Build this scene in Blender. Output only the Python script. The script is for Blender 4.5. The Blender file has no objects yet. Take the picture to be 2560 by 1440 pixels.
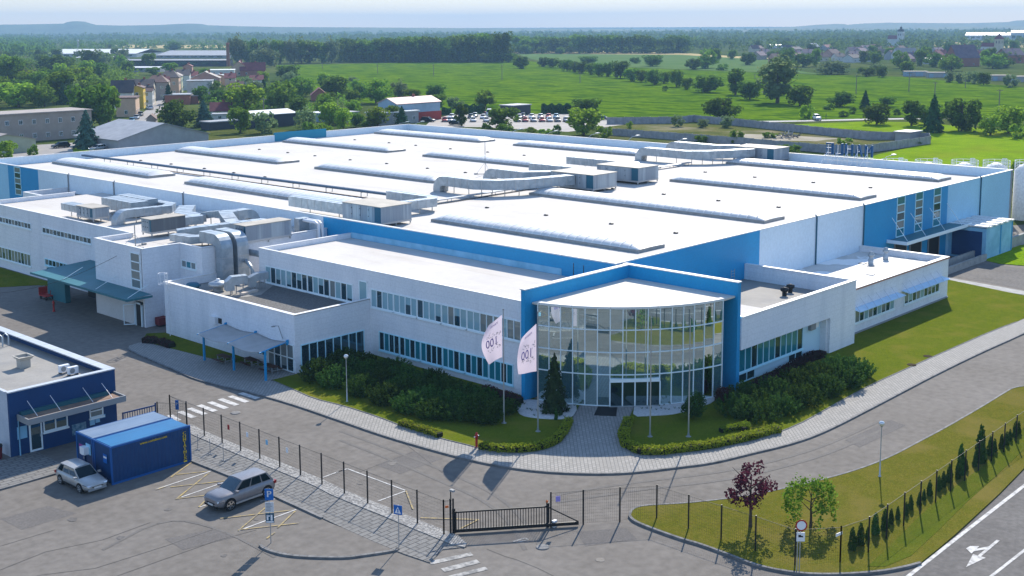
import bpy, bmesh, math, random
import numpy as np
from mathutils import Vector, Matrix, Euler
random.seed(7); RNG = np.random.default_rng(11)
SC = bpy.context.scene
COL = SC.collection
R = math.radians

# ------------------------------------------------------------------ camera
CAM_H = 30.0
YAW, PITCH, ROLL = R(42.956), R(8.209), R(-0.3065)
FPX, CX, CY = 3017.4, 1280.0, 500.0            # focal length and principal point on the 2560x1440 photo
FWD = Vector((math.cos(YAW)*math.cos(PITCH), math.sin(YAW)*math.cos(PITCH), -math.sin(PITCH)))
_r = Vector((math.sin(YAW), -math.cos(YAW), 0)); _u = _r.cross(FWD)
RIGHT = _r*math.cos(ROLL) + _u*math.sin(ROLL); UP = _u*math.cos(ROLL) - _r*math.sin(ROLL)
CAM = Vector((0, 0, CAM_H))
cd = bpy.data.cameras.new("camera"); cam = bpy.data.objects.new("camera", cd); COL.objects.link(cam)
cam.matrix_world = Matrix(((RIGHT.x, UP.x, -FWD.x, 0), (RIGHT.y, UP.y, -FWD.y, 0), (RIGHT.z, UP.z, -FWD.z, CAM_H), (0, 0, 0, 1)))
cd.sensor_fit = 'HORIZONTAL'; cd.sensor_width = 36.0; cd.lens = 36.0*FPX/2560.0
cd.shift_y = -(720.0-CY)/2560.0
cd.clip_start = 0.5; cd.clip_end = 60000.0
SC.camera = cam

# ------------------------------------------------------------------ light
SUN_AZ, SUN_EL = R(27.6), R(35.0)
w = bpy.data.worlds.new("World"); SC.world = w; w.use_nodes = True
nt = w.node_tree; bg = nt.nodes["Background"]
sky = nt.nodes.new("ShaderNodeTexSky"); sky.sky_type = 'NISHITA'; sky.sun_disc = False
sky.sun_elevation = SUN_EL; sky.sun_rotation = math.pi/2 - SUN_AZ
sky.air_density = 1.0; sky.dust_density = 0.0; sky.ozone_density = 4.0; sky.altitude = 150
tcw = nt.nodes.new("ShaderNodeTexCoord"); sepw = nt.nodes.new("ShaderNodeSeparateXYZ"); nt.links.new(tcw.outputs["Generated"], sepw.inputs[0])   # hazy band dimmed low in the sky; overhead sky brightened as added fill light
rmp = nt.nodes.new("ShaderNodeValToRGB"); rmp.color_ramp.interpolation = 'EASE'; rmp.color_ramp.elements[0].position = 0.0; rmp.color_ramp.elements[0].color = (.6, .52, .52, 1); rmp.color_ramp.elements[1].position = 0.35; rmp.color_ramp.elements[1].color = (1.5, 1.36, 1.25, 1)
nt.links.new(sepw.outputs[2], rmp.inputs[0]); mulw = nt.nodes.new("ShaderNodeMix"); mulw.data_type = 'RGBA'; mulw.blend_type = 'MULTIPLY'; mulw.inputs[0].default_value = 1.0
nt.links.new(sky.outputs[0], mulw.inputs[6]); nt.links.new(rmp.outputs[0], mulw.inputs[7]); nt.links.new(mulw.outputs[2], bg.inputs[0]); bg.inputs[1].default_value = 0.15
sd = bpy.data.lights.new("sun", 'SUN'); sd.energy = 5.0; sd.angle = R(0.5); sd.color = (1.0, 0.92, 0.8)
sun = bpy.data.objects.new("sun", sd); COL.objects.link(sun)
SV = Vector((math.cos(SUN_AZ)*math.cos(SUN_EL), math.sin(SUN_AZ)*math.cos(SUN_EL), math.sin(SUN_EL)))
sun.rotation_euler = SV.to_track_quat('Z', 'Y').to_euler(); sun.location = (150, 60, 120)
SC.view_settings.view_transform = 'Standard'; SC.view_settings.look = 'None'
SC.view_settings.exposure = 0.62; SC.view_settings.gamma = 1.0
SC.cycles.max_bounces = 8; SC.cycles.transparent_max_bounces = 12; SC.cycles.volume_bounces = 0
SC.cycles.caustics_reflective = False; SC.cycles.caustics_refractive = False

# ------------------------------------------------------------------ survey helpers: sight line -> point on a real plane
def _ray(px, py): return FWD + RIGHT*((px-CX)/FPX) - UP*((py-CY)/FPX)
def g(px, py, z=0.0):
    d = _ray(px, py); return CAM + d*((z-CAM.z)/d.z)
def onX(px, py, x):
    d = _ray(px, py); return CAM + d*((x-CAM.x)/d.x)
def onY(px, py, y):
    d = _ray(px, py); return CAM + d*((y-CAM.y)/d.y)
def hgt(p, py):                                   # height of the thing standing at ground point p whose top reaches photo row py
    lo, hi = -5.0, 400.0
    for _ in range(50):
        m = (lo+hi)/2; v = Vector((p[0], p[1], m)) - CAM
        if CY - FPX*v.dot(UP)/v.dot(FWD) > py: lo = m
        else: hi = m
    return lo
def dist(p): return (Vector((p[0], p[1], 0))-CAM).dot(FWD)
def b1(x, y): return (x/2.1814, 780+y/2.1814)
def b2(x, y): return (850+x/2.1814, 780+y/2.1814)
def b3(x, y): return (1700+x/2.1814, 780+y/2.1814)
def t1(x, y): return (x/2.977, y/2.977)
def t2(x, y): return (850+x/2.977, y/2.977)
def t3(x, y): return (1700+x/2.977, y/2.977)
def r4(x, y): return (x/2.977, 400+y/2.977)
def r5(x, y): return (850+x/2.977, 400+y/2.977)
def r6(x, y): return (1700+x/2.977, 400+y/2.977)

# ------------------------------------------------------------------ object helpers
W = {}
def tag(o, label=None, cat=None, group=None, kind=None):
    if label: o["label"] = label
    if cat: o["category"] = cat
    if group: o["group"] = group
    if kind: o["kind"] = kind
    return o
def thing(name, label, cat, loc=(0, 0, 0), group=None):
    o = bpy.data.objects.new(name, None); o.empty_display_size = 0.3; COL.objects.link(o)
    o.location = loc; W[o.name] = Vector(loc)
    return tag(o, label, cat, group)
class MB:
    def __init__(s): s.v = []; s.f = []; s.m = []; s.s = []
    def add(s, vs, fs, m=0, sm=False):
        b = len(s.v); s.v += [tuple(v) for v in vs]
        for f in fs: s.f.append(tuple(b+i for i in f)); s.m.append(m); s.s.append(sm)
        return s
    def box(s, x0, y0, z0, x1, y1, z1, m=0):
        if x0 > x1: x0, x1 = x1, x0
        if y0 > y1: y0, y1 = y1, y0
        return s.add([(x0,y0,z0),(x1,y0,z0),(x1,y1,z0),(x0,y1,z0),(x0,y0,z1),(x1,y0,z1),(x1,y1,z1),(x0,y1,z1)],
                     [(0,3,2,1),(4,5,6,7),(0,1,5,4),(1,2,6,5),(2,3,7,6),(3,0,4,7)], m)
    def obox(s, a, b, w, z0, z1, m=0, m_top=None):       # box along the segment a-b, width w
        a = Vector((a[0], a[1], 0)); b = Vector((b[0], b[1], 0)); d = (b-a).normalized(); n = Vector((-d.y, d.x, 0))*(w/2)
        P = [a-n, b-n, b+n, a+n]
        vs = [(p.x, p.y, z0) for p in P]+[(p.x, p.y, z1) for p in P]
        s.add(vs, [(0,3,2,1),(0,1,5,4),(1,2,6,5),(2,3,7,6),(3,0,4,7)], m)
        return s.add(vs[4:], [(0,1,2,3)], m if m_top is None else m_top)
    def prism(s, poly, z0, z1, m=0, mt=None):            # polygon (any order) extruded
        A = sum(poly[i][0]*poly[(i+1) % len(poly)][1]-poly[(i+1) % len(poly)][0]*poly[i][1] for i in range(len(poly)))
        if A < 0: poly = poly[::-1]
        n = len(poly); vs = [(p[0], p[1], z0) for p in poly]+[(p[0], p[1], z1) for p in poly]
        s.add(vs, [(i, (i+1) % n, n+(i+1) % n, n+i) for i in range(n)], m)
        s.add([(p[0], p[1], z1) for p in poly], [tuple(range(n))], m if mt is None else mt)
        return s.add([(p[0], p[1], z0) for p in poly], [tuple(range(n-1, -1, -1))], m)
    def sheet(s, poly, z, m=0):
        A = sum(poly[i][0]*poly[(i+1) % len(poly)][1]-poly[(i+1) % len(poly)][0]*poly[i][1] for i in range(len(poly)))
        if A < 0: poly = poly[::-1]
        return s.add([(p[0], p[1], z) for p in poly], [tuple(range(len(poly)))], m)
    def tube(s, pts, r, n=6, m=0, cap=True):
        pts = [Vector(p) for p in pts]; rs = r if isinstance(r, (list, tuple)) else [r]*len(pts)
        rings = []
        for i, p in enumerate(pts):
            t = (pts[min(i+1, len(pts)-1)]-pts[max(i-1, 0)]).normalized()
            a = Vector((0, 0, 1)) if abs(t.z) < 0.9 else Vector((1, 0, 0))
            u = t.cross(a).normalized(); v = t.cross(u).normalized()
            rings.append([p+(u*math.cos(2*math.pi*k/n)+v*math.sin(2*math.pi*k/n))*rs[i] for k in range(n)])
        vs = [q for rg in rings for q in rg]; fs = []
        for i in range(len(pts)-1):
            for k in range(n): fs.append((i*n+k, i*n+(k+1) % n, (i+1)*n+(k+1) % n, (i+1)*n+k))
        s.add(vs, fs, m, n > 5)
        if cap: s.add(rings[0], [tuple(range(n))], m); s.add(rings[-1], [tuple(range(n-1, -1, -1))], m)
        return s
    def lathe(s, c, prof, n=16, m=0, sm=True):            # prof: [(r, z)]
        vs = [(c[0]+r*math.cos(2*math.pi*k/n), c[1]+r*math.sin(2*math.pi*k/n), c[2]+z) for r, z in prof for k in range(n)]
        fs = [(i*n+k, i*n+(k+1) % n, (i+1)*n+(k+1) % n, (i+1)*n+k) for i in range(len(prof)-1) for k in range(n)]
        return s.add(vs, fs, m, sm)
    def cylx(s, c, axis, r0, r1, n=16, m=0):             # disc/cylinder along a horizontal axis vector
        c = Vector(c); ax = Vector(axis); return s.tube([c, c+ax], [r0, r1], n, m)
    def sweep(s, pts, w, h, m=0):                        # rectangular duct through 3-D points (base centre line), w wide, h high, mitred
        pts = [Vector(p) for p in pts]; pts = [p for i, p in enumerate(pts) if i == 0 or (p-pts[i-1]).length > 1e-4]; rings = []
        sd_ = []
        for a_, b_ in zip(pts, pts[1:]):
            d = (b_-a_).normalized(); k = Vector((d.y, -d.x, 0)); sd_.append(k.normalized() if k.length > .05 else None)
        for i in range(1, len(sd_)):
            if sd_[i] is None: sd_[i] = sd_[i-1]
        for i in range(len(sd_)-2, -1, -1):
            if sd_[i] is None: sd_[i] = sd_[i+1]
        sd_ = [q or Vector((1, 0, 0)) for q in sd_]
        for i, p in enumerate(pts):
            d0 = (pts[i]-pts[i-1]).normalized() if i else (pts[1]-pts[0]).normalized()
            d1 = (pts[i+1]-pts[i]).normalized() if i < len(pts)-1 else d0
            k0, k1 = sd_[max(0, i-1)], sd_[min(i, len(sd_)-1)]
            k = (k0+k1).normalized(); k = k/max(0.4, k.dot(k0))
            n0 = k0.cross(d0) if abs(d0.z) > .01 else Vector((0, 0, 1)); n1 = k1.cross(d1) if abs(d1.z) > .01 else Vector((0, 0, 1))
            n = (n0+n1).normalized(); n = n/max(0.4, n.dot(n0))
            rings += [p-k*w/2-n*h/2, p+k*w/2-n*h/2, p+k*w/2+n*h/2, p-k*w/2+n*h/2]
        fs = []
        for i in range(len(pts)-1):
            for q in range(4): fs.append((i*4+q, i*4+(q+1) % 4, i*4+4+(q+1) % 4, i*4+4+q))
        fs += [(0, 3, 2, 1), tuple(len(rings)-4+q for q in range(4))]
        return s.add(rings, fs, m)
    def build(s, name, mats, parent=None, origin=None, bevel=0):
        me = bpy.data.meshes.new(name)
        o = bpy.data.objects.new(name, me); COL.objects.link(o)
        base = W[parent.name] if parent is not None else Vector(origin if origin is not None else (0, 0, 0))
        W[o.name] = base
        me.from_pydata([(v[0]-base.x, v[1]-base.y, v[2]-base.z) for v in s.v], [], s.f)
        if not isinstance(mats, (list, tuple)): mats = [mats]
        for mt in mats: me.materials.append(mt)
        me.polygons.foreach_set("material_index", s.m); me.polygons.foreach_set("use_smooth", s.s)
        me.update()
        bm = bmesh.new(); bm.from_mesh(me); bmesh.ops.recalc_face_normals(bm, faces=bm.faces); bm.to_mesh(me); bm.free()
        if parent is not None: o.parent = parent
        else: o.location = base
        if bevel:
            bv = o.modifiers.new("bevel", 'BEVEL'); bv.width = bevel; bv.segments = 2; bv.limit_method = 'ANGLE'
        return o
def kids(o): return [c for c in bpy.data.objects if c.parent == o]
_KID = {}
def copy_tree(o, parent=None):
    c = o.copy(); COL.objects.link(c)
    if o.name in W: W[c.name] = W[o.name].copy()
    if parent is not None: c.parent = parent; c.matrix_parent_inverse = o.matrix_parent_inverse
    if o.name not in _KID: _KID[o.name] = kids(o)
    _KID[c.name] = [copy_tree(ch, c) for ch in _KID[o.name]]
    return c
def struct(name, mb, mats): return tag(mb.build(name, mats), kind='structure')
def text_mesh(txt, size=1.0):
    cu = bpy.data.curves.new("lettering", 'FONT'); cu.body = txt; cu.size = size; cu.align_x = 'CENTER'; cu.align_y = 'CENTER'; cu.resolution_u = 3
    ob = bpy.data.objects.new("lettering", cu); COL.objects.link(ob)
    bpy.context.view_layer.update()
    me = bpy.data.meshes.new_from_object(ob.evaluated_get(bpy.context.evaluated_depsgraph_get()))
    vs = [tuple(v.co) for v in me.vertices]; fs = [tuple(p.vertices) for p in me.polygons]
    bpy.data.objects.remove(ob); bpy.data.curves.remove(cu); bpy.data.meshes.remove(me)
    return vs, fs
def lettering(mb, txt, size, c, ux, uy, m=0, bold=0.0, sx=1.0):    # text laid on a plane through c with axes ux, uy
    vs, fs = text_mesh(txt, size); c = Vector(c); ux = Vector(ux); uy = Vector(uy); nz = ux.cross(uy).normalized()
    mb.add([c+ux*v[0]*sx+uy*v[1] for v in vs], fs, m)
    if bold:
        for dx in (-bold, bold): mb.add([c+ux*(v[0]*sx+dx)+uy*v[1]+nz*0.002 for v in vs], fs, m)

# ------------------------------------------------------------------ materials
MATS = {}
def mat(name, c, rough=0.7, metal=0.0, c2=None, scale=0.5, detail=4, bump=0.0, bscale=None, spec=0.3, lo=0.35, hi=0.65, coord='Object', stretch=None, fine=0.0):
    if name in MATS: return MATS[name]
    m = bpy.data.materials.new(name); m.use_nodes = True; n = m.node_tree.nodes; l = m.node_tree.links
    p = n["Principled BSDF"]; p.inputs["Base Color"].default_value = (*c, 1); p.inputs["Roughness"].default_value = rough
    p.inputs["Metallic"].default_value = metal; p.inputs["Specular IOR Level"].default_value = spec
    geo = n.new("ShaderNodeNewGeometry"); src = geo.outputs["Position"]
    if coord == 'Object':
        tc = n.new("ShaderNodeTexCoord"); src = tc.outputs["Object"]
    if stretch:
        mp = n.new("ShaderNodeMapping"); mp.inputs["Scale"].default_value = stretch; l.new(src, mp.inputs[0]); src = mp.outputs[0]
    if c2 is not None:
        t = n.new("ShaderNodeTexNoise"); t.inputs["Scale"].default_value = scale; t.inputs["Detail"].default_value = detail; t.inputs["Roughness"].default_value = 0.6
        l.new(src, t.inputs["Vector"])
        mr = n.new("ShaderNodeMapRange"); mr.inputs[1].default_value = lo; mr.inputs[2].default_value = hi; l.new(t.outputs[0], mr.inputs[0])
        mx = n.new("ShaderNodeMix"); mx.data_type = 'RGBA'; l.new(mr.outputs[0], mx.inputs[0]); mx.inputs[6].default_value = (*c, 1); mx.inputs[7].default_value = (*c2, 1)
        out = mx.outputs[2]
        if fine:
            t2_ = n.new("ShaderNodeTexNoise"); t2_.inputs["Scale"].default_value = scale*14; t2_.inputs["Detail"].default_value = 3; l.new(src, t2_.inputs["Vector"])
            mr2 = n.new("ShaderNodeMapRange"); mr2.inputs[1].default_value = .3; mr2.inputs[2].default_value = .7; mr2.inputs[3].default_value = 1-fine; mr2.inputs[4].default_value = 1+fine; l.new(t2_.outputs[0], mr2.inputs[0])
            mm = n.new("ShaderNodeMix"); mm.data_type = 'RGBA'; mm.blend_type = 'MULTIPLY'; mm.inputs[0].default_value = 1; l.new(out, mm.inputs[6]); l.new(mr2.outputs[0], mm.inputs[7]); out = mm.outputs[2]
        l.new(out, p.inputs["Base Color"])
    if bump:
        t3_ = n.new("ShaderNodeTexNoise"); t3_.inputs["Scale"].default_value = bscale or scale*10; t3_.inputs["Detail"].default_value = 4; l.new(src, t3_.inputs["Vector"])
        b = n.new("ShaderNodeBump"); b.inputs["Strength"].default_value = bump; b.inputs["Distance"].default_value = 0.05; l.new(t3_.outputs[0], b.inputs["Height"]); l.new(b.outputs[0], p.inputs["Normal"])
    MATS[name] = m; return m
def nodes(m): return m.node_tree.nodes, m.node_tree.links, m.node_tree.nodes["Principled BSDF"]
def wave_bump(m, axis, scale, strength=0.6, distance=0.03, dark=None):
    n, l, p = nodes(m); geo = n.new("ShaderNodeNewGeometry"); sep = n.new("ShaderNodeSeparateXYZ"); l.new(geo.outputs["Position"], sep.inputs[0])
    ad = n.new("ShaderNodeMath"); ad.operation = 'ADD'
    if axis == 'XY': l.new(sep.outputs[0], ad.inputs[0]); l.new(sep.outputs[1], ad.inputs[1])
    else: l.new(sep.outputs['XYZ'.index(axis)], ad.inputs[0]); ad.inputs[1].default_value = 0
    mu = n.new("ShaderNodeMath"); mu.operation = 'MULTIPLY'; l.new(ad.outputs[0], mu.inputs[0]); mu.inputs[1].default_value = scale
    si = n.new("ShaderNodeMath"); si.operation = 'SINE'; l.new(mu.outputs[0], si.inputs[0])
    b = n.new("ShaderNodeBump"); b.inputs["Strength"].default_value = strength; b.inputs["Distance"].default_value = distance
    l.new(si.outputs[0], b.inputs["Height"]); l.new(b.outputs[0], p.inputs["Normal"])
    return m
def seams(m, axis, pitch, width, k=0.6):                  # darker joint lines at a fixed pitch
    n, l, p = nodes(m); geo = n.new("ShaderNodeNewGeometry"); sep = n.new("ShaderNodeSeparateXYZ"); l.new(geo.outputs["Position"], sep.inputs[0])
    fr = n.new("ShaderNodeMath"); fr.operation = 'PINGPONG'; fr.inputs[1].default_value = pitch/2; l.new(sep.outputs['XYZ'.index(axis)], fr.inputs[0])
    gt = n.new("ShaderNodeMapRange"); gt.inputs[1].default_value = width/2; gt.inputs[2].default_value = width; gt.inputs[3].default_value = k; gt.inputs[4].default_value = 1; l.new(fr.outputs[0], gt.inputs[0])
    mm = n.new("ShaderNodeMix"); mm.data_type = 'RGBA'; mm.blend_type = 'MULTIPLY'; mm.inputs[0].default_value = 1
    s = p.inputs["Base Color"]
    if s.is_linked: l.new(s.links[0].from_socket, mm.inputs[6])
    else: mm.inputs[6].default_value = s.default_value
    l.new(gt.outputs[0], mm.inputs[7]); l.new(mm.outputs[2], s)
    return m
def blotch(m, scale, colour, lo, hi, amount=1.0, stretch=None):          # a second layer of stains with shapes of their own
    n, l, p = nodes(m); geo = n.new("ShaderNodeNewGeometry"); t = n.new("ShaderNodeTexNoise"); t.inputs["Scale"].default_value = scale; t.inputs["Detail"].default_value = 6
    src = geo.outputs["Position"]
    if stretch:
        mp = n.new("ShaderNodeMapping"); mp.inputs["Scale"].default_value = stretch; l.new(src, mp.inputs[0]); src = mp.outputs[0]
    l.new(src, t.inputs["Vector"])
    mr = n.new("ShaderNodeMapRange"); mr.inputs[1].default_value = lo; mr.inputs[2].default_value = hi; mr.inputs[4].default_value = amount; l.new(t.outputs[0], mr.inputs[0])
    mm = n.new("ShaderNodeMix"); mm.data_type = 'RGBA'; l.new(mr.outputs[0], mm.inputs[0]); s = p.inputs["Base Color"]
    if s.is_linked: l.new(s.links[0].from_socket, mm.inputs[6])
    else: mm.inputs[6].default_value = s.default_value
    mm.inputs[7].default_value = (*colour, 1); l.new(mm.outputs[2], s)
    return m
def glass(name, tint, refl=0.45, body=(0.02, 0.05, 0.06), rough=0.02, see=0.0, ior=1.5):
    if name in MATS: return MATS[name]
    m = bpy.data.materials.new(name); m.use_nodes = True; n = m.node_tree.nodes; l = m.node_tree.links; n.clear()
    o = n.new("ShaderNodeOutputMaterial"); gl = n.new("ShaderNodeBsdfGlossy"); gl.inputs[0].default_value = (*tint, 1); gl.inputs[1].default_value = rough
    df = n.new("ShaderNodeBsdfDiffuse"); df.inputs[0].default_value = (*body, 1)
    low = df.outputs[0]
    if see:
        tr = n.new("ShaderNodeBsdfTransparent"); tr.inputs[0].default_value = (tint[0]*.75, tint[1]*.85, tint[2]*.85, 1)
        mx = n.new("ShaderNodeMixShader"); mx.inputs[0].default_value = see; l.new(low, mx.inputs[1]); l.new(tr.outputs[0], mx.inputs[2]); low = mx.outputs[0]
    lw = n.new("ShaderNodeFresnel"); lw.inputs[0].default_value = ior
    ad = n.new("ShaderNodeMath"); ad.operation = 'ADD'; ad.use_clamp = True; ad.inputs[1].default_value = refl; l.new(lw.outputs[0], ad.inputs[0])
    mx = n.new("ShaderNodeMixShader"); l.new(ad.outputs[0], mx.inputs[0]); l.new(low, mx.inputs[1]); l.new(gl.outputs[0], mx.inputs[2]); l.new(mx.outputs[0], o.inputs[0])
    MATS[name] = m; return m
def leaf_mat(name, a, b, trans=0.48):
    if name in MATS: return MATS[name]
    m = bpy.data.materials.new(name); m.use_nodes = True; n = m.node_tree.nodes; l = m.node_tree.links; n.clear()
    o = n.new("ShaderNodeOutputMaterial"); tc = n.new("ShaderNodeTexCoord"); oi = n.new("ShaderNodeObjectInfo")
    t = n.new("ShaderNodeTexNoise"); t.inputs["Scale"].default_value = 7.0; t.inputs["Detail"].default_value = 3; l.new(tc.outputs["Object"], t.inputs["Vector"])
    mr = n.new("ShaderNodeMapRange"); mr.inputs[1].default_value = 0.35; mr.inputs[2].default_value = 0.68; l.new(t.outputs[0], mr.inputs[0])
    mx = n.new("ShaderNodeMix"); mx.data_type = 'RGBA'; l.new(mr.outputs[0], mx.inputs[0]); mx.inputs[6].default_value = (*a, 1); mx.inputs[7].default_value = (*b, 1)
    rr = n.new("ShaderNodeMapRange"); rr.inputs[3].default_value = 0.72; rr.inputs[4].default_value = 1.3; l.new(oi.outputs["Random"], rr.inputs[0])
    hs = n.new("ShaderNodeHueSaturation"); l.new(rr.outputs[0], hs.inputs["Value"]); l.new(mx.outputs[2], hs.inputs["Color"])
    h2 = n.new("ShaderNodeMapRange"); h2.inputs[3].default_value = 0.485; h2.inputs[4].default_value = 0.515; l.new(oi.outputs["Random"], h2.inputs[0]); l.new(h2.outputs[0], hs.inputs["Hue"])
    d = n.new("ShaderNodeBsdfDiffuse"); l.new(hs.outputs[0], d.inputs[0]); tr = n.new("ShaderNodeBsdfTranslucent"); l.new(hs.outputs[0], tr.inputs[0])
    ms = n.new("ShaderNodeMixShader"); ms.inputs[0].default_value = trans; l.new(d.outputs[0], ms.inputs[1]); l.new(tr.outputs[0], ms.inputs[2]); l.new(ms.outputs[0], o.inputs[0])
    MATS[name] = m; return m
def patch_mat(name, cols, scales, rough=0.95, bump=0.3, bscale=3.0):      # ground cover: successive noise layers
    m = mat(name, cols[0], rough, c2=cols[1], scale=scales[0], detail=6, lo=.38, hi=.62, coord='W', bump=bump, bscale=bscale, spec=0.0, fine=0.3)
    for c, s in zip(cols[2:], scales[1:]): blotch(m, s, c, 0.5, 0.68, 0.6)
    return m

M_ASPH = blotch(blotch(mat("asphalt", (0.152, 0.138, 0.123), 0.9, c2=(0.176, 0.161, 0.145), scale=0.12, coord='W', bump=0.2, bscale=18, spec=0.1, fine=0.14), 0.9, (0.118, 0.108, 0.1), 0.56, 0.75, 0.3, (1, 0.15, 1)), 0.3, (0.205, 0.186, 0.167), 0.55, 0.75, 0.22)
M_ROAD = blotch(mat("road_asphalt", (0.122, 0.114, 0.108), 0.9, c2=(0.152, 0.143, 0.135), scale=0.2, coord='W', bump=0.2, bscale=18, spec=0.1, fine=0.16), 1.2, (0.09, 0.089, 0.09), 0.58, 0.75, 0.5, (1, .3, 1))
M_CONC = mat("concrete", (0.34, 0.34, 0.33), 0.85, c2=(0.25, 0.25, 0.245), scale=1.2, bump=0.2, bscale=18, coord='W')
M_KERB = mat("kerb_concrete", (0.22, 0.215, 0.21), 0.9, c2=(0.13, 0.13, 0.13), scale=2.0, coord='W')
M_LAWN = patch_mat("lawn", [(0.1, 0.128, 0.012), (0.118, 0.14, 0.013), (0.082, 0.112, 0.011), (0.165, 0.148, 0.026)], [1.1, 4.5, 0.35], bump=0.8, bscale=9)
M_LAWN2 = patch_mat("dry_lawn", [(0.108, 0.11, 0.016), (0.132, 0.12, 0.021), (0.082, 0.098, 0.013), (0.185, 0.145, 0.045)], [1.0, 4.5, 0.22], bump=0.8, bscale=9)
M_MEADOW = patch_mat("meadow_grass", [(0.14, 0.24, 0.008), (0.19, 0.28, 0.01), (0.1, 0.18, 0.008), (0.18, 0.2, 0.02)], [0.25, 0.12, 0.05], bump=0.6, bscale=2.5)
M_SCRUB = patch_mat("scrub", [(0.06, 0.08, 0.018), (0.1, 0.11, 0.03), (0.16, 0.13, 0.05), (0.04, 0.06, 0.014)], [0.09, 0.04, 0.2], bump=0.6, bscale=1)
M_EARTH = patch_mat("open_country", [(0.05, 0.08, 0.02), (0.09, 0.11, 0.03), (0.035, 0.06, 0.015)], [0.006, 0.02], bump=0.2, bscale=0.5)
M_DIRT = mat("bare_dirt", (0.3, 0.26, 0.2), 0.95, c2=(0.18, 0.16, 0.1), scale=0.15, coord='W')
M_PEBB = mat("white_pebbles", (0.62, 0.62, 0.6), 0.8, c2=(0.42, 0.42, 0.42), scale=9, coord='W', bump=0.8, bscale=12)
M_GRAV = mat("grey_gravel", (0.17, 0.165, 0.16), 0.9, c2=(0.36, 0.35, 0.33), scale=6, detail=2, lo=.42, hi=.6, coord='W', bump=1.0, bscale=8)
M_ROOFGRAV = mat("roof_gravel", (0.09, 0.088, 0.085), 0.95, c2=(0.16, 0.155, 0.15), scale=6, detail=2, coord='W', bump=0.8, bscale=9)
def brickmat(name, c1, c2, mortar, sx, sy, rot=0.0, ms=0.025):
    m = mat(name, c1, 0.9, spec=0.2); n, l, p = nodes(m); geo = n.new("ShaderNodeNewGeometry"); mp = n.new("ShaderNodeMapping"); mp.inputs["Rotation"].default_value = (0, 0, rot); l.new(geo.outputs["Position"], mp.inputs[0])
    b = n.new("ShaderNodeTexBrick"); b.inputs["Color1"].default_value = (*c1, 1); b.inputs["Color2"].default_value = (*c2, 1); b.inputs["Mortar"].default_value = (*mortar, 1)
    b.inputs["Scale"].default_value = 1; b.inputs["Brick Width"].default_value = sx; b.inputs["Row Height"].default_value = sy; b.inputs["Mortar Size"].default_value = ms; b.inputs["Mortar Smooth"].default_value = .3
    l.new(mp.outputs[0], b.inputs[0]); l.new(b.outputs[0], p.inputs["Base Color"]); bp = n.new("ShaderNodeBump"); bp.inputs["Strength"].default_value = .4; bp.inputs["Distance"].default_value = .02; bp.invert = True
    l.new(b.outputs[1], bp.inputs["Height"]); l.new(bp.outputs[0], p.inputs["Normal"]); return blotch(m, 0.6, tuple(x*.7 for x in c1), .5, .75, .5)
M_PAVE = brickmat("paver_blocks", (0.33, 0.315, 0.29), (0.27, 0.26, 0.24), (0.16, 0.155, 0.15), 0.4, 0.26, R(-43))
M_PAVE2 = brickmat("paver_rows", (0.21, 0.205, 0.195), (0.175, 0.17, 0.162), (0.1, 0.098, 0.095), 0.8, 0.42, 0, 0.05)
M_WHITE = mat("white_paint", (0.78, 0.78, 0.76), 0.6, c2=(0.6, 0.6, 0.6), scale=3, coord='W')
M_MARK = mat("road_marking_white", (0.52, 0.51, 0.49), 0.8, c2=(0.24, 0.235, 0.23), scale=2.5, lo=.46, hi=.7, coord='W', detail=8)
M_WORN = mat("worn_marking_white", (0.36, 0.35, 0.33), 0.8, c2=(0.16, 0.16, 0.16), scale=2.2, lo=.42, hi=.58, coord='W', detail=8)
M_YEL = mat("road_marking_yellow", (0.42, 0.31, 0.1), 0.8, c2=(0.19, 0.165, 0.125), scale=2.5, lo=.38, hi=.62, coord='W', detail=8)
M_PLAS = blotch(mat("white_render", (0.76, 0.77, 0.8), 0.85, c2=(0.71, 0.73, 0.77), scale=0.35, coord='W', bump=0.15, bscale=25, fine=0.06), 0.5, (0.52, 0.55, 0.6), .52, .74, .5, (1, 1, .1))
M_PLAS2 = mat("grey_render", (0.5, 0.53, 0.58), 0.85, c2=(0.43, 0.47, 0.53), scale=0.6, coord='W', fine=0.08)
M_PLAS = seams(M_PLAS, "Z", .5, .03, .93)
M_CLAD = seams(wave_bump(mat("white_cladding", (0.66, 0.77, 0.86), 0.6, c2=(0.61, 0.73, 0.83), scale=0.2, coord='W', fine=0.05), 'XY', 31.0, 0.35, 0.02), 'Z', 99.0, 0.01, 1.0)
M_BLUE = wave_bump(mat("blue_cladding", (0.012, 0.3, 0.59), 0.45, c2=(0.011, 0.275, 0.55), scale=0.25, coord='W', fine=0.05), 'Z', 24.0, 0.15, 0.01)
M_PBLUE = mat("pale_blue_render", (0.28, 0.56, 0.76), 0.7, c2=(0.18, 0.42, 0.6), scale=0.5, coord='W')
M_TEAL = seams(mat("teal_canopy", (0.03, 0.165, 0.2), 0.5, c2=(0.025, 0.14, 0.17), scale=0.4, coord='W'), 'Y', 1.0, 0.02, .8)
M_ROOF = blotch(blotch(mat("white_roof_membrane", (0.575, 0.545, 0.51), 0.8, c2=(0.525, 0.495, 0.46), scale=0.09, coord='W', spec=.08, fine=.03), 0.35, (0.42, 0.375, 0.32), .56, .74, .45, (1, .25, 1)), 0.06, (0.595, 0.57, 0.54), .5, .65, .8)
seams(M_ROOF, 'X', 6.0, .05, .86)
M_ROOF2 = blotch(mat("weathered_roof", (0.62, 0.6, 0.57), 0.7, c2=(0.5, 0.48, 0.45), scale=0.3, coord='W', fine=.05), 0.33, (0.85, 0.85, 0.84), .52, .56, .9)
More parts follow.
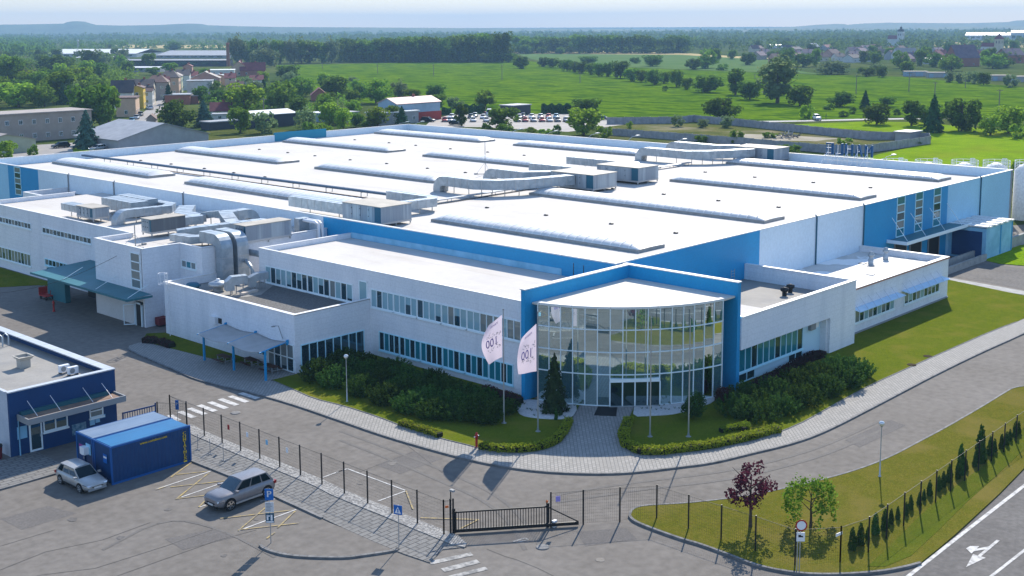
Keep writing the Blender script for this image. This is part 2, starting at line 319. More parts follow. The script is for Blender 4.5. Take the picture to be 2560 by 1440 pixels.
M_ROOF3 = blotch(mat("grey_roof_felt", (0.3, 0.285, 0.26), 0.85, c2=(0.24, 0.23, 0.215), scale=0.35, coord='W', fine=.06), 0.4, (0.2, 0.2, 0.2), .56, .7, .5)
M_COPE = seams(mat("white_coping", (0.76, 0.75, 0.74), 0.5, c2=(0.68, 0.67, 0.66), scale=0.7, coord='W'), 'Y', 2.6, 0.02, .5)
M_COPEG = seams(mat("grey_coping", (0.52, 0.54, 0.56), 0.45, metal=.2, c2=(0.45, 0.47, 0.5), scale=0.9, coord='W'), 'Y', 2.0, 0.03, .35)
M_GALV = blotch(mat("galvanised_steel", (0.37, 0.42, 0.46), 0.45, metal=0.45, c2=(0.28, 0.33, 0.37), scale=0.9, fine=.08), 1.3, (0.48, 0.52, 0.56), .5, .6, .5)
M_GALVP = seams(mat("galvanised_panel", (0.38, 0.43, 0.47), 0.5, metal=0.3, c2=(0.26, 0.3, 0.35), scale=0.55, coord='W', lo=.46, hi=.54, fine=.06, stretch=(1, 1, .05)), 'Y', 0.9, 0.02, .45)
M_TIN = mat("unit_top", (0.42, 0.38, 0.32), 0.65, c2=(0.33, 0.3, 0.25), scale=0.8, coord='W')
M_DKTEAL = mat("blue_service_panel", (0.02, 0.11, 0.17), 0.5)
M_POLY = blotch(mat("skylight_polycarbonate", (0.68, 0.68, 0.67), 0.45, c2=(0.54, 0.55, 0.55), scale=0.5, coord='W', lo=.3, hi=.7, fine=.08), 0.8, (0.42, 0.43, 0.43), .52, .75, .6, (.5, 1.6, 1))
M_RIB = mat("skylight_rib", (0.8, 0.8, 0.79), .5)
M_DARKMET = mat("dark_metal", (0.012, 0.013, 0.015), 0.5)
M_STEEL = mat("bare_steel", (0.42, 0.44, 0.46), 0.4, metal=.6)
M_WFRAME = mat("white_window_frame", (0.76, 0.85, 0.88), 0.4)
M_BFRAME = mat("aqua_window_frame", (0.5, 0.8, 0.9), 0.4)
M_GL = glass("window_glass", (0.5, 0.68, 0.75), 0.14, (0.012, 0.04, 0.055))
M_GLB = glass("glass_with_blind", (0.55, 0.72, 0.78), 0.12, (0.27, 0.44, 0.5))
M_GLG = glass("glass_with_beige_blind", (0.6, 0.68, 0.66), 0.12, (0.2, 0.23, 0.23))
M_GLT = glass("teal_glass", (0.5, 0.75, 0.8), 0.14, (0.01, 0.19, 0.25))
M_ROT = glass("solar_control_glass", (0.86, 1.0, 0.99), 0.5, (0.16, 0.33, 0.36), 0.015, see=0.45)
M_RED = mat("red_paint", (0.42, 0.02, 0.015), .5, c2=(0.3, 0.015, 0.012), scale=5)
M_BLACK = mat("black_rubber", (0.01, 0.01, 0.011), .8)
M_TYRE = mat("tyre_rubber", (0.013, 0.013, 0.014), .85)
M_NAVY = mat("navy_wall", (0.004, 0.045, 0.15), .6, c2=(0.003, 0.038, 0.13), scale=.8, coord='W', fine=.06)
M_CONTB = blotch(wave_bump(mat("container_blue_paint", (0.003, 0.045, 0.15), .45, c2=(0.003, 0.04, 0.13), scale=.7, coord='W'), 'X', 22, .5, .03), 1.2, (0.006, 0.06, 0.17), .55, .7, .5)
M_CONTT = seams(mat("container_roof_blue", (0.006, 0.13, 0.3), .4, c2=(0.006, 0.11, 0.26), scale=.6, coord='W'), 'Y', 1.2, .03, .6)
M_CONTG = seams(mat("container_roof_faded", (0.16, 0.22, 0.31), .45, c2=(0.12, 0.18, 0.27), scale=.6, coord='W'), 'Y', 1.2, .03, .6)
M_YTXT = mat("yellow_lettering", (0.75, 0.55, 0.02), .5)
M_FLAG = mat("flag_cloth", (0.5, 0.45, 0.53), .8)
M_PURP = mat("purple_print", (0.1, 0.07, 0.33), .8)
M_SIGNB = mat("sign_blue", (0.005, 0.12, 0.42), .4)
M_SIGNW = mat("sign_white", (0.75, 0.76, 0.78), .4)
M_GREY = mat("mid_grey_paint", (0.25, 0.26, 0.27), .6)
M_ORANGE = mat("orange_plate", (0.6, 0.13, 0.02), .5)
M_WOOD = mat("dark_wood", (0.11, 0.045, 0.03), .7, c2=(0.07, 0.03, 0.02), scale=4)
M_AWN = mat("awning_canvas", (0.42, 0.41, 0.4), .9, c2=(0.36, 0.35, 0.34), scale=.8, coord='W')
M_CHROME = mat("chrome", (0.7, 0.72, 0.74), .15, metal=1)
M_BARK = mat("bark", (0.09, 0.065, 0.045), .95, c2=(0.05, 0.038, 0.03), scale=5)

# ================================================================== the setting: ground, yard, roads, lawns
def G(L, z=0.0): return [g(x, y, z) for x, y in L]
def smooth_path(P, n=3):                     # Chaikin corner cutting for kerb lines
    P = [Vector((p[0], p[1], 0)) for p in P]
    for _ in range(n-1):
        Q = [P[0]]
        for a, b in zip(P, P[1:]): Q += [a*.75+b*.25, a*.25+b*.75]
        P = Q+[P[-1]]
    return P
def kerb(mb, path, w=0.16, z=0.15, m=0):
    for a, b in zip(path, path[1:]): mb.obox(a, b+(b-a).normalized()*.02, w, 0.0, z, m)
mb = MB(); mb.sheet([(-3000, -4000), (14000, -4000), (14000, 16000), (-3000, 16000)], 0.0)
struct("ground", mb, M_EARTH)
# asphalt yard and works road: one sheet under the islands
mb = MB(); mb.sheet([(-10, 10), (75, -25), (190, 20), (190, 62), (80, 125), (66, 160), (66, 215), (10, 215), (-10, 120)], 0.02)
struct("asphalt_yard", mb, M_ASPH)
mb = MB(); mb.sheet([(180, 48), (230, 40), (240, 130), (180, 60)], 0.025); struct("scrub_ground", mb, M_SCRUB)

kerb_line = [(330, 880), (318, 868), (330, 856)][::-1]
road_edge = smooth_path(G([b1(700, 205), b1(720, 220), b1(960, 325), b1(1090, 383), b1(1480, 470), b1(1876, 605), b2(160, 655), b2(300, 700), b2(500, 758), b2(740, 822), b2(960, 862), b2(1150, 882), b2(1400, 891), b2(1600, 884), b2(1876, 850), b3(180, 830), b3(400, 775), b3(560, 738), b3(700, 696), b3(830, 640), b3(1000, 553), b3(1200, 448), b3(1400, 343), b3(1640, 226), b3(1876, 122), (2760, 738)]), 3)
walk_in = smooth_path(G([b1(1480, 380), b1(1600, 430), b1(1710, 480), b1(1876, 520), b2(200, 577), b2(330, 628), b2(540, 697), b2(740, 745), b2(800, 768), b2(960, 785), b2(1100, 770), b2(1195, 735), b2(1243, 680), b2(1262, 600), b2(1318, 505)]), 2)
walk_in2 = smooth_path(G([b2(1612, 505), b2(1572, 590), b2(1530, 690), b2(1540, 745), b2(1610, 790), b2(1720, 797), b2(1876, 780), b3(150, 765), b3(300, 735), b3(450, 700), b3(640, 625), b3(760, 560), b3(900, 480), b3(1050, 400), b3(1250, 310), b3(1450, 220), b3(1700, 110), b3(1876, 45), (2760, 706)]), 2)
# pavement = everything between the kerb and the lawns, one paved sheet with the lawns laid on it
pave = [p for p in road_edge] + [Vector((118, 64, 0)), Vector((84, 64, 0)), Vector((64, 84, 0)), Vector((62, 104, 0))] + G([b1(705, 190)])
mb = MB(); mb.prism(pave, 0.0, 0.12); struct("pavement", mb, M_PAVE)
mb = MB(); kerb(mb, road_edge, .17, .14); struct("kerb", mb, M_KERB)
lawnL = [p for p in walk_in] + [Vector((71, 62, 0)), Vector((70.6, 83, 0)), Vector((64.6, 83, 0))]
mb = MB(); mb.prism(lawnL, 0.05, 0.15); struct("front_lawn", mb, M_LAWN)
lawnR = [p for p in walk_in2] + G([(2640, 752), (2560, 742), (2366, 701)]) + [Vector((128, 54.5, 0)), Vector((104, 54, 0)), Vector((84, 53, 0)), Vector((76, 54.5, 0))]
mb = MB(); mb.prism(lawnR, 0.05, 0.15); struct("side_lawn", mb, M_LAWN)
mb = MB()
kerb(mb, walk_in, .07, .165); kerb(mb, walk_in2[:-3], .07, .165); struct("edging_kerb", mb, M_KERB)
# strip beside the canteen wall
mb = MB(); mb.prism(G([b1(775, 165), b1(800, 125), b1(905, 120)]) + [Vector((61.6, 86.3, 0)), ] + G([b1(1180, 268)]), 0.05, 0.16); struct("canteen_lawn", mb, M_LAWN)
# path and ramp right of the annex
mb = MB(); mb.prism(G([r6(1985, 880), r6(2570, 985), (2660, 752), (2660, 765), r6(2560, 1012), r6(1985, 915)]), 0.0, 0.13); struct("side_path", mb, M_CONC)
mb = MB(); mb.sheet(G([r6(1990, 860), r6(2000, 790), r6(2260, 770), r6(2560, 810), (2700, 690), (2700, 750), r6(2560, 965)]), 0.035); struct("loading_ramp", mb, M_ROAD)
mb = MB(); mb.prism(G([r6(2250, 745), r6(2470, 640), (2700, 610), (2760, 690), r6(2700, 800), r6(2560, 790), r6(2380, 775)]), 0.0, 0.1); struct("dock_lawn", mb, M_MEADOW)

# island lawn with the fence, kerbed
isl_top = smooth_path(G([b2(1578, 1120), b2(1590, 1085), b2(1640, 1066), b2(1750, 1058), b2(1876, 1052), b3(280, 1025), b3(480, 990), b3(680, 945), b3(850, 903), b3(1000, 857), b3(1150, 797), b3(1300, 717), b3(1450, 637), b3(1640, 527), b3(1780, 440), b3(1820, 418), b3(1900, 408), (2760, 925)]), 3)
isl_bot = smooth_path(G([b2(1578, 1120), b2(1600, 1148), b2(1700, 1190), b2(1876, 1252), b3(100, 1272), b3(250, 1327), b3(400, 1386), b3(520, 1416), b3(700, 1441), b3(900, 1440), b3(1100, 1425), b3(1230, 1400), b3(1310, 1378)]), 3)
isl_road = G([b3(1345, 1350), b3(1420, 1290), b3(1500, 1222), b3(1600, 1130), b3(1740, 1000), b3(1876, 860), (2760, 985)])
mb = MB(); mb.prism(isl_top + isl_road[::-1] + isl_bot[::-1], 0.0, 0.12); struct("island_lawn", mb, M_LAWN2)
mb = MB(); kerb(mb, isl_top, .16, .14); kerb(mb, isl_bot, .18, .16); struct("island_kerb", mb, M_KERB)
# greener verge on the road side of the fence
verge = G([b3(1020, 1400), b3(1130, 1300), b3(1320, 1110), b3(1500, 960), b3(1640, 860), b3(1876, 640)]) + G([b3(1876, 760), b3(1700, 925), b3(1560, 1050), b3(1400, 1210), b3(1260, 1340), b3(1120, 1400)])
mb = MB(); mb.prism(verge, 0.1, 0.135); struct("grass_verge", mb, patch_mat("verge_grass", [(0.085, 0.108, 0.013), (0.105, 0.115, 0.016), (0.072, 0.1, 0.012)], [0.9, 0.4], bump=.6, bscale=7))
# main road at the lower right
mr = G([b3(1225, 1440), b3(1310, 1378), b3(1345, 1350), b3(1420, 1290), b3(1600, 1130), b3(1740, 1000), b3(1876, 860)]) + G([(2760, 985), (3300, 1200), (3000, 2000), (2240, 1460)])
mb = MB(); mb.sheet(mr, 0.03); struct("main_road", mb, M_ROAD)
def strip(mb, pts, w, z=0.045, m=0):
    for a, b in zip(pts, pts[1:]):
        d = (b-a).normalized(); n = Vector((-d.y, d.x, 0))*(w/2); e = d*0.0
        mb.sheet([a-n-e, b-n+e, b+n+e, a+n-e], z, m)
ra, rb = g(*b3(1225, 1460)), g(*b3(1900, 932)); rd = (rb-ra).normalized(); rn = Vector((rd.y, -rd.x, 0)); rn = rn if rn.dot(RIGHT) > 0 else -rn
mb = MB(); mb.prism([ra+rn*9-rd*40, rb+rn*9+rd*140, rb+rn*60+rd*140, ra+rn*60-rd*40], 0, .1); struct("far_verge", mb, M_LAWN2)
mb = MB(); mb.prism([rb+rd*22-rn*1.2, rb+rd*150-rn*1.2, rb+rd*150-rn*14, rb+rd*22-rn*8], 0, .11); struct("far_verge", mb, M_LAWN2)
mb = MB(); mb.sheet([ra+rn*9-rd*40, rb+rn*9+rd*140, rb+rd*140-rn*1, rb+rd*10-rn*.4, ra-rd*2-rn*.3, ra-rd*40], .0285); struct("main_road", mb, M_ROAD)
mb = MB(); strip(mb, [ra, g(*b3(1560, 1196)), rb, rb+rd*130], 0.24, .042)
r2a, r2b = g(*b3(1690, 1450)), g(*b3(1900, 1285)); strip(mb, [r2a-(r2b-r2a).normalized()*30, r2a, r2b, r2b+(r2b-r2a).normalized()*130], 0.18, .042)
# straight-ahead / left arrow
A0, A1 = g(*b3(1735, 1248)), g(*b3(1560, 1395))
d = (A1-A0).normalized(); n = Vector((-d.y, d.x, 0)); Ln = (A1-A0).length
def arrow_pt(u, v): return A0+d*u*Ln+n*v
s = 1 if (g(*b3(1640, 1260))-A0).dot(n) > 0 else -1
mb.sheet([arrow_pt(0, -.09), arrow_pt(.62, -.09), arrow_pt(.62, .09), arrow_pt(0, .09)], .042)
mb.sheet([arrow_pt(.6, -.36), arrow_pt(1.0, 0), arrow_pt(.6, .36)], .046)
mb.sheet([arrow_pt(.22, .0), arrow_pt(.45, s*.55), arrow_pt(.55, s*.55), arrow_pt(.34, 0)], .050)
mb.sheet([arrow_pt(.33, s*.5), arrow_pt(.6, s*.45), arrow_pt(.5, s*.95), arrow_pt(.4, s*.9)], .054)
struct("road_marking", mb, M_MARK)
# zebra crossing in the yard (8 bars)
zeb = [((925, 565), (975, 595)), ((980, 545), (1058, 578)), ((1032, 527), (1118, 560)), ((1085, 510), (1175, 543)), ((1143, 493), (1235, 528)), ((1200, 476), (1292, 510)), ((1255, 461), (1348, 493)), ((1312, 444), (1405, 474))]
mb = MB()
for (a, b) in zeb: strip(mb, [g(*b1(*a)), g(*b1(*b))], .5, .04)
for L in ([b2(-20, 880), b2(0, 870), b2(40, 857), b2(355, 975)], [b2(355, 980), b2(205, 1035)], [b1(1760, 905), b1(1876, 862)]): strip(mb, [g(*p) for p in L], .12, .04)
struct("zebra_marking", mb, M_MARK)
mb = MB()
strip(mb, [g(*b2(490, 1372)), g(*b2(720, 1322))], .45, .04); strip(mb, [g(*b2(560, 1412)), g(*b2(755, 1362))], .5, .04); strip(mb, [g(*b2(600, 1450)), g(*b2(800, 1400))], .4, .04)
strip(mb, [g(*b2(945, 1255)), g(*b2(1010, 1235)), g(*b2(1025, 1245)), g(*b2(960, 1262))], .12, .04)
struct("worn_marking", mb, M_WORN)
mb = MB()
for i, L in enumerate(([b2(195, 835), b2(400, 760), b2(560, 800), b2(330, 885)], [b1(0, 1130), b1(260, 1060), b1(420, 1100), b1(120, 1190)], [b2(1290, 1200), b2(1560, 1180), b2(1620, 1240), b2(1340, 1280)], [b1(900, 1240), b1(1180, 1180), b1(1280, 1230), b1(1000, 1300)], [b3(900, 700), b3(1150, 590), b3(1230, 620), b3(980, 740)])): mb.sheet([g(*p) for p in L], .026+.001*i)
struct("asphalt_patch", mb, mat("patched_asphalt", (0.125, 0.116, 0.11), .9, c2=(0.14, 0.13, 0.122), scale=.6, coord='W', fine=.15, spec=.1))
mb = MB()
for i, (L, w_) in enumerate((([b2(1100, 1290), b2(1000, 1130), b2(860, 1000), b2(600, 880), b2(300, 760), b2(0, 650)], .28), ([b2(1010, 1300), b2(930, 1150), b2(790, 1030), b2(560, 930), b2(260, 800), b2(0, 700)], .28), ([b2(1180, 1000), b2(1400, 960), b2(1700, 920), b3(200, 880), b3(500, 820), b3(800, 730), b3(1100, 590)], .3), ([b2(1180, 1040), b2(1420, 1005), b2(1720, 960), b3(220, 925), b3(520, 860), b3(830, 770), b3(1130, 630)], .3), ([b1(560, 1300), b1(900, 1120), b1(1200, 1180), b1(1500, 1340)], .22))): strip(mb, smooth_path([g(*p) for p in L], 3), w_, .0315+.0006*i)
struct("tyre_track", mb, mat("rubbed_asphalt", (0.128, 0.12, 0.112), .85, c2=(0.15, 0.14, 0.13), scale=1.2, coord='W', fine=.15, spec=.1))
mb = MB(); rg_ = random.Random(4)
for i, q in enumerate(((640, 1300), (720, 1365), (420, 1275), (300, 1345), (900, 1210), (1330, 1355), (1500, 1400), (980, 1160), (180, 1300), (560, 1390))):
    p = g(*q); r_ = rg_.uniform(.12, .35); mb.sheet([(p.x+r_*rg_.uniform(.7, 1.2)*math.cos(a), p.y+r_*rg_.uniform(.7, 1.2)*math.sin(a)) for a in np.linspace(0, 6.28, 11)[:-1]], .0365)
struct("oil_stain", mb, mat("oil_dark", (0.07, 0.066, 0.062), .7, c2=(.11, .1, .095), scale=4, coord='W'))
# parking bay lines, white and yellow
mb = MB()
for L in ([b1(850, 970), b1(1150, 870)], [b1(990, 1012), b1(1255, 920)], [b1(1085, 1068), b1(1140, 1050)], [b1(1420, 1035), b1(1500, 1022)], [b1(1300, 1196), b1(1615, 1080)]): strip(mb, [g(*p) for p in L], .11, .04)
struct("bay_marking", mb, M_MARK)
mb = MB()
for i, L in enumerate(([b1(930, 905), b1(1045, 823)], [b1(960, 890), b1(1130, 872)], [b1(850, 972), b1(905, 955)], [b1(960, 1025), b1(1140, 880)], [b1(930, 958), b1(1265, 920)], [b1(960, 1022), b1(1150, 1000)], [b1(1085, 1068), b1(1140, 1010)], [b1(1300, 1196), b1(1455, 1065)], [b1(1300, 1192), b1(1630, 1155)], [b1(1200, 1130), b1(1590, 1085)], [b1(1610, 1090), b1(1515, 1180)], [b1(1455, 1240), b1(1500, 1205)], [b2(360, 980), b2(398, 1080)], [b2(440, 1127), b2(755, 1137)], [b2(755, 1137), b2(650, 1190)])): strip(mb, [g(*p) for p in L], .1, .046+.002*i)
struct("yellow_bay_marking", mb, M_YEL)
# joints and cracks in the car-park asphalt
mb = MB()
for i, L in enumerate(([(0, 1410), (250, 1310), (560, 1245), (820, 1150)], [(200, 1440), (520, 1400), (900, 1280), (1160, 1190)], [(560, 1470), (1180, 1250), (1400, 1190)], [(0, 1280), (300, 1190)])): strip(mb, [g(*b1(*p)) for p in L], .035, .034+.001*i)
for L in ([(800, 1295), (900, 1335), (960, 1352), (1080, 1400), (1180, 1450)], [(90, 880), (400, 765)], [(560, 880), (330, 700)]): strip(mb, [g(*b2(*p)) for p in L], .045, .03)
struct("tar_seam", mb, mat("tar", (0.05, 0.048, 0.047), .8))
# paved strip along the car park, gravel beside the fence
kb = G([b1(1035, 812), b1(1270, 905), b1(1500, 1010), b1(1757, 1128)])
fence_foot = G([b1(1030, 628), b1(1110, 668), b1(1313, 755), b1(1525, 840), b1(1755, 935), b2(0, 985), b2(145, 1045), b2(280, 1098), b2(415, 1155), b2(565, 1215), b2(640, 1245)])
pv = [kb[0]] + kb[1:] + G([b1(1876, 1185), b2(180, 1255), b2(350, 1325), b2(490, 1372), b2(560, 1300), b2(690, 1285)]) + fence_foot[::-1]
mb = MB(); mb.prism(pv, 0.0, 0.07); struct("paved_strip", mb, M_PAVE2)
mb = MB(); kerb(mb, kb, .2, .12); struct("car_park_kerb", mb, M_KERB)
gr_o = [(p.x-.35, p.y-.9) for p in fence_foot]
mb = MB(); mb.prism([(p.x+.35, p.y+.25) for p in fence_foot] + G([b2(690, 1270), b2(680, 1290), b2(600, 1275)]) + [(p.x-.75, p.y-.1) for p in fence_foot][::-1], 0.02, 0.11); struct("gravel_strip", mb, M_GRAV)
# asphalt islet in the lower left with its kerb
isl = smooth_path(G([b1(1420, 1278), b1(1440, 1298), b1(1520, 1325), b1(1640, 1342), b1(1876, 1348), b2(120, 1335), b2(300, 1308), b2(318, 1300)]), 3)
mb = MB(); mb.prism(isl + G([b2(180, 1255), b1(1876, 1185), b1(1760, 1140)]), 0.0, 0.06); struct("paved_islet", mb, M_ASPH)
mb = MB(); kerb(mb, isl, .2, .13); struct("islet_kerb", mb, M_KERB)
# gatehouse apron
mb = MB(); mb.prism([(20, 76.3), (36.6, 76.3), (37.4, 77.2), (37.4, 81.5), (20, 81.5)], 0.0, 0.1); struct("gatehouse_apron", mb, M_PAVE2)
mb = MB(); kerb(mb, [Vector((20, 76.25, 0)), Vector((36.6, 76.25, 0)), Vector((37.45, 77.2, 0))], .18, .13); struct("apron_kerb", mb, M_KERB)
# pebble beds beside the entrance (rest on the lawn)
mb = MB(); mb.prism(smooth_path(G([b2(965, 545), b2(985, 575), b2(1060, 590), b2(1170, 597), b2(1262, 592), b2(1300, 530)]) + [Vector((71.6, 60.3, 0)), Vector((70.1, 62.6, 0)), Vector((69.6, 63.4, 0))] + G([b2(990, 498), b2(963, 530)]), 2), 0.1, 0.175); struct("pebble_bed", mb, M_PEBB)
mb = MB(); mb.prism(smooth_path(G([b2(1606, 520), b2(1596, 582), b2(1700, 577), b2(1800, 572), b2(1870, 558), b3(90, 535), b3(190, 500)]) + [Vector((80.5, 52.6, 0)), Vector((77.5, 54.0, 0)), Vector((74.3, 56.1, 0))], 2), 0.1, 0.175); struct("pebble_bed", mb, M_PEBB)
# dark green strip by the service wing, and the far street / lot / fields
mb = MB(); mb.prism([(65.6, 132), (65.6, 170), (52, 170), (52, 143), (60, 138.5), (64, 136)], 0.0, 0.1); struct("shaded_lawn", mb, M_LAWN)

# ---- open country
mb = MB(); mb.sheet(G([(690, 163), (960, 158), (1200, 152), (1290, 150), (1400, 160), (1500, 166), (1740, 176), (2050, 187), (2250, 192), (2560, 218), (2800, 226), (2800, 310), (2350, 290), (2050, 300), (1900, 303), (1560, 300), (1480, 293), (1100, 283), (1000, 274), (880, 250), (760, 222)]), .05)
crop = patch_mat("crop_rows", [(0.085, 0.16, 0.003), (0.11, 0.185, 0.004), (0.055, 0.11, 0.003), (0.13, 0.205, 0.006)], [0.03, 0.16, 0.02], bump=.5, bscale=1.2)
n_, l_, p_ = nodes(crop)
blotch(crop, 0.16, (0.028, 0.075, 0.004), .48, .6, .85, (1.0, .35, 1)); blotch(crop, 0.7, (0.03, 0.08, 0.004), .54, .62, .6, (1.0, .3, 1))
struct("crop_field", mb, crop)
mb = MB(); mb.sheet(G([(1290, 134), (1700, 137), (1930, 150), (1925, 168), (2060, 186), (1740, 175), (1500, 165), (1400, 159), (1330, 148)]), .06); struct("blue_green_field", mb, mat("young_grain", (0.085, 0.15, 0.045), .95, c2=(0.11, 0.17, 0.055), scale=.03, coord='W', spec=0))
mb = MB(); mb.sheet(G([(1255, 121), (1500, 126), (1730, 134), (1930, 146), (1900, 149), (1700, 137), (1290, 134)]), .07); mb.sheet(G([(255, 112), (570, 113), (560, 120), (300, 121)]), .07); mb.sheet(G([(2330, 105), (2760, 100), (2760, 116), (2330, 122)]), .07)
struct("stubble_field", mb, mat("stubble", (0.5, 0.4, 0.2), .95, c2=(0.4, 0.32, 0.15), scale=.02, coord='W', spec=0))
mb = MB(); mb.sheet(G([(1960, 312), (2160, 304), (2300, 306), (2560, 332), (2800, 345), (2800, 470), (2450, 430), (2150, 400), (2200, 385), (2325, 358), (2330, 343), (2180, 328)]), .05); struct("meadow", mb, M_MEADOW)
mb = MB(); mb.sheet(G([(1500, 309), (1690, 309), (1844, 314), (2002, 331), (2170, 349), (2270, 349), (2325, 360), (2167, 382), (1861, 372), (1500, 345)]), .055); struct("waste_ground", mb, patch_mat("waste_ground_cover", [(0.09, 0.11, 0.025), (0.14, 0.13, 0.05), (0.3, 0.25, 0.18), (0.05, 0.075, 0.02)], [0.12, 0.07, 0.1], bump=.5, bscale=1))
mb = MB(); mb.sheet(G([(1850, 335), (1960, 338), (2100, 347), (2040, 353), (1900, 352), (1820, 345)]), .07); struct("bare_ground", mb, M_DIRT)
mb = MB(); strip(mb, G([(1880, 305), (2000, 303), (2160, 299), (2300, 297), (2700, 296)]), 5, .09); struct("field_road", mb, M_CONC)
mb = MB(); mb.sheet(G([(1080, 300), (1130, 286), (1500, 285), (1560, 312), (1420, 330), (1200, 318), (1060, 318)]), .06); struct("car_lot", mb, mat("lot_paving", (0.36, 0.33, 0.3), .9, c2=(0.28, 0.26, 0.24), scale=.2, coord='W'))
mb = MB(); mb.sheet(G([(270, 345), (302, 322), (340, 295), (375, 268), (400, 245), (412, 238), (440, 240), (428, 262), (400, 282), (370, 305), (400, 330), (420, 395), (60, 420), (0, 420), (0, 372), (100, 362), (200, 356)]), .06); struct("street", mb, mat("street_asphalt", (0.3, 0.28, 0.26), .9, c2=(0.23, 0.22, 0.21), scale=.15, coord='W'))
mb = MB(); mb.sheet(G([(180, 372), (210, 360), (274, 358), (270, 380), (190, 392)]), .09); struct("street_lawn", mb, M_MEADOW)
mb = MB(); mb.sheet(G([(500, 350), (520, 325), (640, 318), (760, 330), (1000, 318), (1200, 335), (1500, 350), (1500, 372), (500, 372)]), .055); struct("dry_grass", mb, M_SCRUB)
# distant ridges
def ridge(name, D, prof, back=1.18):
    mb = MB(); vs = []
    for px, py in prof:
        d = _ray(px, 72); d = Vector((d.x, d.y, 0)).normalized(); s_ = D/ max(.2, d.dot(Vector((FWD.x, FWD.y, 0)).normalized()))
        P = d*s_; v = Vector((P.x, P.y, 0)); top = hgt(v, py)
        vs += [(P.x*.93, P.y*.93, -.5), (P.x*.97, P.y*.97, top*.45), (P.x, P.y, top), (P.x*1.1, P.y*1.1, top*.6), (P.x*back, P.y*back, -.5)]
    fs = [(i*5+k, i*5+k+1, (i+1)*5+k+1, (i+1)*5+k) for i in range(len(prof)-1) for k in range(4)]
    mb.add(vs, fs, 0, True); return struct(name, mb, mat("wooded_hill", (0.05, 0.085, 0.03), .95, c2=(0.025, 0.05, 0.018), scale=.012, coord='W', lo=.42, hi=.58))
ridge("hills", 5200, [(-400, 66), (-100, 62), (0, 61.5), (60, 61), (120, 60), (160, 59), (166, 56), (178, 53.5), (195, 53), (212, 54), (226, 58), (240, 62), (300, 64), (400, 62.5), (450, 59.5), (480, 59), (505, 60), (520, 63), (600, 65.5), (700, 67.5), (900, 68.5), (1280, 71), (1600, 72.5), (1760, 74)])
ridge("hills", 5600, [(1500, 76), (1700, 75.5), (1900, 71), (1980, 67), (2040, 62), (2090, 59.5), (2110, 60), (2118, 62), (2150, 59), (2220, 56.5), (2300, 57.5), (2420, 58), (2520, 55), (2540, 51), (2600, 49), (2800, 46)])
ridge("hills", 4700, [(1600, 77), (1800, 75.5), (1900, 74), (2000, 71), (2080, 71), (2160, 70), (2300, 69), (2450, 66), (2800, 62)])

# ================================================================== the factory: one building with its wings
fac = thing("factory_building", "large white and blue factory with a glass entrance and long flat white roof", "factory", (82, 64, 0))
def wbox(mb, ax, pl, u0, u1, z0, z1, d0, d1, m):      # box standing d0..d1 proud of a wall that faces -x ('X') or -y ('Y')
    if ax == 'X': mb.box(pl-d1, u0, z0, pl-d0, u1, z1, m)
    else: mb.box(u0, pl-d1, z0, u1, pl-d0, z1, m)
def window(parent, ax, pl, u0, u1, z0, z1, n, panes=None, fr=None, rows=1, sill=True, bar=0.09, name="window", label=None):
    if u0 > u1: u0, u1 = u1, u0
    mb = MB(); st = (u1-u0)/n; hh = (z1-z0)/rows
    for i in range(n):
        for r in range(rows):
            k = panes[(i+r*n) % len(panes)] if panes else random.choice([1, 1, 1, 2])
            za, zc = z0+r*hh+.01, z0+(r+1)*hh-.01; zs = za
            if k in (2, 3) and (zc-za) > 1: zs = za+(zc-za)*random.choice((0, 0, 0, 0, .15, .3, .55))
            if zs > za: wbox(mb, ax, pl, u0+i*st+.01, u0+(i+1)*st-.01, za, zs, -.02, .012, 1)
            wbox(mb, ax, pl, u0+i*st+.01, u0+(i+1)*st-.01, zs, zc, -.02, .012, k)
    for i in range(n+1): wbox(mb, ax, pl, u0+i*st-bar/2, u0+i*st+bar/2, z0, z1, 0, .06, 0)
    for r in range(rows+1): wbox(mb, ax, pl, u0-bar/2, u1+bar/2, z0+r*hh-bar/2, z0+r*hh+bar/2, .0, .066, 0)
    if sill: wbox(mb, ax, pl, u0-.1, u1+.1, z0-.16, z0-.05, 0, .14, 0)
    o = mb.build(name, [fr or M_WFRAME, M_GL, M_GLB, M_GLG, M_GLT], parent)
    if label: tag(o, label)
    return o
def coping(mb, pts, z, w=.36, h=.1, m=0):
    for a, b in zip(pts, pts[1:]):
        if abs(a[0]-b[0]) < 1e-6: mb.box(a[0]-w/2, min(a[1], b[1])-w/2+.001, z, a[0]+w/2, max(a[1], b[1])+w/2-.001, z+h, m)
        else: mb.box(min(a[0], b[0])-w/2-.002, a[1]-w/2, z+.003, max(a[0], b[0])+w/2+.002, a[1]+w/2, z+h+.003, m)

# ---- main hall: x 82..173.5, y 64..191.6
X0, X1, Y0, Y1, HZ, RZ = 82.0, 173.4, 64.0, 191.6, 9.3, 8.12
mb = MB(); T = .3
for a, b, m in ((64.0, 104.8, 1), (104.8, 172.1, 0), (172.1, 182.0, 1), (182.0, 191.6, 2)): mb.box(X0, a, 0, X0+T, b, HZ, m)
for a, b, m in ((82.3, 105.7, 1), (105.7, 128.4, 0), (128.4, 151.4, 1), (151.4, 172.6, 2), (172.6, 173.4, 3)): mb.box(a, Y0, 0, b, Y0+T, HZ, m)
mb.box(X1-T, Y0+T, 0, X1, Y1, HZ, 0); mb.box(X0+T, Y1-T, 0, X1-T, Y1, HZ, 0)
main = mb.build("main_hall", [M_CLAD, M_BLUE, mat("pale_blue_cladding", (0.36, 0.64, 0.82), .5, c2=(.33, .6, .78), scale=.3, coord='W', fine=.06), M_CONC], fac)
W[main.name] = W[fac.name]
mb = MB(); mb.box(X0+T+.01, Y0+T+.01, RZ-.3, X1-T-.01, Y1-T-.01, RZ); mb.build("roof", M_ROOF, main)
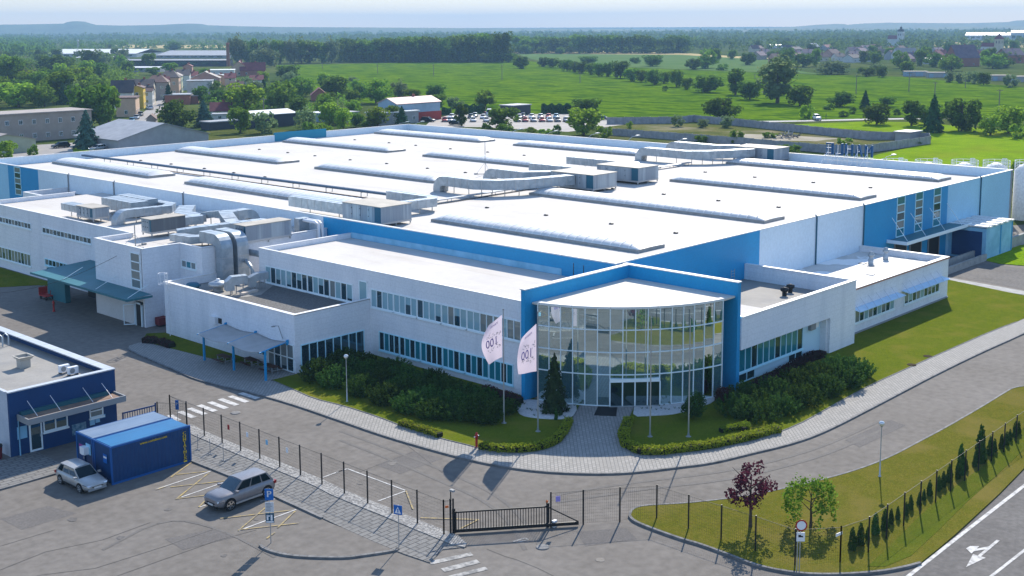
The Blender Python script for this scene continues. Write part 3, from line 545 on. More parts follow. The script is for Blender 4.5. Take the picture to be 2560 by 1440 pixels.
mb = MB(); coping(mb, [(X0+.15, Y0+.2), (X0+.15, Y1-.2)], HZ); coping(mb, [(X0+.15, Y0+.15), (X1-.15, Y0+.15)], HZ); coping(mb, [(X1-.15, Y0+.2), (X1-.15, Y1-.2)], HZ); coping(mb, [(X0+.15, Y1-.15), (X1-.15, Y1-.15)], HZ)
mb.build("coping", M_COPE, main)
mb = MB(); mb.box(X0-.05, 70.2, 7.5, X0-.02, 100.0, 8.1); mb.build("pale_wall_band", M_PBLUE, main)
for y in (162.75, 132.9, 150.0):
    mb = MB(); mb.tube([(X0-.1, y, 4), (X0-.1, y, 9.35), (X0+.1, y, 9.5)], .09); mb.build("downpipe", M_GREY, main)
for x in (117.2, 161.9, 128.2):
    mb = MB(); mb.tube([(x, Y0-.1, .1), (x, Y0-.1, 9.35), (x, Y0+.1, 9.5)], .09); mb.build("downpipe", M_DKTEAL, main)
for x0 in (136.75, 141.8, 147.1): window(main, 'Y', Y0, x0, x0+2.1, 4.45, 9.35, 1, [4, 3, 1, 3, 4], M_BFRAME, rows=5, sill=False, bar=.13)
window(main, 'X', X0, 177.8, 179.8, 5.0, 9.2, 1, [3, 1, 3, 1, 3], M_BFRAME, rows=5, sill=False, bar=.12)
mb = MB(); mb.box(138.5, Y1-.35, 8.2, 151, Y1-.31, 9.9, 0); mb.box(138.5, Y1-.3, HZ, 151, Y1, 9.85, 0); mb.build("raised_parapet", mat("teal_panel", (0.01, 0.22, 0.36), .5), main)
# skylights: glazed barrel vaults on a kerb
def skylight(x0, y0, y1):
    mb = MB(); wd = 4.4; n = 9; hk = .3; rise = .56
    mb.box(x0, y0, RZ-.05, x0+wd, y1, RZ+hk, 0)
    arc = [(x0+wd/2-(wd/2-.06)*math.cos(math.pi*k/n), RZ+hk+.02+rise*math.sin(math.pi*k/n)) for k in range(n+1)]
    def ring(y, sc=1.0, inset=0.0): return [(x0+wd/2+(p[0]-x0-wd/2)*(1-inset), y, RZ+hk+.02+(p[1]-RZ-hk-.02)*sc) for p in arc]
    rings = [ring(y0+.05, .05), ring(y0+1.1, 1.0)] + [ring(y, 1) for y in np.linspace(y0+2, y1-2, 3)] + [ring(y1-1.1, 1), ring(y1-.05, .05)]
    vs = [q for r in rings for q in r]; m_ = n+1
    mb.add(vs, [(i*m_+k, i*m_+k+1, (i+1)*m_+k+1, (i+1)*m_+k) for i in range(len(rings)-1) for k in range(n)], 1, True)
    y = y0+1.15
    while y < y1-1.0:
        a = ring(y); b = ring(y+.1); a2 = [(p[0]+(p[0]-x0-wd/2)*.015, p[1], p[2]+.035) for p in a]; b2_ = [(p[0]+(p[0]-x0-wd/2)*.015, p[1], p[2]+.035) for p in b]
        mb.add(a2+b2_, [(k, k+1, m_+k+1, m_+k) for k in range(n)], 2); y += 1.15
    return mb.build("skylight", [M_CONC, M_POLY, M_RIB], main)
for x0, spans in ((92.4, ((69.4, 98.6), (113.8, 149.4), (158.8, 188.8))), (115.8, ((69.6, 104.8), (122.9, 149.9), (159.4, 189.8))), (139.0, ((69.9, 99.0), (123.2, 150.2), (159.2, 189.6))), (162.6, ((70.2, 105.0), (122.4, 151.1), (159.8, 190.2)))):
    for a, b in spans: skylight(x0, a, b)
# roof drains
for x in (104.3, 127.5, 151.0):
    for y in range(74, 188, 9):
        mb = MB(); mb.lathe((x+random.uniform(-.3, .3), y+random.uniform(-1, 1), RZ), [(.28, 0), (.26, .12), (.12, .16), (0, .16)], 8); mb.build("roof_drain", M_DARKMET, main)
# flood lamps on the far parapet
for (x, y) in ((1000, 308), (1038, 307), (1283, 326), (1370, 331), (1473, 337), (1573, 343), (1690, 352), (1845, 366), (2210, 392)):
    p = onX(x, y, 173.6); mb = MB(); mb.tube([(173.3, p.y, 9.35), (173.9, p.y-.3, p.z), (174.9, p.y-.9, p.z+.25)], .05); mb.box(174.5, p.y-1.2, p.z+.2, 175.3, p.y-.7, p.z+.36); mb.build("flood_lamp", M_STEEL, main)
# loading dock on the right wall
mb = MB(); mb.box(134.4, 61.5, 4.25, 153.2, 63.98, 4.35, 0); mb.box(134.3, 61.4, 4.1, 153.2, 61.5, 4.5, 1); mb.box(134.3, 61.5, 4.1, 134.4, 63.97, 4.5, 1)
can = mb.build("dock_canopy", [M_TEAL, M_WFRAME], main)
for x in (135.5, 140.5, 146, 151.2):
    mb = MB(); mb.tube([(x, 63.97, 7.0), (x, 61.9, 4.4)], .035); mb.build("hanger_rod", M_WFRAME, can)
for x in (138, 142.2, 147.5):
    mb = MB(); mb.box(x-1.5, 63.9, .3, x+1.5, 63.97, 3.6, 0); mb.box(x-1.7, 63.86, .3, x-1.5, 63.98, 3.8, 1); mb.box(x+1.5, 63.86, .3, x+1.7, 63.98, 3.8, 1); mb.build("dock_door", [M_DARKMET, M_GREY], main)
mb = MB(); mb.box(152.2, 59.1, .0, 160.9, 63.97, 4.1, 0); mb.box(156.9, 59.02, .2, 157.1, 59.1, 4.05, 1); mb.box(160.7, 59.02, .2, 160.9, 59.1, 4.05, 1); mb.box(152.12, 59.6, .3, 152.2, 63.5, 3.6, 2)
for k in range(10): mb.box(152.0+k*.92, 58.95, 4.1+.1*(k % 2 == 0), 152.0+(k+1)*.92, 63.96, 4.28+.1*(k % 2 == 0), 3)
mb.build("dock_house", [M_PBLUE, M_BLUE, M_NAVY, M_WHITE], main)
mb = MB(); mb.box(134, 60.4, 0, 153, 60.7, 1.1); mb.box(126, 58.8, 0, 152, 59.1, .9); mb.box(161.2, 59.6, 0, 175, 60.0, 1.5); mb.build("dock_wall", M_CONC, main)
mb = MB()
for x in (128.3, 130.3, 132.3): mb.tube([(x, 57.5, 0), (x, 57.5, 1.05)], .04)
mb.tube([(128.3, 57.5, 1.05), (132.3, 57.5, 1.05)], .04); mb.tube([(128.3, 57.5, .6), (132.3, 57.5, .6)], .03); mb.build("ramp_railing", M_STEEL, main)

# ---- office wing: facade x = 70.2
OX, OZ = 70.2, 7.95
mb = MB(); mb.box(OX, 63.66, 0, OX+.3, 100.3, OZ, 0); mb.box(OX+.3, 100.0, 0, 81.9, 100.3, OZ, 0); mb.box(OX+.3, 63.66, 7.2, 81.95, 100, 7.48, 1)
off = mb.build("office_wing", [M_PLAS, M_ROOF], fac); W[off.name] = W[fac.name]
mb = MB(); coping(mb, [(OX+.12, 63.8), (OX+.12, 100.2)], OZ, .3, .07); coping(mb, [(OX+.1, 100.15), (81.9, 100.15)], OZ, .3, .07); mb.build("coping", M_COPE, off)
def ribbons(par, ax, pl, a, b, z0, z1, nwin, npane, pats, **k):
    st = (b-a)/nwin
    for i in range(nwin): window(par, ax, pl, a+i*st+.04, a+(i+1)*st-.04, z0, z1, npane, pats[i % len(pats)], **k)
ribbons(off, 'X', OX, 64.4, 83.0, 4.68, 6.3, 6, 4, [[3, 3, 2, 3], [3, 3, 2, 2], [2, 2, 3, 2], [2, 2, 2, 1], [2, 2, 2, 2], [2, 2, 1, 2]])
ribbons(off, 'X', OX, 85.6, 99.2, 4.68, 6.3, 4, 4, [[2, 1, 2, 3], [1, 2, 2, 1], [1, 2, 1, 2], [2, 2, 1, 2]])
mb = MB(); wbox(mb, 'X', OX, 83.6, 84.6, 4.7, 6.8, -.01, .03, 1); wbox(mb, 'X', OX, 83.5, 84.7, 4.62, 4.7, 0, .08, 0); wbox(mb, 'X', OX, 83.5, 83.6, 4.7, 6.9, 0, .06, 0); wbox(mb, 'X', OX, 84.6, 84.7, 4.7, 6.9, 0, .06, 0); wbox(mb, 'X', OX, 83.5, 84.7, 6.8, 6.9, 0, .065, 0)
mb.build("roof_door", [M_WFRAME, M_GLB], off)
ribbons(off, 'X', OX, 65.3, 82.0, .82, 2.5, 6, 4, [[4, 1, 4, 4], [4, 1, 4, 1], [4, 1, 4, 4], [1, 1, 1, 4], [4, 1, 4, 1], [1, 1, 4, 1]], fr=M_BFRAME)

# ---- entrance: blue portal walls and glass rotunda
mb = MB(); mb.box(69.35, 63.25, 0, 82.0, 63.65, 9.2, 0); mb.box(82.9, 52.1, 0, 83.35, 63.95, 9.2, 0); mb.box(82.0, 63.25, 0, 82.9, 63.65, 9.2, 0)
por = mb.build("entrance_portal", [wave_bump(mat("blue_render", (0.012, 0.3, 0.59), .6, c2=(.011, .275, .55), scale=.4, coord='W', fine=.06), 'Z', 20, .05, .005)], fac); W[por.name] = W[fac.name]
mb = MB(); mb.box(69.3, 63.2, 9.2, 82.85, 63.75, 9.28); mb.box(82.85, 52.05, 9.203, 83.4, 63.99, 9.285); mb.build("coping", M_COPE, por)
P1, P2, P3 = Vector((70.2, 62.6)), Vector((73.35, 56.55)), Vector((81.1, 52.35))
ax_, ay_, bx_, by_, cx_, cy_ = *P1, *P2, *P3
dd = 2*(ax_*(by_-cy_)+bx_*(cy_-ay_)+cx_*(ay_-by_))
RC = Vector((((ax_**2+ay_**2)*(by_-cy_)+(bx_**2+by_**2)*(cy_-ay_)+(cx_**2+cy_**2)*(ay_-by_))/dd, ((ax_**2+ay_**2)*(cx_-bx_)+(bx_**2+by_**2)*(ax_-cx_)+(cx_**2+cy_**2)*(bx_-ax_))/dd))
RR = (P1-RC).length; th0 = math.atan2(P1.y-RC.y, P1.x-RC.x); th1 = math.atan2(P3.y-RC.y, P3.x-RC.x)
if th0 < 0: th0 += 2*math.pi
if th1 < th0-math.pi: th1 += 2*math.pi
if th1 < 0: th1 += 2*math.pi
NB = 16; TH = [th0+(th1-th0)*i/NB for i in range(NB+1)]
AP = [Vector((RC.x+RR*math.cos(t), RC.y+RR*math.sin(t), 0)) for t in TH]
def inward(t, r): return Vector((RC.x+(RR-r)*math.cos(t), RC.y+(RR-r)*math.sin(t), 0))
sector = [(p.x, p.y) for p in AP]+[(82.88, 52.35), (82.88, 63.22), (70.2, 63.22)]
mb = MB(); mb.prism(sector, 7.95, 8.1, 0); 
rot = mb.build("glass_rotunda", [mat("rotunda_roof", (.68, .64, .57), .75, c2=(.58, .54, .48), scale=.35, coord='W', fine=.04), M_CONC], fac); W[rot.name] = W[fac.name]
mb = MB(); out = [Vector((RC.x+(RR+.12)*math.cos(t), RC.y+(RR+.12)*math.sin(t), 0)) for t in TH]
for i in range(NB): mb.prism([out[i], out[i+1], inward(TH[i+1], .25), inward(TH[i], .25)], 8.08, 8.22)
mb.build("roof_edge", M_COPE, rot)
mb = MB(); mb.prism([(x+(77.5-x)*.015, y+(58.5-y)*.015) for x, y in sector], 0.0, .16); mb.build("floor_slab", M_CONC, rot)
ZR = [.18, 2.72, 4.52, 6.33, 8.05]
bays_door = (6, 7, 8, 9)
mb = MB()
for i in range(NB):
    a, b = AP[i], AP[i+1]
    for k in range(4):
        z0 = ZR[k]
        if i in bays_door and k == 0: z0 = 2.2
        mb.add([(a.x, a.y, z0), (b.x, b.y, z0), (b.x, b.y, ZR[k+1]), (a.x, a.y, ZR[k+1])], [(0, 1, 2, 3)], 0)
mb.build("curtain_glass", M_ROT, rot)
mb = MB()
for i, p in enumerate(AP):
    q = inward(TH[i], -.05); r_ = inward(TH[i], .08); z0 = .16
    mb.obox(q, r_, .075, z0, 8.08)
for z in ZR:
    for i in range(NB):
        if z < 1 and i in bays_door: continue
        q, r_ = inward(TH[i], -.035), inward(TH[i+1], -.035); mb.obox(q, r_, .07, z-.035, z+.035)
mb.build("curtain_frame", M_WFRAME, rot)
mb = MB()
a, b = inward(TH[6], -.12), inward(TH[10], -.12); mb.obox(a, b, .25, 2.14, 2.4, 0)
dn = (b-a).normalized()
for k in range(5):
    p = a+(b-a)*k/4; mb.obox(p-dn*.05, p+dn*.05, .12, .17, 2.15, 0)
for k in range(4):
    p = a+(b-a)*(k+.03)/4; q = a+(b-a)*(k+.97)/4; mb.obox(p, q, .02, .2, 2.12, 1)
mb.obox(a, b, .3, .125, .2, 2)
mb.build("sliding_door", [M_WFRAME, glass("door_glass", (.5, .68, .7), .2, (.01, .03, .04), see=.3), M_STEEL], rot)
mb = MB(); mb.prism([(p.x+(77.5-p.x)*.12, p.y+(58.5-p.y)*.12) for p in AP[1:-1]]+[(82.8, 54.5), (82.8, 63.1), (72.5, 63.1)], 4.1, 4.4); mb.build("gallery_floor", M_CONC, rot)
for t in (2, 5, 9, 12):
    c = inward(TH[t], 1.8); mb = MB(); mb.tube([(c.x, c.y, .16), (c.x, c.y, 7.95)], .18, 10); mb.build("column", M_BLUE, rot)
mb = MB(); mb.box(76.5, 60.2, .16, 79.5, 61.4, 1.2, 0); mb.box(74.5, 62.4, .16, 81.5, 63.0, 2.6, 1); mb.build("reception_desk", [M_WOOD, M_SIGNB], rot)

# ---- canteen wing, x 61.7..70.2, y 83.25..104.2
mb = MB(); CZ = 5.28
mb.box(61.7, 83.25, 0, 62.0, 104.2, CZ, 0); mb.box(62.0, 83.25, 0, OX-.01, 83.55, CZ, 0); mb.box(62.0, 103.9, 0, OX+.0, 104.2, CZ, 0); mb.box(62.0, 83.55, 4.3, OX-.01, 103.9, 4.55, 1)
ctn = mb.build("canteen_wing", [M_PLAS, M_ROOFGRAV], fac); W[ctn.name] = W[fac.name]
mb = MB(); coping(mb, [(61.85, 83.4), (61.85, 104.05)], CZ, .42, .08); coping(mb, [(61.85, 83.4), (OX-.2, 83.4)], CZ, .42, .08); coping(mb, [(61.9, 104.05), (OX-.2, 104.05)], CZ, .42, .08); mb.build("coping", M_COPE, ctn)
mb = MB(); mb.sheet([(62.2, 97.2), (65, 95.2), (66.6, 95), (69.9, 97.6), (69.9, 103.6), (62.2, 103.6)], 4.57); mb.build("roof_felt", M_ROOF3, ctn)
window(ctn, 'Y', 83.25, 62.3, 69.4, .25, 2.55, 8, [1], M_BFRAME, rows=1, sill=False)
window(ctn, 'X', 61.7, 83.5, 87.2, .2, 2.6, 4, [1, 3, 1, 3, 3, 3, 1, 3], M_WFRAME, rows=2, sill=False)
window(ctn, 'X', 61.7, 87.4, 92.8, .9, 2.55, 7, [1, 3, 1], M_WFRAME, rows=1, sill=False)
mb = MB(); wbox(mb, 'X', 61.7, 95.0, 96.0, 2.6, 3.3, 0, .35, 0); wbox(mb, 'X', 61.7, 94.4, 94.9, 2.7, 3.2, 0, .06, 1); mb.build("wall_air_unit", [M_SIGNW, M_DARKMET], ctn)
mb = MB(); mb.tube([(61.6, 84.9, 3.0), (61.2, 84.9, 4.2), (60.7, 84.9, 4.3)], .03); mb.box(60.5, 84.8, 4.22, 60.8, 85, 4.3); mb.build("wall_lamp", M_GREY, ctn)

# ---- service wing: tower x 61.7, block x 66..81.9
mb = MB(); SZ = 8.05
mb.box(61.75, 108.3, 3.4, 62.05, 117.75, SZ, 0); mb.box(61.75, 108.1, 0, 66.1, 108.4, SZ, 0); mb.box(62.05, 117.45, 3.4, 66, 117.75, SZ, 0)
mb.box(61.75, 109.9, 0, 62.05, 118.0, 3.4, 2); mb.box(61.75, 108.4, 2.6, 62.05, 109.9, 3.4, 2)
mb.box(66.0, 104.4, 0, 66.3, 108.1, SZ, 0); mb.box(66.0, 104.1, 0, 81.9, 104.4, SZ-.02, 0); mb.box(66.0, 117.75, 3.4, 66.3, 153.6, SZ, 0)
mb.box(66.0, 126, 0, 66.3, 153.6, 3.4, 0)
mb.box(66.3, 153.3, 0, 78, 153.6, SZ, 0); mb.box(75.4, 153.6, 0, 75.7, 163.2, SZ-.6, 0); mb.box(75.7, 162.9, 0, 81.9, 163.2, SZ-.6, 0)
mb.box(62.05, 108.4, 7.35, 66.0, 117.45, 7.6, 1); mb.box(66.3, 104.4, 7.35, 81.9, 153.3, 7.6, 1); mb.box(66.06, 108.4, 7.352, 66.3, 117.6, 7.598, 1); mb.box(75.7, 153.6, 6.6, 81.9, 162.9, 6.8, 3)
mb.box(65.0, 118.0, 0, 65.2, 126, 3.4, 4)
srv = mb.build("service_wing", [M_PLAS, M_ROOF, mat("beige_render", (.62, .6, .58), .85, c2=(.55, .54, .52), scale=.5, coord='W', fine=.06), M_ROOF3, M_DARKMET], fac); W[srv.name] = W[fac.name]
mb = MB(); coping(mb, [(61.9, 108.2), (61.9, 117.6)], SZ, .34, .07); coping(mb, [(61.9, 108.25), (66.1, 108.25)], SZ, .34, .07); coping(mb, [(61.9, 117.6), (66.1, 117.6)], SZ, .34, .07)
coping(mb, [(66.15, 117.7), (66.15, 153.5)], SZ, .34, .07); coping(mb, [(66.15, 104.25), (66.15, 108.0)], SZ, .34, .07); coping(mb, [(66.2, 104.25), (81.8, 104.25)], SZ, .34, .07); coping(mb, [(66.2, 153.45), (78, 153.45)], SZ, .34, .07); coping(mb, [(75.55, 153.7), (75.55, 163)], SZ-.6, .34, .07); coping(mb, [(75.6, 163.05), (81.8, 163.05)], SZ-.6, .34, .07)
mb.build("coping", M_COPE, srv)
window(srv, 'X', 66.0, 141.2, 150.6, 5.88, 6.55, 11, [1, 1, 3], M_WFRAME)
window(srv, 'X', 66.0, 126.5, 138.2, 5.82, 6.47, 13, [1, 1, 3, 1], M_WFRAME)
window(srv, 'X', 66.0, 141.8, 153.0, 1.2, 2.65, 13, [3, 3, 1, 3], M_WFRAME)
window(srv, 'X', 66.0, 132.6, 138.0, 1.95, 2.68, 6, [1, 1, 3], M_BFRAME)
window(srv, 'X', 61.75, 108.65, 110.4, 3.9, 7.5, 1, [3], M_WFRAME, rows=4, sill=False, bar=.12)
window(srv, 'X', 66.0, 105.2, 107.8, 5.72, 6.42, 3, [3, 4, 3], M_WFRAME)
mb = MB(); mb.add([(59.0, 106.6, 3.55), (59.0, 127, 3.55), (61.74, 106.6, 3.7), (61.74, 117.9, 3.7), (65.98, 117.9, 3.95), (65.98, 127, 3.95)], [(0, 2, 3, 1), (1, 3, 4, 5)], 0)
mb.box(58.9, 106.6, 3.4, 59.0, 127, 3.62, 0); mb.box(58.95, 106.5, 3.4, 61.74, 106.6, 3.6, 0)
cn = mb.build("service_canopy", [M_TEAL], srv)
for y in (107.2, 113.5, 120.5):
    mb = MB(); mb.tube([(59.4, y, 3.6), (61.72, y, 4.6)], .03); mb.build("hanger_rod", M_WFRAME, cn)
mb = MB(); mb.box(61.6, 124.6, 0, 62.2, 128.6, 3.5); mb.build("canopy_pillar", M_TEAL, srv)
mb = MB(); mb.box(61.7, 108.75, .05, 61.78, 109.75, 2.3, 1); mb.box(61.62, 108.6, 0, 61.8, 108.75, 2.45, 0); mb.box(61.62, 109.75, 0, 61.8, 109.9, 2.45, 0); mb.box(61.62, 108.6, 2.3, 61.8, 109.9, 2.45, 0)
mb.obox((61.6, 109.85), (60.7, 110.5), .06, .1, .2, 0); mb.obox((61.6, 109.85), (60.7, 110.5), .06, 2.15, 2.25, 0); mb.obox((60.75, 110.47), (60.68, 110.52), .06, .1, 2.25, 0); mb.obox((61.6, 109.85), (61.52, 109.9), .06, .1, 2.25, 0)
tag(mb.build("door", [M_WFRAME, M_DARKMET], srv), "white glazed door standing open")

# ---- annex beside the portal, x 83.4..103.2, y 52..64
mb = MB(); AZ = 6.2
mb.box(83.42, 52.0, 3.48, 98.4, 52.3, AZ, 0); mb.box(98.4, 52.0, 0, 103.2, 52.3, AZ, 0); mb.box(102.9, 52.3, 0, 103.2, 63.97, AZ, 0); mb.box(83.42, 52.9, 0, 98.2, 53.1, 3.48, 2); mb.box(98.2, 52.3, 0, 98.4, 53.1, 3.48, 0); mb.box(83.42, 52.3, 3.4, 98.4, 52.9, 3.48, 0)
mb.box(83.42, 52.3, 4.5, 102.9, 63.97, 4.7, 1)
anx = mb.build("annex", [M_PLAS, M_ROOF3, mat("annex_plinth", (.5, .7, .8), .8)], fac); W[anx.name] = W[fac.name]
mb = MB(); coping(mb, [(83.7, 52.15), (103.05, 52.15)], AZ, .45, .09); coping(mb, [(103.05, 52.2), (103.05, 63.7)], AZ, .45, .09); mb.build("coping", M_COPE, anx)
mb = MB(); mb.box(83.6, 53.0, 4.7, 92.5, 59.5, 4.86); mb.build("roof_insulation", M_ROOF, anx)
mb = MB(); mb.box(98.8, 62.9, 4.7, 98.85, 62.95, 6.4, 0); mb.box(99.4, 62.9, 4.7, 99.45, 62.95, 6.4, 0)
for k in range(6): mb.box(98.85, 62.9, 4.9+.26*k, 99.4, 62.94, 4.94+.26*k, 0)
mb.build("roof_ladder", M_STEEL, anx)
window(anx, 'Y', 52.9, 84.5, 95.0, 1.15, 3.2, 11, [4, 4, 1, 4], M_BFRAME, sill=True)
window(anx, 'Y', 52.9, 84.5, 87.0, .25, 1.05, 2, [1], M_BFRAME, sill=False); window(anx, 'Y', 52.9, 92.6, 95.0, .25, 1.05, 2, [1], M_BFRAME, sill=False)
mb = MB(); wbox(mb, 'Y', 52.9, 96.0, 96.9, 2.6, 3.2, 0, .3, 0); wbox(mb, 'Y', 52.9, 97.0, 97.5, 2.7, 3.3, 0, .25, 1); mb.build("wall_air_unit", [M_GREY, M_SIGNW], anx)

# ---- long low annex, x 103.2..127.8, y 53.6..64
mb = MB(); LZ = 4.65
mb.box(103.2, 53.6, 0, 127.8, 53.9, LZ, 0); mb.box(127.5, 53.9, 0, 127.8, 63.97, LZ, 0); mb.box(103.2, 53.9, 3.85, 127.5, 63.97, 4.05, 1); mb.box(103.2, 53.5, 0, 127.85, 53.6, .3, 2)
lan = mb.build("low_annex", [M_PLAS, M_ROOF2, M_GREY], fac); W[lan.name] = W[fac.name]
mb = MB(); coping(mb, [(103.45, 53.75), (127.6, 53.75)], LZ, .5, .08, 0); coping(mb, [(127.65, 53.8), (127.65, 63.7)], LZ, .5, .08, 0); mb.box(103.25, 53.48, LZ-.1, 127.9, 53.52, LZ+.02, 1); mb.build("coping", [M_COPE, mat("rust_edge", (.45, .2, .12), .7)], lan)
window(lan, 'Y', 53.6, 106.3, 114.7, 1.22, 2.45, 9, [3, 1, 2], M_WFRAME); window(lan, 'Y', 53.6, 117.1, 125.5, 1.22, 2.45, 9, [3, 2, 1], M_WFRAME)
for x0 in (105.6, 116.4):
    for k in range(6):
        mb = MB(); a = x0+k*1.65; mb.add([(a, 53.58, 2.78), (a+1.6, 53.58, 2.78), (a+1.6, 52.65, 2.62), (a, 52.65, 2.62), (a, 53.58, 2.74), (a+1.6, 53.58, 2.74), (a+1.6, 52.65, 2.56), (a, 52.65, 2.56)], [(0, 1, 2, 3), (7, 6, 5, 4), (3, 2, 6, 7), (0, 3, 7, 4), (1, 5, 6, 2)], 0)
        mb.tube([(a+.05, 52.7, 2.6), (a+.05, 53.58, 3.6)], .015, 4, 1); mb.build("sun_shade", [mat("shade_panel", (.45, .66, .85), .3), M_STEEL], lan)
for (x, y) in ((r6(1420, 770)), (r6(1530, 738))):
    p = g(x, y, 4.05); mb = MB(); mb.lathe((p.x, p.y, 4.05), [(.3, 0), (.3, .5), (.2, .6), (.2, .75), (.36, .85), (.36, 1.05), (.2, 1.15), (.3, 1.25), (0, 1.35)], 10); mb.build("roof_vent", M_GALV, lan)
for q in ((1420, 790), (1420, 855), (1357, 772), (1700, 823)):
    p = g(*r6(*q), 4.05); mb = MB(); mb.box(p.x-.35, p.y-.35, 4.05, p.x+.35, p.y+.35, 4.13); mb.build("roof_hatch", M_GREY, lan)
for q in ((777, 1010), (820, 985)):
    p = g(*r6(*q), 4.7); mb = MB(); mb.lathe((p.x, p.y, 4.7), [(.22, 0), (.22, .35), (.4, .5), (.4, .72), (0, .85)], 10); mb.build("roof_vent", M_DARKMET, anx)

# ================================================================== things standing on the roofs
def air_handler(x0, y0, x1, y1, z0, z1, label, side='X'):
    t = thing("air_handling_unit", label, "air handler", ((x0+x1)/2, (y0+y1)/2, z0-.45), "air handling units on the flat roofs")
    mb = MB(); mb.box(x0, y0, z0, x1, y1, z1-.06); mb.build("casing", M_GALVP, t)
    mb = MB(); mb.box(x0-.08, y0-.08, z1-.06, x1+.08, y1+.08, z1); mb.build("lid", M_TIN, t)
    mb = MB(); mb.box(x0-.02, y0-.02, z0-.2, x1+.02, y1+.02, z0-.002, 0)
    for px in (x0+.1, (x0+x1)/2, x1-.1):
        for py in (y0+.1, y1-.1): mb.box(px-.06, py-.06, z0-.46, px+.06, py+.06, z0-.2, 0)
    mb.build("support_frame", M_STEEL, t)
    mb = MB(); mb.box(x0-.015, y0+.02, z0+.04, x0-.001, y0+(y1-y0)*.16, z1-.1); mb.build("service_panel", M_DKTEAL, t)
    for f in (.3, .52, .74):
        ya = y0+(y1-y0)*f; mb = MB(); mb.box(x0-.03, ya, z0+.08, x0-.002, ya+(y1-y0)*.17, z1-.14, 0)
        for zz in (.3, .7): mb.box(x0-.06, ya+.03, z0+(z1-z0)*zz, x0-.03, ya+.12, z0+(z1-z0)*zz+.1, 1)
        mb.build("access_door", [M_GALVP, M_DARKMET], t)
    return t
air_handler(85.7, 99.4, 90.2, 106.0, 8.65, 10.45, "big panelled air unit on the main roof edge above the pale office roof")
air_handler(122.7, 99.6, 127.7, 107.0, 8.65, 10.5, "big panelled air unit mid main roof, nearer of the adjoining two")
air_handler(133.0, 100.0, 137.7, 107.3, 8.65, 10.5, "big panelled air unit mid main roof, farther of the adjoining two")
air_handler(168.1, 99.6, 172.8, 107.0, 8.65, 10.45, "big panelled air unit by the far parapet left of the roof letters")
air_handler(67.9, 129.5, 70.0, 133.3, 8.25, 9.4, "small air unit on the left wing roof, farthest left")
air_handler(67.0, 115.2, 71.2, 117.2, 8.3, 9.7, "beige topped air unit on the left wing roof beside the wire-stayed mast")
air_handler(71.2, 103.9, 77.0, 106.0, 8.1, 9.7, "long beige topped air unit on the left wing roof above the twin ducts")
def duct(pts, w, h, label, mats=None, legs=True, base=None):
    t = thing("air_duct", label, "duct", (pts[0][0], pts[0][1], base if base else min(p[2] for p in pts)-h/2), "galvanised air ducts on the roofs")
    mb = MB(); mb.sweep(pts, w, h); mb.build("duct_run", mats or M_GALV, t)
    mb = MB(); n = 0
    for a, b in zip(pts, pts[1:]):
        a = Vector(a); b = Vector(b); L = (b-a).length; d = (b-a).normalized()
        k = .9
        while k < L-.3:
            mb.sweep([a+d*k, a+d*(k+.06)], w+.05, h+.05); k += 1.25; n += 1
    if n: mb.build("flange", M_STEEL, t)
    if legs and base is not None:
        mb = MB()
        for a, b in zip(pts, pts[1:]):
            if abs(a[2]-b[2]) < .5 and a[2]-h/2-base > .3:
                for f in (.25, .75): p = Vector(a)*(1-f)+Vector(b)*f; mb.box(p.x-.04, p.y-.04, base, p.x+.04, p.y+.04, p.z-h/2+.01)
        if mb.v: mb.build("leg", M_STEEL, t)
    return t
def bend(c, r, a0, a1, ax, n=5):          # quarter bend in the vertical plane, ax = horizontal unit direction
    return [(c[0]+ax[0]*r*math.cos(a0+(a1-a0)*k/n), c[1]+ax[1]*r*math.cos(a0+(a1-a0)*k/n), c[2]+r*math.sin(a0+(a1-a0)*k/n)) for k in range(n+1)]
def goose(x, y, ztop, zr, ax, rest, w, h, label):   # riser that curves over into a run
    r = h/2+.55; c = (x+ax[0]*r, y+ax[1]*r, ztop-h/2-r)
    pts = [(x, y, zr)] + bend(c, r, math.pi, math.pi/2, ax) + rest
    return duct(pts, w, h, label, base=zr)
goose(110.8, 116.2, 10.3, RZ, (0, -1), [(110.8, 109.5, 9.65), (112.2, 107.0, 9.65), (115.5, 105.0, 9.65), (122.6, 103.3, 9.65)], 1.6, 1.25, "swan-necked galvanised duct feeding the nearer of the adjoining air units")
goose(121.3, 117.2, 10.3, RZ, (0, -1), [(121.3, 110.5, 9.65), (123.5, 108.4, 9.65), (125.0, 107.1, 9.65)], 1.6, 1.25, "swan-necked galvanised duct half hidden behind a longer one mid roof")
goose(158.3, 118.5, 10.3, RZ, (0, -1), [(158.3, 109.5, 9.65), (160.5, 107.0, 9.65), (163.5, 105.2, 9.65), (168.0, 103.5, 9.65)], 1.6, 1.25, "swan-necked galvanised duct feeding the air unit by the far parapet")
goose(168.0, 119.5, 10.5, RZ, (0, -1), [(168.0, 110.5, 9.8), (170, 107.1, 9.8)], 1.6, 1.25, "swan-necked galvanised duct close to the far parapet")
duct([(87.5, 106.1, 9.4), (87.5, 117.0, 9.4)], 2.2, 1.2, "wide flat duct running left from the big air unit at the roof edge", base=RZ)
duct([(90.3, 104.5, 9.3), (97.5, 103.8, 9.3), (98.5, 104.8, 9.3), (98.5, 112.5, 9.3)], 1.2, 1.0, "L-shaped duct behind the big air unit at the roof edge", base=RZ)
duct([(127.8, 105.6, 9.7), (129.5, 105.6, 9.7), (130.0, 106.2, 9.7), (130.0, 117.0, 9.7)], 1.5, 1.1, "flat duct between the adjoining air units mid roof", base=RZ)
duct([(137.8, 105.6, 9.7), (139.5, 105.6, 9.7), (140.2, 106.2, 9.7), (140.2, 118.5, 9.7)], 1.5, 1.1, "flat duct behind the farther of the adjoining air units", base=RZ)
ZB = 7.6
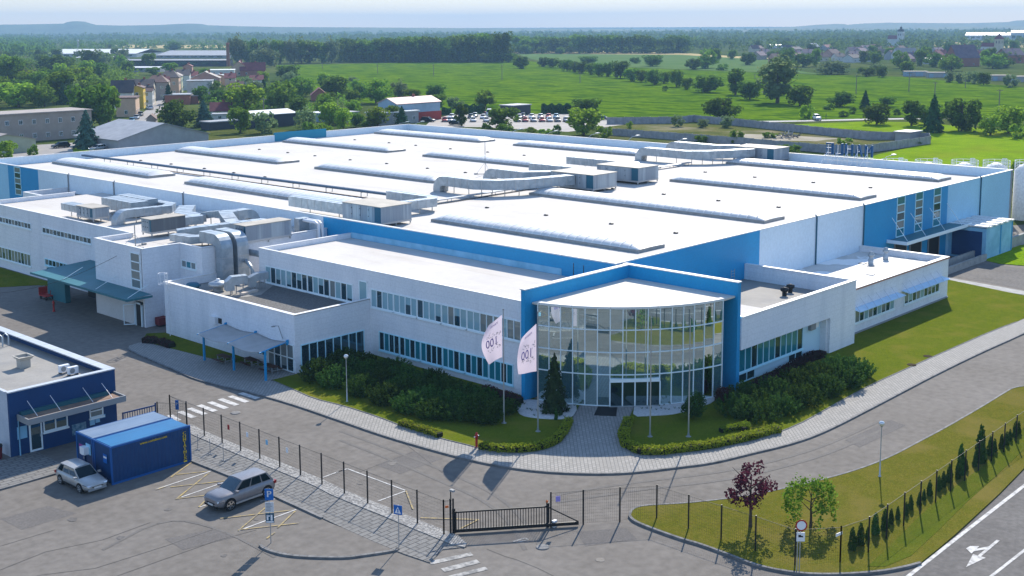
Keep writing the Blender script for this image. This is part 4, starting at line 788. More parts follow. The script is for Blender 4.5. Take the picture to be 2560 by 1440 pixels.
duct([(68.9, 133.3, 8.8), (68.9, 137.6, 8.8)], 1.5, .8, "duct off the small air unit farthest left on the wing roof", base=ZB)
duct([(73.7, 129.0, 8.9), (73.7, 136.0, 8.9)], 2.3, 1.3, "broad box duct at the back of the left wing roof", base=ZB)
duct([(75.9, 130.0, 8.9), (75.9, 136.8, 8.9)], 1.6, 1.3, "narrower box duct alongside a broad one, back of the left wing roof", base=ZB)
goose(69.2, 126.3, 9.3, ZB, (1, 0), [(76.0, 126.8, 8.65), (77.3, 128.2, 8.65), (77.3, 131.5, 8.65)], 1.2, .9, "duct elbow rising from the roof in front of the broad box ducts")
duct([(77.6, 125.0, 8.7), (74.5, 121.0, 8.7), (74.0, 117.0, 8.7)], 1.9, .8, "wide jointed duct crossing the middle of the left wing roof", base=ZB)
duct([(71.3, 116.3, 8.9), (73.6, 115.9, 8.9)], 1.5, .9, "short square duct joined to the beige topped air unit beside the mast", base=ZB)
duct([(75.6, 118.0, 8.9), (76.2, 115.0, 9.3), (74.8, 112.6, 9.3), (74.3, 110.8, 8.7)], 1.5, .7, "humped duct with sloping faces on the left wing roof", base=ZB)
goose(79.6, 114.6, 9.6, ZB, (-1, 0), [(76.8, 115.2, 8.95)], 1.4, 1.0, "curved duct end against the main hall wall")
duct([(67.9, 111.6, 8.5), (69.9, 110.6, 8.7), (77.3, 109.6, 8.7), (79.0, 109.4, 8.4)], 1.2, .8, "long duct parallel to the wing end in front of the humped duct", base=ZB)
duct([(67.2, 111.0, 8.3), (67.6, 108.2, 8.3), (70.8, 106.2, 8.3)], 1.3, .7, "jointed duct turning toward the long beige topped unit", base=ZB)
for (x, lb) in ((68.2, "left of the twin sheet-metal ducts dropping down the wing end wall"), (70.1, "right of the twin sheet-metal ducts dropping down the wing end wall")):
    r = .95; pts = [(x, 106.8, 8.75), (x, 104.5, 8.75)] + bend((x, 104.3, 7.85), .9, math.pi/2, math.pi, (0, 1), 5) + [(x, 103.4, 4.6)]
    duct(pts, 1.35, 1.1, lb, base=4.57)
duct([(70.4, 106.3, 8.4), (71.4, 105.0, 8.5)], 1.0, .8, "stub duct between the twin drop ducts and the beige topped unit", base=ZB)
# round pipes off the wing end wall
t = thing("exhaust_pipe", "pair of silver exhaust pipes curving out of the wing end wall", "pipe", (71.8, 103, 5))
mb = MB(); mb.tube([(71.6, 104.0, 6.9), (71.7, 101.0, 6.9)], .34, 12); mb.build("pipe", M_GALV, t)
mb = MB(); mb.tube([(71.0, 104.0, 6.3), (69.6, 101.2, 6.3), (69.5, 100.7, 6.1), (69.5, 100.5, 5.7), (69.5, 100.4, 4.6)], .2, 10); mb.build("pipe", M_GALV, t)
t = thing("exhaust_pipe", "white pipe bundle bending over the main hall wall corner", "pipe", (80.8, 104.6, 7.6))
for dx in (0, .5):
    mb = MB(); mb.tube([(80.6+dx, 107.0, 8.9), (80.6+dx, 104.4, 8.9), (80.6+dx, 103.9, 8.6), (80.6+dx, 103.8, 7.0)], .18, 8); mb.build("pipe", M_SIGNW, t)
mb = MB(); mb.box(80.0, 106.5, 7.6, 81.4, 107.4, 9.1); mb.build("box", M_GALV, t)
# clutter on the canteen roof
t = thing("roof_fan", "round mushroom exhaust fan on the canteen roof", "fan", (64.9, 99.7, 4.57)); mb = MB(); mb.lathe((64.9, 99.7, 4.57), [(.5, 0), (.5, .45), (.95, .55), (.9, .8), (.4, .98), (0, 1.0)], 16); mb.build("hood", M_GALV, t); mb = MB(); mb.lathe((64.9, 99.7, 5.5), [(.2, 0), (.2, .25), (.0, .27)], 8); mb.build("cap", M_SIGNW, t)
t = thing("roof_fan", "squat grey cowl at the left end of the canteen roof", "fan", (63.4, 101.8, 4.57)); mb = MB(); mb.lathe((63.4, 101.8, 4.57), [(.6, 0), (.6, .3), (.8, .4), (.5, .7), (0, .72)], 14); mb.build("hood", M_DKTEAL, t)
duct([(64.6, 97.3, 5.0), (64.6, 97.3, 5.7)] + [(64.9, 97.2, 5.95), (66.2, 96.8, 5.95)], .9, .8, "blue-grey hooded duct on the canteen roof", base=4.57)
duct([(67.4, 97.6, 4.9), (67.4, 97.6, 5.6), (67.9, 97.4, 5.85), (68.9, 97.2, 5.85)], .8, .7, "hooded duct on the canteen roof nearest the office windows", base=4.57)
mb = MB(); mb.obox((65.2, 96.2), (67.2, 96.6), .5, 4.57, 4.8); tag(mb.build("roof_plank", mat("pale_board", (.55, .48, .42), .8), origin=(66, 96.4, 4.57)), "pale board lying on the canteen roof felt", "plank")
# wire-stayed masts
def mast(x, y, z, h, label, beam=None):
    t = thing("lightning_mast", label, "mast", (x, y, z)); mb = MB(); mb.tube([(x, y, z), (x, y, z+h)], .05 if h < 5 else .045, 6); mb.build("pole", M_GREY, t)
    for k in range(3):
        a = 2.1*k+.4; mb = MB(); mb.tube([(x, y, z+min(h*.55, 1.8)), (x+1.3*math.cos(a), y+1.3*math.sin(a), z+.1)], .02, 4); mb.build("stay", M_STEEL, t)
    mb = MB()
    for k in range(3):
        a = 2.1*k+.4; mb.obox((x, y), (x+1.4*math.cos(a), y+1.4*math.sin(a)), .12, z, z+.08)
        mb.box(x+1.4*math.cos(a)-.2, y+1.4*math.sin(a)-.2, z, x+1.4*math.cos(a)+.2, y+1.4*math.sin(a)+.2, z+.18)
    mb.build("foot", M_CONC, t)
mast(128.2, 124.8, RZ, 5.1, "tall thin mast with tripod stays in the middle of the main roof")
mast(63.3, 112.1, 7.6, 2.4, "short mast with wire stays on the stair tower roof")
# long pipe run on a low rack along the roof and a cable tray across it
t = thing("pipe_run", "long twin pipe run on low brackets along the left side of the main roof", "pipe", (100.8, 150, RZ))
for dx in (0, .35):
    mb = MB(); mb.tube([(98.6+dx, 190.5, 8.85), (99.2+dx, 160, 8.85), (100.4+dx, 122, 8.85), (100.6+dx, 112, 8.85)], .17, 6); mb.build("pipe", mat("steel_pipe_blue", (.07, .12, .18), .5, metal=.2), t)
for y in range(113, 190, 7):
    mb = MB(); x = 98.6+(190-y)*.026; mb.box(x-.3, y-.04, RZ, x-.22, y+.04, 8.75); mb.box(x+.75, y-.04, RZ, x+.83, y+.04, 8.75); mb.box(x-.3, y-.04, 8.68, x+.83, y+.04, 8.74); mb.build("bracket", M_STEEL, t)
mb = MB(); mb.tube([(94.4+4.0, 190, 8.25), (99.6, 112, 8.25)], .06, 5); mb.build("cable", M_WOOD, t)
t = thing("cable_tray", "cable tray crossing the main roof below the big air units", "cable tray", (112, 104, RZ))
mb = MB(); mb.sweep([(92, 108.6, 8.5), (100, 108.6, 8.5), (120.5, 108.6, 8.5), (133, 108.8, 8.5), (158, 108.6, 8.5)], .7, .12); mb.build("tray", M_STEEL, t)
for x in range(93, 158, 4): mb = MB(); mb.box(x, 108.2, RZ, x+.06, 108.26, 8.44); mb.box(x, 108.9, RZ, x+.06, 108.96, 8.44); mb.build("leg", M_STEEL, t)
mb = MB(); mb.tube([(92, 107.6, 8.2), (104, 107.4, 8.2), (121, 108.0, 8.2)], .05, 5); mb.build("cable", M_DARKMET, t)
# antenna stubs near the portal
mb = MB()
for dx, dy, h in ((0, 0, 1.5), (.35, .3, 1.7), (.9, -.4, 1.5), (1.6, -1.2, .9)): mb.tube([(80.2+dx, 67.3+dy, 7.48), (80.2+dx, 67.3+dy, 7.48+h)], .035, 5)
tag(mb.build("aerial", M_DARKMET, origin=(80.2, 67.3, 7.48)), "cluster of thin aerials on the office roof behind the portal", "aerial")
# letters on stilts at the far roof edge, seen from behind
t = thing("roof_sign", "big blue letters on white struts at the far roof edge, seen from behind", "sign", (171.6, 88.8, RZ))
M_LET = mat("letter_back", (.004, .055, .15), .5); M_LETF = mat("letter_rim", (.02, .12, .28), .4)
for ch, yy in zip("MAHLE", (85.5, 87.15, 88.8, 90.45, 92.1)):
    vs, fs = text_mesh(ch, 2.35); xs = [v[0] for v in vs]; ys = [v[1] for v in vs]; w_ = 1.3/(max(xs)-min(xs)); h_ = 1.85/(max(ys)-min(ys)); mx_, my_ = (max(xs)+min(xs))/2, min(ys)
    mb = MB(); n = len(vs)
    f_ = [(172.4, yy+(v[0]-mx_)*w_, 9.75+(v[1]-my_)*h_) for v in vs]; b_ = [(172.1, p[1], p[2]) for p in f_]
    mb.add(f_, fs); mb.add(b_, fs)
    from collections import Counter
    ec = Counter(tuple(sorted((f[i], f[(i+1) % len(f)]))) for f in fs for i in range(len(f)))
    for (i, j), c in ec.items():
        if c == 1: mb.add([f_[i], f_[j], b_[j], b_[i]], [(0, 1, 2, 3)], 1)
    for s_ in (-.5, .5): mb.box(172.02, yy+s_*.9-.03, 9.7, 172.09, yy+s_*.9+.03, 11.5, 1)
    mb.build("letter", [M_LET, M_LETF], t)
for k in range(5):
    y = 85.6+k*1.65; mb = MB(); mb.tube([(169.2, y, RZ+.05), (172.0, y, 10.3)], .05, 6); mb.tube([(169.2, y, RZ+.08), (172.0, y, RZ+.08)], .05, 6); mb.tube([(172.0, y, RZ), (172.0, y, 11.3)], .05, 6); mb.build("strut", M_SIGNW, t)
mb = MB(); mb.box(171.95, 84.6, 9.65, 172.0, 92.9, 9.73); mb.box(171.95, 84.6, 8.9, 172.0, 92.9, 8.96); mb.build("rail", M_SIGNW, t)
# silos behind the far corner
for i, (x, y) in enumerate(((177.0, 83.6), (180.0, 79.4), (183.2, 75.0), (186.0, 71.2), (188.8, 67.4))):
    t = thing("storage_silo", "white railed silo behind the far roof corner, %s" % ["leftmost", "second from the left", "middle one of the row", "second from the right", "rightmost"][i], "silo", (x, y, 0), "silos behind the far roof corner")
    mb = MB(); mb.lathe((x, y, 0), [(2.0, 0), (2.0, 7.6), (1.2, 8.4), (.4, 8.75), (0, 8.8)], 20); mb.build("tank", M_WHITE, t)
    mb = MB()
    for k in range(12):
        a = k*math.pi/6; mb.tube([(x+1.98*math.cos(a), y+1.98*math.sin(a), 7.5), (x+1.98*math.cos(a), y+1.98*math.sin(a), 9.1)], .035, 4)
    for z in (8.2, 8.65, 9.1): mb.tube([(x+1.98*math.cos(a), y+1.98*math.sin(a), z) for a in np.linspace(0, 2*math.pi, 19)], .035, 4)
    mb.build("railing", M_SIGNW, t)
    mb = MB(); lx, ly = x-1.3, y-1.7
    for z in np.linspace(8.2, 9.6, 5): mb.tube([(lx+.35*math.cos(a), ly+.35*math.sin(a), z) for a in np.linspace(0, 2*math.pi, 11)], .03, 4)
    for a in (0, 1.6, 3.1, 4.7): mb.tube([(lx+.35*math.cos(a), ly+.35*math.sin(a), 1), (lx+.35*math.cos(a), ly+.35*math.sin(a), 9.6)], .03, 4)
    mb.build("caged_ladder", M_SIGNW, t)
# stacked dark pallets / tank by the far corner
t = thing("pallet_stack", "tall dark stack of crates beyond the right end of the hall", "crates", (183.0, 62.0, 0)); mb = MB()
for k in range(14):
    for j in range(3): mb.box(180.2+random.uniform(-.05, .05), 59.4+j*1.3, k*.42, 181.3, 60.6+j*1.3, k*.42+.38)
    mb.box(181.4, 59.4, k*.42, 185.4+random.uniform(-.05, .05), 63.2, k*.42+.38)
mb.build("crates", mat("dark_crate", (.03, .045, .06), .7, c2=(.015, .02, .03), scale=2, coord='W'), t)

# ================================================================== plants
def leaf_quads(P, N, size, rng, up=0.0):
    n = len(P); rnd = rng.normal(size=(n, 3)); nor = N*1.15+rnd*0.55; nor[:, 2] += up
    nor /= np.linalg.norm(nor, axis=1)[:, None]+1e-9
    a = rng.normal(size=(n, 3)); u = np.cross(nor, a); u /= np.linalg.norm(u, axis=1)[:, None]+1e-9; v = np.cross(nor, u)
    s = (size*rng.uniform(.6, 1.35, n))[:, None]
    c = np.stack([P-u*s*.5-v*s*.32, P+u*s*.35-v*s*.42, P+u*s*.55+v*s*.25, P-u*s*.3+v*s*.45], 1).reshape(-1, 3)
    return c, np.arange(4*n).reshape(n, 4)
def np_mesh(name, V, F, mats, parent=None, origin=(0, 0, 0)):
    me = bpy.data.meshes.new(name); o = bpy.data.objects.new(name, me); COL.objects.link(o)
    base = W[parent.name] if parent is not None else Vector(origin); W[o.name] = base
    me.from_pydata((np.asarray(V)-np.array(base)).tolist(), [], np.asarray(F).tolist())
    for m in (mats if isinstance(mats, (list, tuple)) else [mats]): me.materials.append(m)
    if parent is not None: o.parent = parent
    else: o.location = base
    return o
def crown_points(kind, n, rng):
    if kind in ('round', 'broad', 'tall', 'open', 'ball', 'bush'):
        zc, rx, rz, nb = {'round': (.5, .38, .45, 30), 'broad': (.48, .52, .43, 36), 'tall': (.52, .23, .46, 26), 'open': (.6, .36, .38, 20), 'ball': (.5, .45, .47, 60), 'bush': (.42, .55, .5, 26)}[kind]
        br = {'ball': .16, 'open': .11, 'tall': .11}.get(kind, .15)
        d = rng.normal(size=(nb, 3)); d /= np.linalg.norm(d, axis=1)[:, None]; rr = rng.uniform(.45, .95, nb)[:, None]
        B = d*rr*np.array([rx, rx, rz]); B[:, 2] += zc; R_b = br*rng.uniform(.65, 1.3, nb)
        k = rng.integers(0, nb, n); e = rng.normal(size=(n, 3)); e /= np.linalg.norm(e, axis=1)[:, None]
        P = B[k]+e*(R_b[k]*rng.uniform(.45, 1.08, n)**.6)[:, None]; N = e
        if kind == 'bush': P[:, 2] = np.abs(P[:, 2])
        return P, N
    if kind in ('conifer', 'spruce', 'thuja'):
        Rm, lay = {'conifer': (.26, 9), 'spruce': (.3, 8), 'thuja': (.2, 0)}[kind]
        z = 1-np.sqrt(rng.uniform(0, 1, n)); z = z*.97+.02; a = rng.uniform(0, 2*math.pi, n)
        r = (1-z)**(.8 if kind != 'thuja' else .55)*Rm
        if lay: r = r*(.72+.42*(1-((z*lay) % 1)))*(.85+.3*np.sin(a*5+np.floor(z*lay)*2.1))
        else: r = r*(.9+.2*np.sin(a*3+z*9))
        if kind == 'thuja': r *= np.minimum(1, .55+z*4)
        r = r*rng.uniform(.55, 1.05, n)**.5
        P = np.stack([r*np.cos(a), r*np.sin(a), z], 1); N = np.stack([np.cos(a), np.sin(a), np.full(n, .35)], 1); return P, N
    if kind == 'pine':                                  # mountain pine: upright candles over a dome
        nb = 90; a = rng.uniform(0, 2*math.pi, nb); r = np.sqrt(rng.uniform(0, 1, nb))*.75; hz = (1-(r/.95)**2)*.75+.15*rng.uniform(.5, 1.5, nb)
        k = rng.integers(0, nb, n); t = rng.uniform(0, 1, n)**.7; e = rng.normal(size=(n, 3))*np.array([.05, .05, .03])*(1.15-t[:, None]*.8)
        P = np.stack([r[k]*np.cos(a[k])*(.6+.4*t), r[k]*np.sin(a[k])*(.6+.4*t), hz[k]*t], 1)+e; P[:, 2] = np.maximum(P[:, 2], .02)
        N = e/(np.linalg.norm(e, axis=1)[:, None]+1e-9); N[:, 2] += .3; return P, N
    if kind == 'weeping':
        nb = 13; a = np.arange(nb)*2.4+rng.uniform(-.3, .3, nb); r = rng.uniform(.22, .5, nb); k = rng.integers(0, nb, n); t = rng.uniform(0, 1, n)
        top = rng.uniform(.82, .97, nb); drop = rng.uniform(.5, .82, nb)
        rad = r[k]*np.sqrt(np.minimum(1, t*2)); z = top[k]-drop[k]*np.maximum(0, t-.2)/.8
        P = np.stack([rad*np.cos(a[k]), rad*np.sin(a[k]), z], 1)+rng.normal(size=(n, 3))*.04; return P, rng.normal(size=(n, 3))
TREES = {}
M_LEAF = {'dark': leaf_mat("leaf_dark", (.056, .118, .018), (.115, .19, .028)), 'mid': leaf_mat("leaf_mid", (.09, .18, .02), (.175, .275, .032)),
          'light': leaf_mat("leaf_light", (0.160, 0.292, 0.024), (0.283, 0.407, 0.039)), 'grey': leaf_mat("leaf_grey", (0.124, 0.185, 0.079), (0.204, 0.265, 0.115)),
          'needle': leaf_mat("needle_dark", (0.024, 0.071, 0.028), (0.046, 0.106, 0.039), .15), 'blue': leaf_mat("needle_blue", (0.039, 0.098, 0.074), (0.079, 0.150, 0.115), .15),
          'pine': leaf_mat("needle_pine", (.03, .078, .017), (.085, .15, .03), .35), 'purple': leaf_mat("leaf_purple", (0.071, 0.016, 0.028), (0.150, 0.039, 0.062), .4),
          'box': leaf_mat("leaf_box", (0.195, 0.265, 0.021), (0.354, 0.389, 0.039), .4), 'thuja': leaf_mat("leaf_thuja", (0.028, 0.079, 0.017), (0.060, 0.117, 0.027), .2), 'barberry': leaf_mat("leaf_barberry", (0.050, 0.021, 0.023), (0.098, 0.043, 0.043), .3), 'cone': leaf_mat("needle_cone", (0.035, 0.074, 0.032), (0.063, 0.110, 0.046), .2)}
def tree_proto(kind, leaf, n, size, seed, name):
    rng = np.random.default_rng(seed); t = bpy.data.objects.new(name, None); t.empty_display_size = .3; COL.objects.link(t); W[t.name] = Vector((0, 0, 0))
    P, N = crown_points(kind, n, rng); V, F = leaf_quads(P, N, size, rng)
    np_mesh("crown", V, F, M_LEAF[leaf], t)
    if kind not in ('bush', 'pine', 'ball'):
        mb = MB(); h = .75 if kind not in ('conifer', 'spruce', 'thuja') else .8; r = .022
        mb.tube([(0, 0, 0), (.006, .004, .2), (-.004, .008, .45), (.006, 0, h)], [r*1.35, r, r*.7, r*.25], 7)
        if kind not in ('conifer', 'spruce', 'thuja'):
            for k in range(7):
                a = k*2.4; z = .28+.06*k; q = .2+.1*rng.uniform(); mb.tube([(0, 0, z), (q*.5*math.cos(a), q*.5*math.sin(a), z+.09), (q*math.cos(a), q*math.sin(a), z+.2)], [r*.5, r*.35, r*.12], 5)
        mb.build("trunk", M_BARK, t)
    return t
FREE = {}
def plant(key, loc, sx, sz, label, cat, group=None, rot=None, name=None):
    spec = TREES[key]
    if key not in FREE: FREE[key] = tree_proto(*spec[:5], name or spec[5]); o = FREE[key]
    else: o = copy_tree(FREE[key]); o.name = name or spec[5]
    o.location = loc; o.rotation_euler = (0, 0, random.uniform(0, 6.28) if rot is None else rot); o.scale = (sx, sx, sz)
    if "group" in o: del o["group"]
    return tag(o, label, cat, group)
TREES.update({
 'plum': ('open', 'purple', 1250, .034, 3, "plum_tree"), 'weep': ('weeping', 'mid', 1700, .042, 4, "weeping_tree"), 'cone': ('conifer', 'cone', 5200, .034, 5, "conifer"), 'ball': ('ball', 'thuja', 3600, .045, 6, "round_bush"),
 'pineA': ('pine', 'pine', 5600, .045, 7, "pine_shrub"), 'pineB': ('pine', 'pine', 5600, .045, 8, "pine_shrub"), 'thuja': ('thuja', 'thuja', 900, .06, 9, "thuja"), 'pball': ('ball', 'barberry', 1500, .07, 10, "barberry_bush"),
})
def hedge(path, w, h, leaf, name, label, cat, z0=.12, dens=220, size=.1, group=None):
    rng = np.random.default_rng(len(path)*7+int(path[0].x*10)); P = []; N = []
    mb = MB()
    for a, b in zip(path, path[1:]):
        a = Vector((a.x, a.y, 0)); b = Vector((b.x, b.y, 0)); d = b-a; L = d.length; d.normalize(); nn = Vector((-d.y, d.x, 0))
        mb.obox(a-d*.1, b+d*.1, w*.8, z0-.02, z0+h*.85)
        n = int(dens*L*(w+2*h))
        for _ in range(n):
            s_ = rng.uniform(0, L); q = rng.uniform(0, w+2*h)
            if q < h: off, z, no = -w/2, q, (-nn)
            elif q < h+w: off, z, no = q-h-w/2, h, Vector((0, 0, 1))
            else: off, z, no = w/2, q-h-w, nn
            p = a+d*s_+nn*off; j = rng.normal(size=3)*.035; P.append((p.x+j[0], p.y+j[1], max(.02, z0+z*(1+.12*math.sin(s_*2.3))+j[2]))); N.append(tuple(no))
    V, F = leaf_quads(np.array(P), np.array(N), size, rng)
    t = thing(name, label, cat, (path[0].x, path[0].y, z0), group)
    np_mesh("foliage", V, F, M_LEAF[leaf], t); mb.build("stems", mat("hedge_core", (.012, .016, .006), .95), t)
    return t
def gp(L): return [g(*p) for p in L]
hedge(gp([b2(332, 622), b2(440, 657), b2(545, 690)]), .55, .38, 'box', "box_hedge", "short low clipped hedge on its own along the pavement left of the red hydrant", "hedge")
hedge(gp([b2(770, 752), b2(860, 768), b2(960, 770), b2(1090, 756), b2(1175, 722), b2(1222, 670), b2(1248, 610)]), .6, .42, 'box', "box_hedge", "low clipped hedge curving from the red hydrant round the left side of the entrance walk", "hedge")
hedge(gp([b2(1575, 610), b2(1545, 690), b2(1558, 742), b2(1640, 780), b2(1760, 782), b2(1876, 765), b3(160, 748), b3(330, 712), b3(535, 660)]), .7, .45, 'box', "box_hedge", "long low clipped hedge curving along the pavement right of the entrance walk", "hedge")
hedge(gp([b3(225, 665), b3(300, 652), b3(365, 632), b3(350, 660)]), .5, .35, 'light', "ground_shrub", "yellow green creeping shrub behind the right hand clipped hedge", "shrub")
hedge(gp([b3(330, 475), b3(470, 400), b3(620, 320), b3(700, 275), b3(775, 248)]), .9, .6, 'barberry', "barberry_hedge", "dark purple clipped hedge below the annex windows behind the pines", "hedge", dens=150)
hedge(gp([(1205, 985), (1250, 1000), (1298, 1015)]), .9, .6, 'barberry', "barberry_hedge", "dark purple clipped hedge at the office corner left of the portal", "hedge", dens=150)
hedge(gp([(362, 858), (400, 862), (430, 872)]), .8, .5, 'barberry', "barberry_hedge", "dark brown low hedge at the left end of the canteen wall", "hedge", dens=120)
p = g(*b3(228, 500)); plant('pball', (p.x, p.y, .12), 1.5, 1.35, "small dark purple clipped bush at the right foot of the portal", "bush")
p = g(1386, 1034); plant('cone', (p.x, p.y, .15), 4.2, 4.75, "dark cone shaped conifer standing left of the glass rotunda", "conifer")
p = g(1736, 1052); plant('ball', (p.x, p.y, .1), 2.1, 2.15, "dark clipped ball bush in front of the right end of the rotunda", "bush")
p = g(1875.6, 1321); plant('plum', (p.x, p.y, .1), 4.1, 4.15, "small purple leaved tree with a bare trunk on the island lawn", "tree")
p = g(2026, 1322); plant('weep', (p.x, p.y, .1), 3.3, 3.0, "small weeping tree with drooping green branches on the island lawn", "tree")
PL = [(800, 955, 2.3), (842, 968, 2.0), (880, 945, 2.1), (905, 990, 2.0), (950, 975, 2.1), (968, 1010, 1.9), (1010, 995, 2.1), (1030, 1030, 1.8), (1070, 1020, 2.0), (1085, 1046, 1.7), (1125, 1030, 1.9), (1150, 1050, 1.7), (1190, 1040, 1.8), (1215, 1055, 1.5), (1160, 1010, 1.8), (1245, 1035, 1.4), (920, 950, 1.9), (1040, 995, 1.8), (865, 922, 2.0), (905, 932, 2.0), (960, 948, 1.9), (1005, 962, 1.9), (1055, 975, 1.8), (1105, 990, 1.7), (1150, 1000, 1.6), (1195, 1012, 1.5), (990, 940, 1.7), (1080, 965, 1.6)]
for i, (x, y, h) in enumerate(PL):
    p = g(x, y); plant('pineA' if i % 2 else 'pineB', (p.x, p.y, .12), 2.15+.4*random.random(), h*.97, "dark bushy mountain pine in the thicket below the office windows", "shrub", "mountain pines below the office windows")
PR = [(1838, 1040, 1.9), (1880, 1020, 1.9), (1900, 1052, 1.5), (1930, 1000, 2.1), (1955, 1035, 1.7), (1985, 980, 2.2), (2010, 1015, 1.9), (2040, 965, 2.2), (2060, 992, 2.0), (2090, 945, 2.2), (2110, 968, 2.0), (2138, 945, 2.0), (1860, 1005, 1.8)]
for i, (x, y, h) in enumerate(PR):
    p = g(x, y); plant('pineA' if i % 2 else 'pineB', (p.x, p.y, .12), 2.15+.4*random.random(), h*.97, "green bushy mountain pine in the thicket before the annex wall", "shrub", "mountain pines before the annex")
# seedlings in the pebble beds
mb = MB()
def tuft(mb, p, s_=.12):
    for k in range(5):
        a = k*1.26; mb.add([(p.x, p.y, .16), (p.x+s_*math.cos(a), p.y+s_*math.sin(a), .16+s_*1.2), (p.x+s_*math.cos(a+.5), p.y+s_*math.sin(a+.5), .16+s_)], [(0, 1, 2)])
rows = [[(1010, 520), (1060, 575)], [(1020, 545), (1250, 590)], [(1170, 570), (1290, 530)], [(1650, 545), (1870, 540)], [(1660, 525), (1800, 520)], [(1240, 545), (1275, 520)]]
k_ = 0
for a, b in rows:
    n = max(3, int(abs(a[0]-b[0])/22))
    for i in range(n):
        f = i/(n-1); mb = MB(); p = g(*b2(a[0]+(b[0]-a[0])*f+random.uniform(-5, 5), a[1]+(b[1]-a[1])*f+random.uniform(-6, 6))); tuft(mb, p); tag(mb.build("seedling", M_LEAF['thuja'], origin=(p.x, p.y, .15)), "tiny dark seedling planted in the white pebbles by the entrance", "plant", "seedlings in the pebble beds")
p = g(*b2(1178, 598)); plant('thuja', (p.x, p.y, .12), .8, 1.0, "small yellow green thuja in front of the left pebble bed", "thuja")

# ================================================================== fences, gate, lamps, poles, signs
M_WIRE = mat("fence_wire", (.03, .032, .034), .6)
def mesh_panel(mb, a, b, z0, z1, sp=.13, r=.0035):
    d = Vector((b.x-a.x, b.y-a.y, 0)); L = d.length; d.normalize(); n = Vector((-d.y, d.x, 0))
    k = 0.0
    while k < L:
        p = a+d*k; mb.add([(p.x-d.x*r, p.y-d.y*r, z0), (p.x+d.x*r, p.y+d.y*r, z0), (p.x+d.x*r, p.y+d.y*r, z1), (p.x-d.x*r, p.y-d.y*r, z1)], [(0, 1, 2, 3)]); k += sp
    for z in np.arange(z0, z1+.01, .2): mb.add([(a.x, a.y, z-r), (b.x, b.y, z-r), (b.x, b.y, z+r), (a.x, a.y, z+r)], [(0, 1, 2, 3)])
    mb.obox((a.x, a.y), (b.x, b.y), .015, z1-.008, z1+.008)
def fence(name, label, P, h, pr=.035, posts=True):
    t = thing(name, label, "fence", (P[0].x, P[0].y, 0)); mb = MB()
    for a, b in zip(P, P[1:]): mesh_panel(mb, a, b, .12, h-.08)
    mb.build("mesh_panel", M_WIRE, t)
    for p in P: mb = MB(); mb.box(p.x-pr, p.y-pr, 0, p.x+pr, p.y+pr, h); mb.build("post", M_DARKMET, t)
    return t
F1 = [Vector((48.18, 79.12, 0))] + [Vector((47.6-.03*i, 77.34-2.42*i, 0)) for i in range(1)]
F1 = [g(*b1(x, y, )) for x, y in ((1017, 607), (1115, 682), (1212, 722), (1314, 767), (1418, 810), (1526, 853), (1640, 901), (1757, 946), (1874, 990))] + [g(*b2(x, y)) for x, y in ((147, 1053), (282, 1107), (418, 1164), (567, 1221))]
f0, f1 = F1[1], F1[-1]; F1 = [f0+(f1-f0)*(i/11) for i in range(-2, 12)]
fence("wire_fence", "dark wire mesh fence along the gravel between car park and works road", F1, 2.25)
for i, (k, lb, m) in enumerate(((4, "white", M_SIGNW), (5, "pale blue", M_PBLUE), (6, "square white", M_SIGNW), (3, "red and white", M_RED))):
    a = F1[k]; b = F1[k+1]; c = a+(b-a)*.35; mb = MB(); mb.obox((c.x-.03, c.y), (c.x-.03+(b-a).x*.1, c.y+(b-a).y*.1), .02, 1.35, 1.7)
    tag(mb.build("notice", m, origin=(c.x, c.y, 1.5)), "%s notice hung on the car park mesh fence" % lb, "notice")
G0, G1, G2 = g(*b2(632, 1212)), g(*b2(1130, 1180)), g(*b2(1300, 1167))
G2 = G0+(G1-G0).normalized()*(G2-G0).length
fence("wire_fence", "short wire mesh fence piece left of the sliding gate", [F1[-1], F1[-1]+(G0-F1[-1])*.55, G0+Vector((-.1, .1, 0))], 2.25)
FR = [Vector((52.28, 45.61, 0)), Vector((53.88, 44.4, 0)), Vector((55.69, 43.01, 0)), Vector((57.5, 41.57, 0)), Vector((57.5, 39.23, 0)), Vector((57.5, 36.92, 0)), Vector((57.5, 34.61, 0)), Vector((57.4, 32.0, 0)), Vector((59.4, 30.3, 0))]
fence("wire_fence", "wire mesh fence from the sliding gate round the corner of the island lawn", FR, 2.25)
FX = [Vector((61.69+2.39*i, 29.75+.06*i if i < 11 else 30.4, 0)) for i in range(24)]
fence("wire_fence", "long wire mesh fence along the main road verge with young thujas behind", [FR[-1]]+FX, 2.25)
mb = MB(); mb.obox(FR[-1]+Vector((-.5, .05, 0)), FR[-1]+Vector((.1, -.02, 0)), .02, 1.75, 1.92); tag(mb.build("notice", M_SIGNW, origin=(FR[-1].x, FR[-1].y, 1.8)), "narrow white street plate on the corner fence post", "notice")
mb = MB(); c = FR[0]+(FR[1]-FR[0])*.15; mb.obox(c, c+(FR[1]-FR[0])*.14, .02, 1.6, 1.95); tag(mb.build("notice", mat("lilac_plate", (.3, .25, .6), .5), origin=(c.x, c.y, 1.8)), "lilac notice on the fence right of the gate", "notice")
mb = MB(); c = F1[-1]+(G0-F1[-1])*.12; mb.obox(c, c+(G0-F1[-1])*.3, .02, 1.72, 1.86); tag(mb.build("notice", M_ORANGE, origin=(c.x, c.y, 1.8)), "orange plate on the fence left of the gate", "notice")
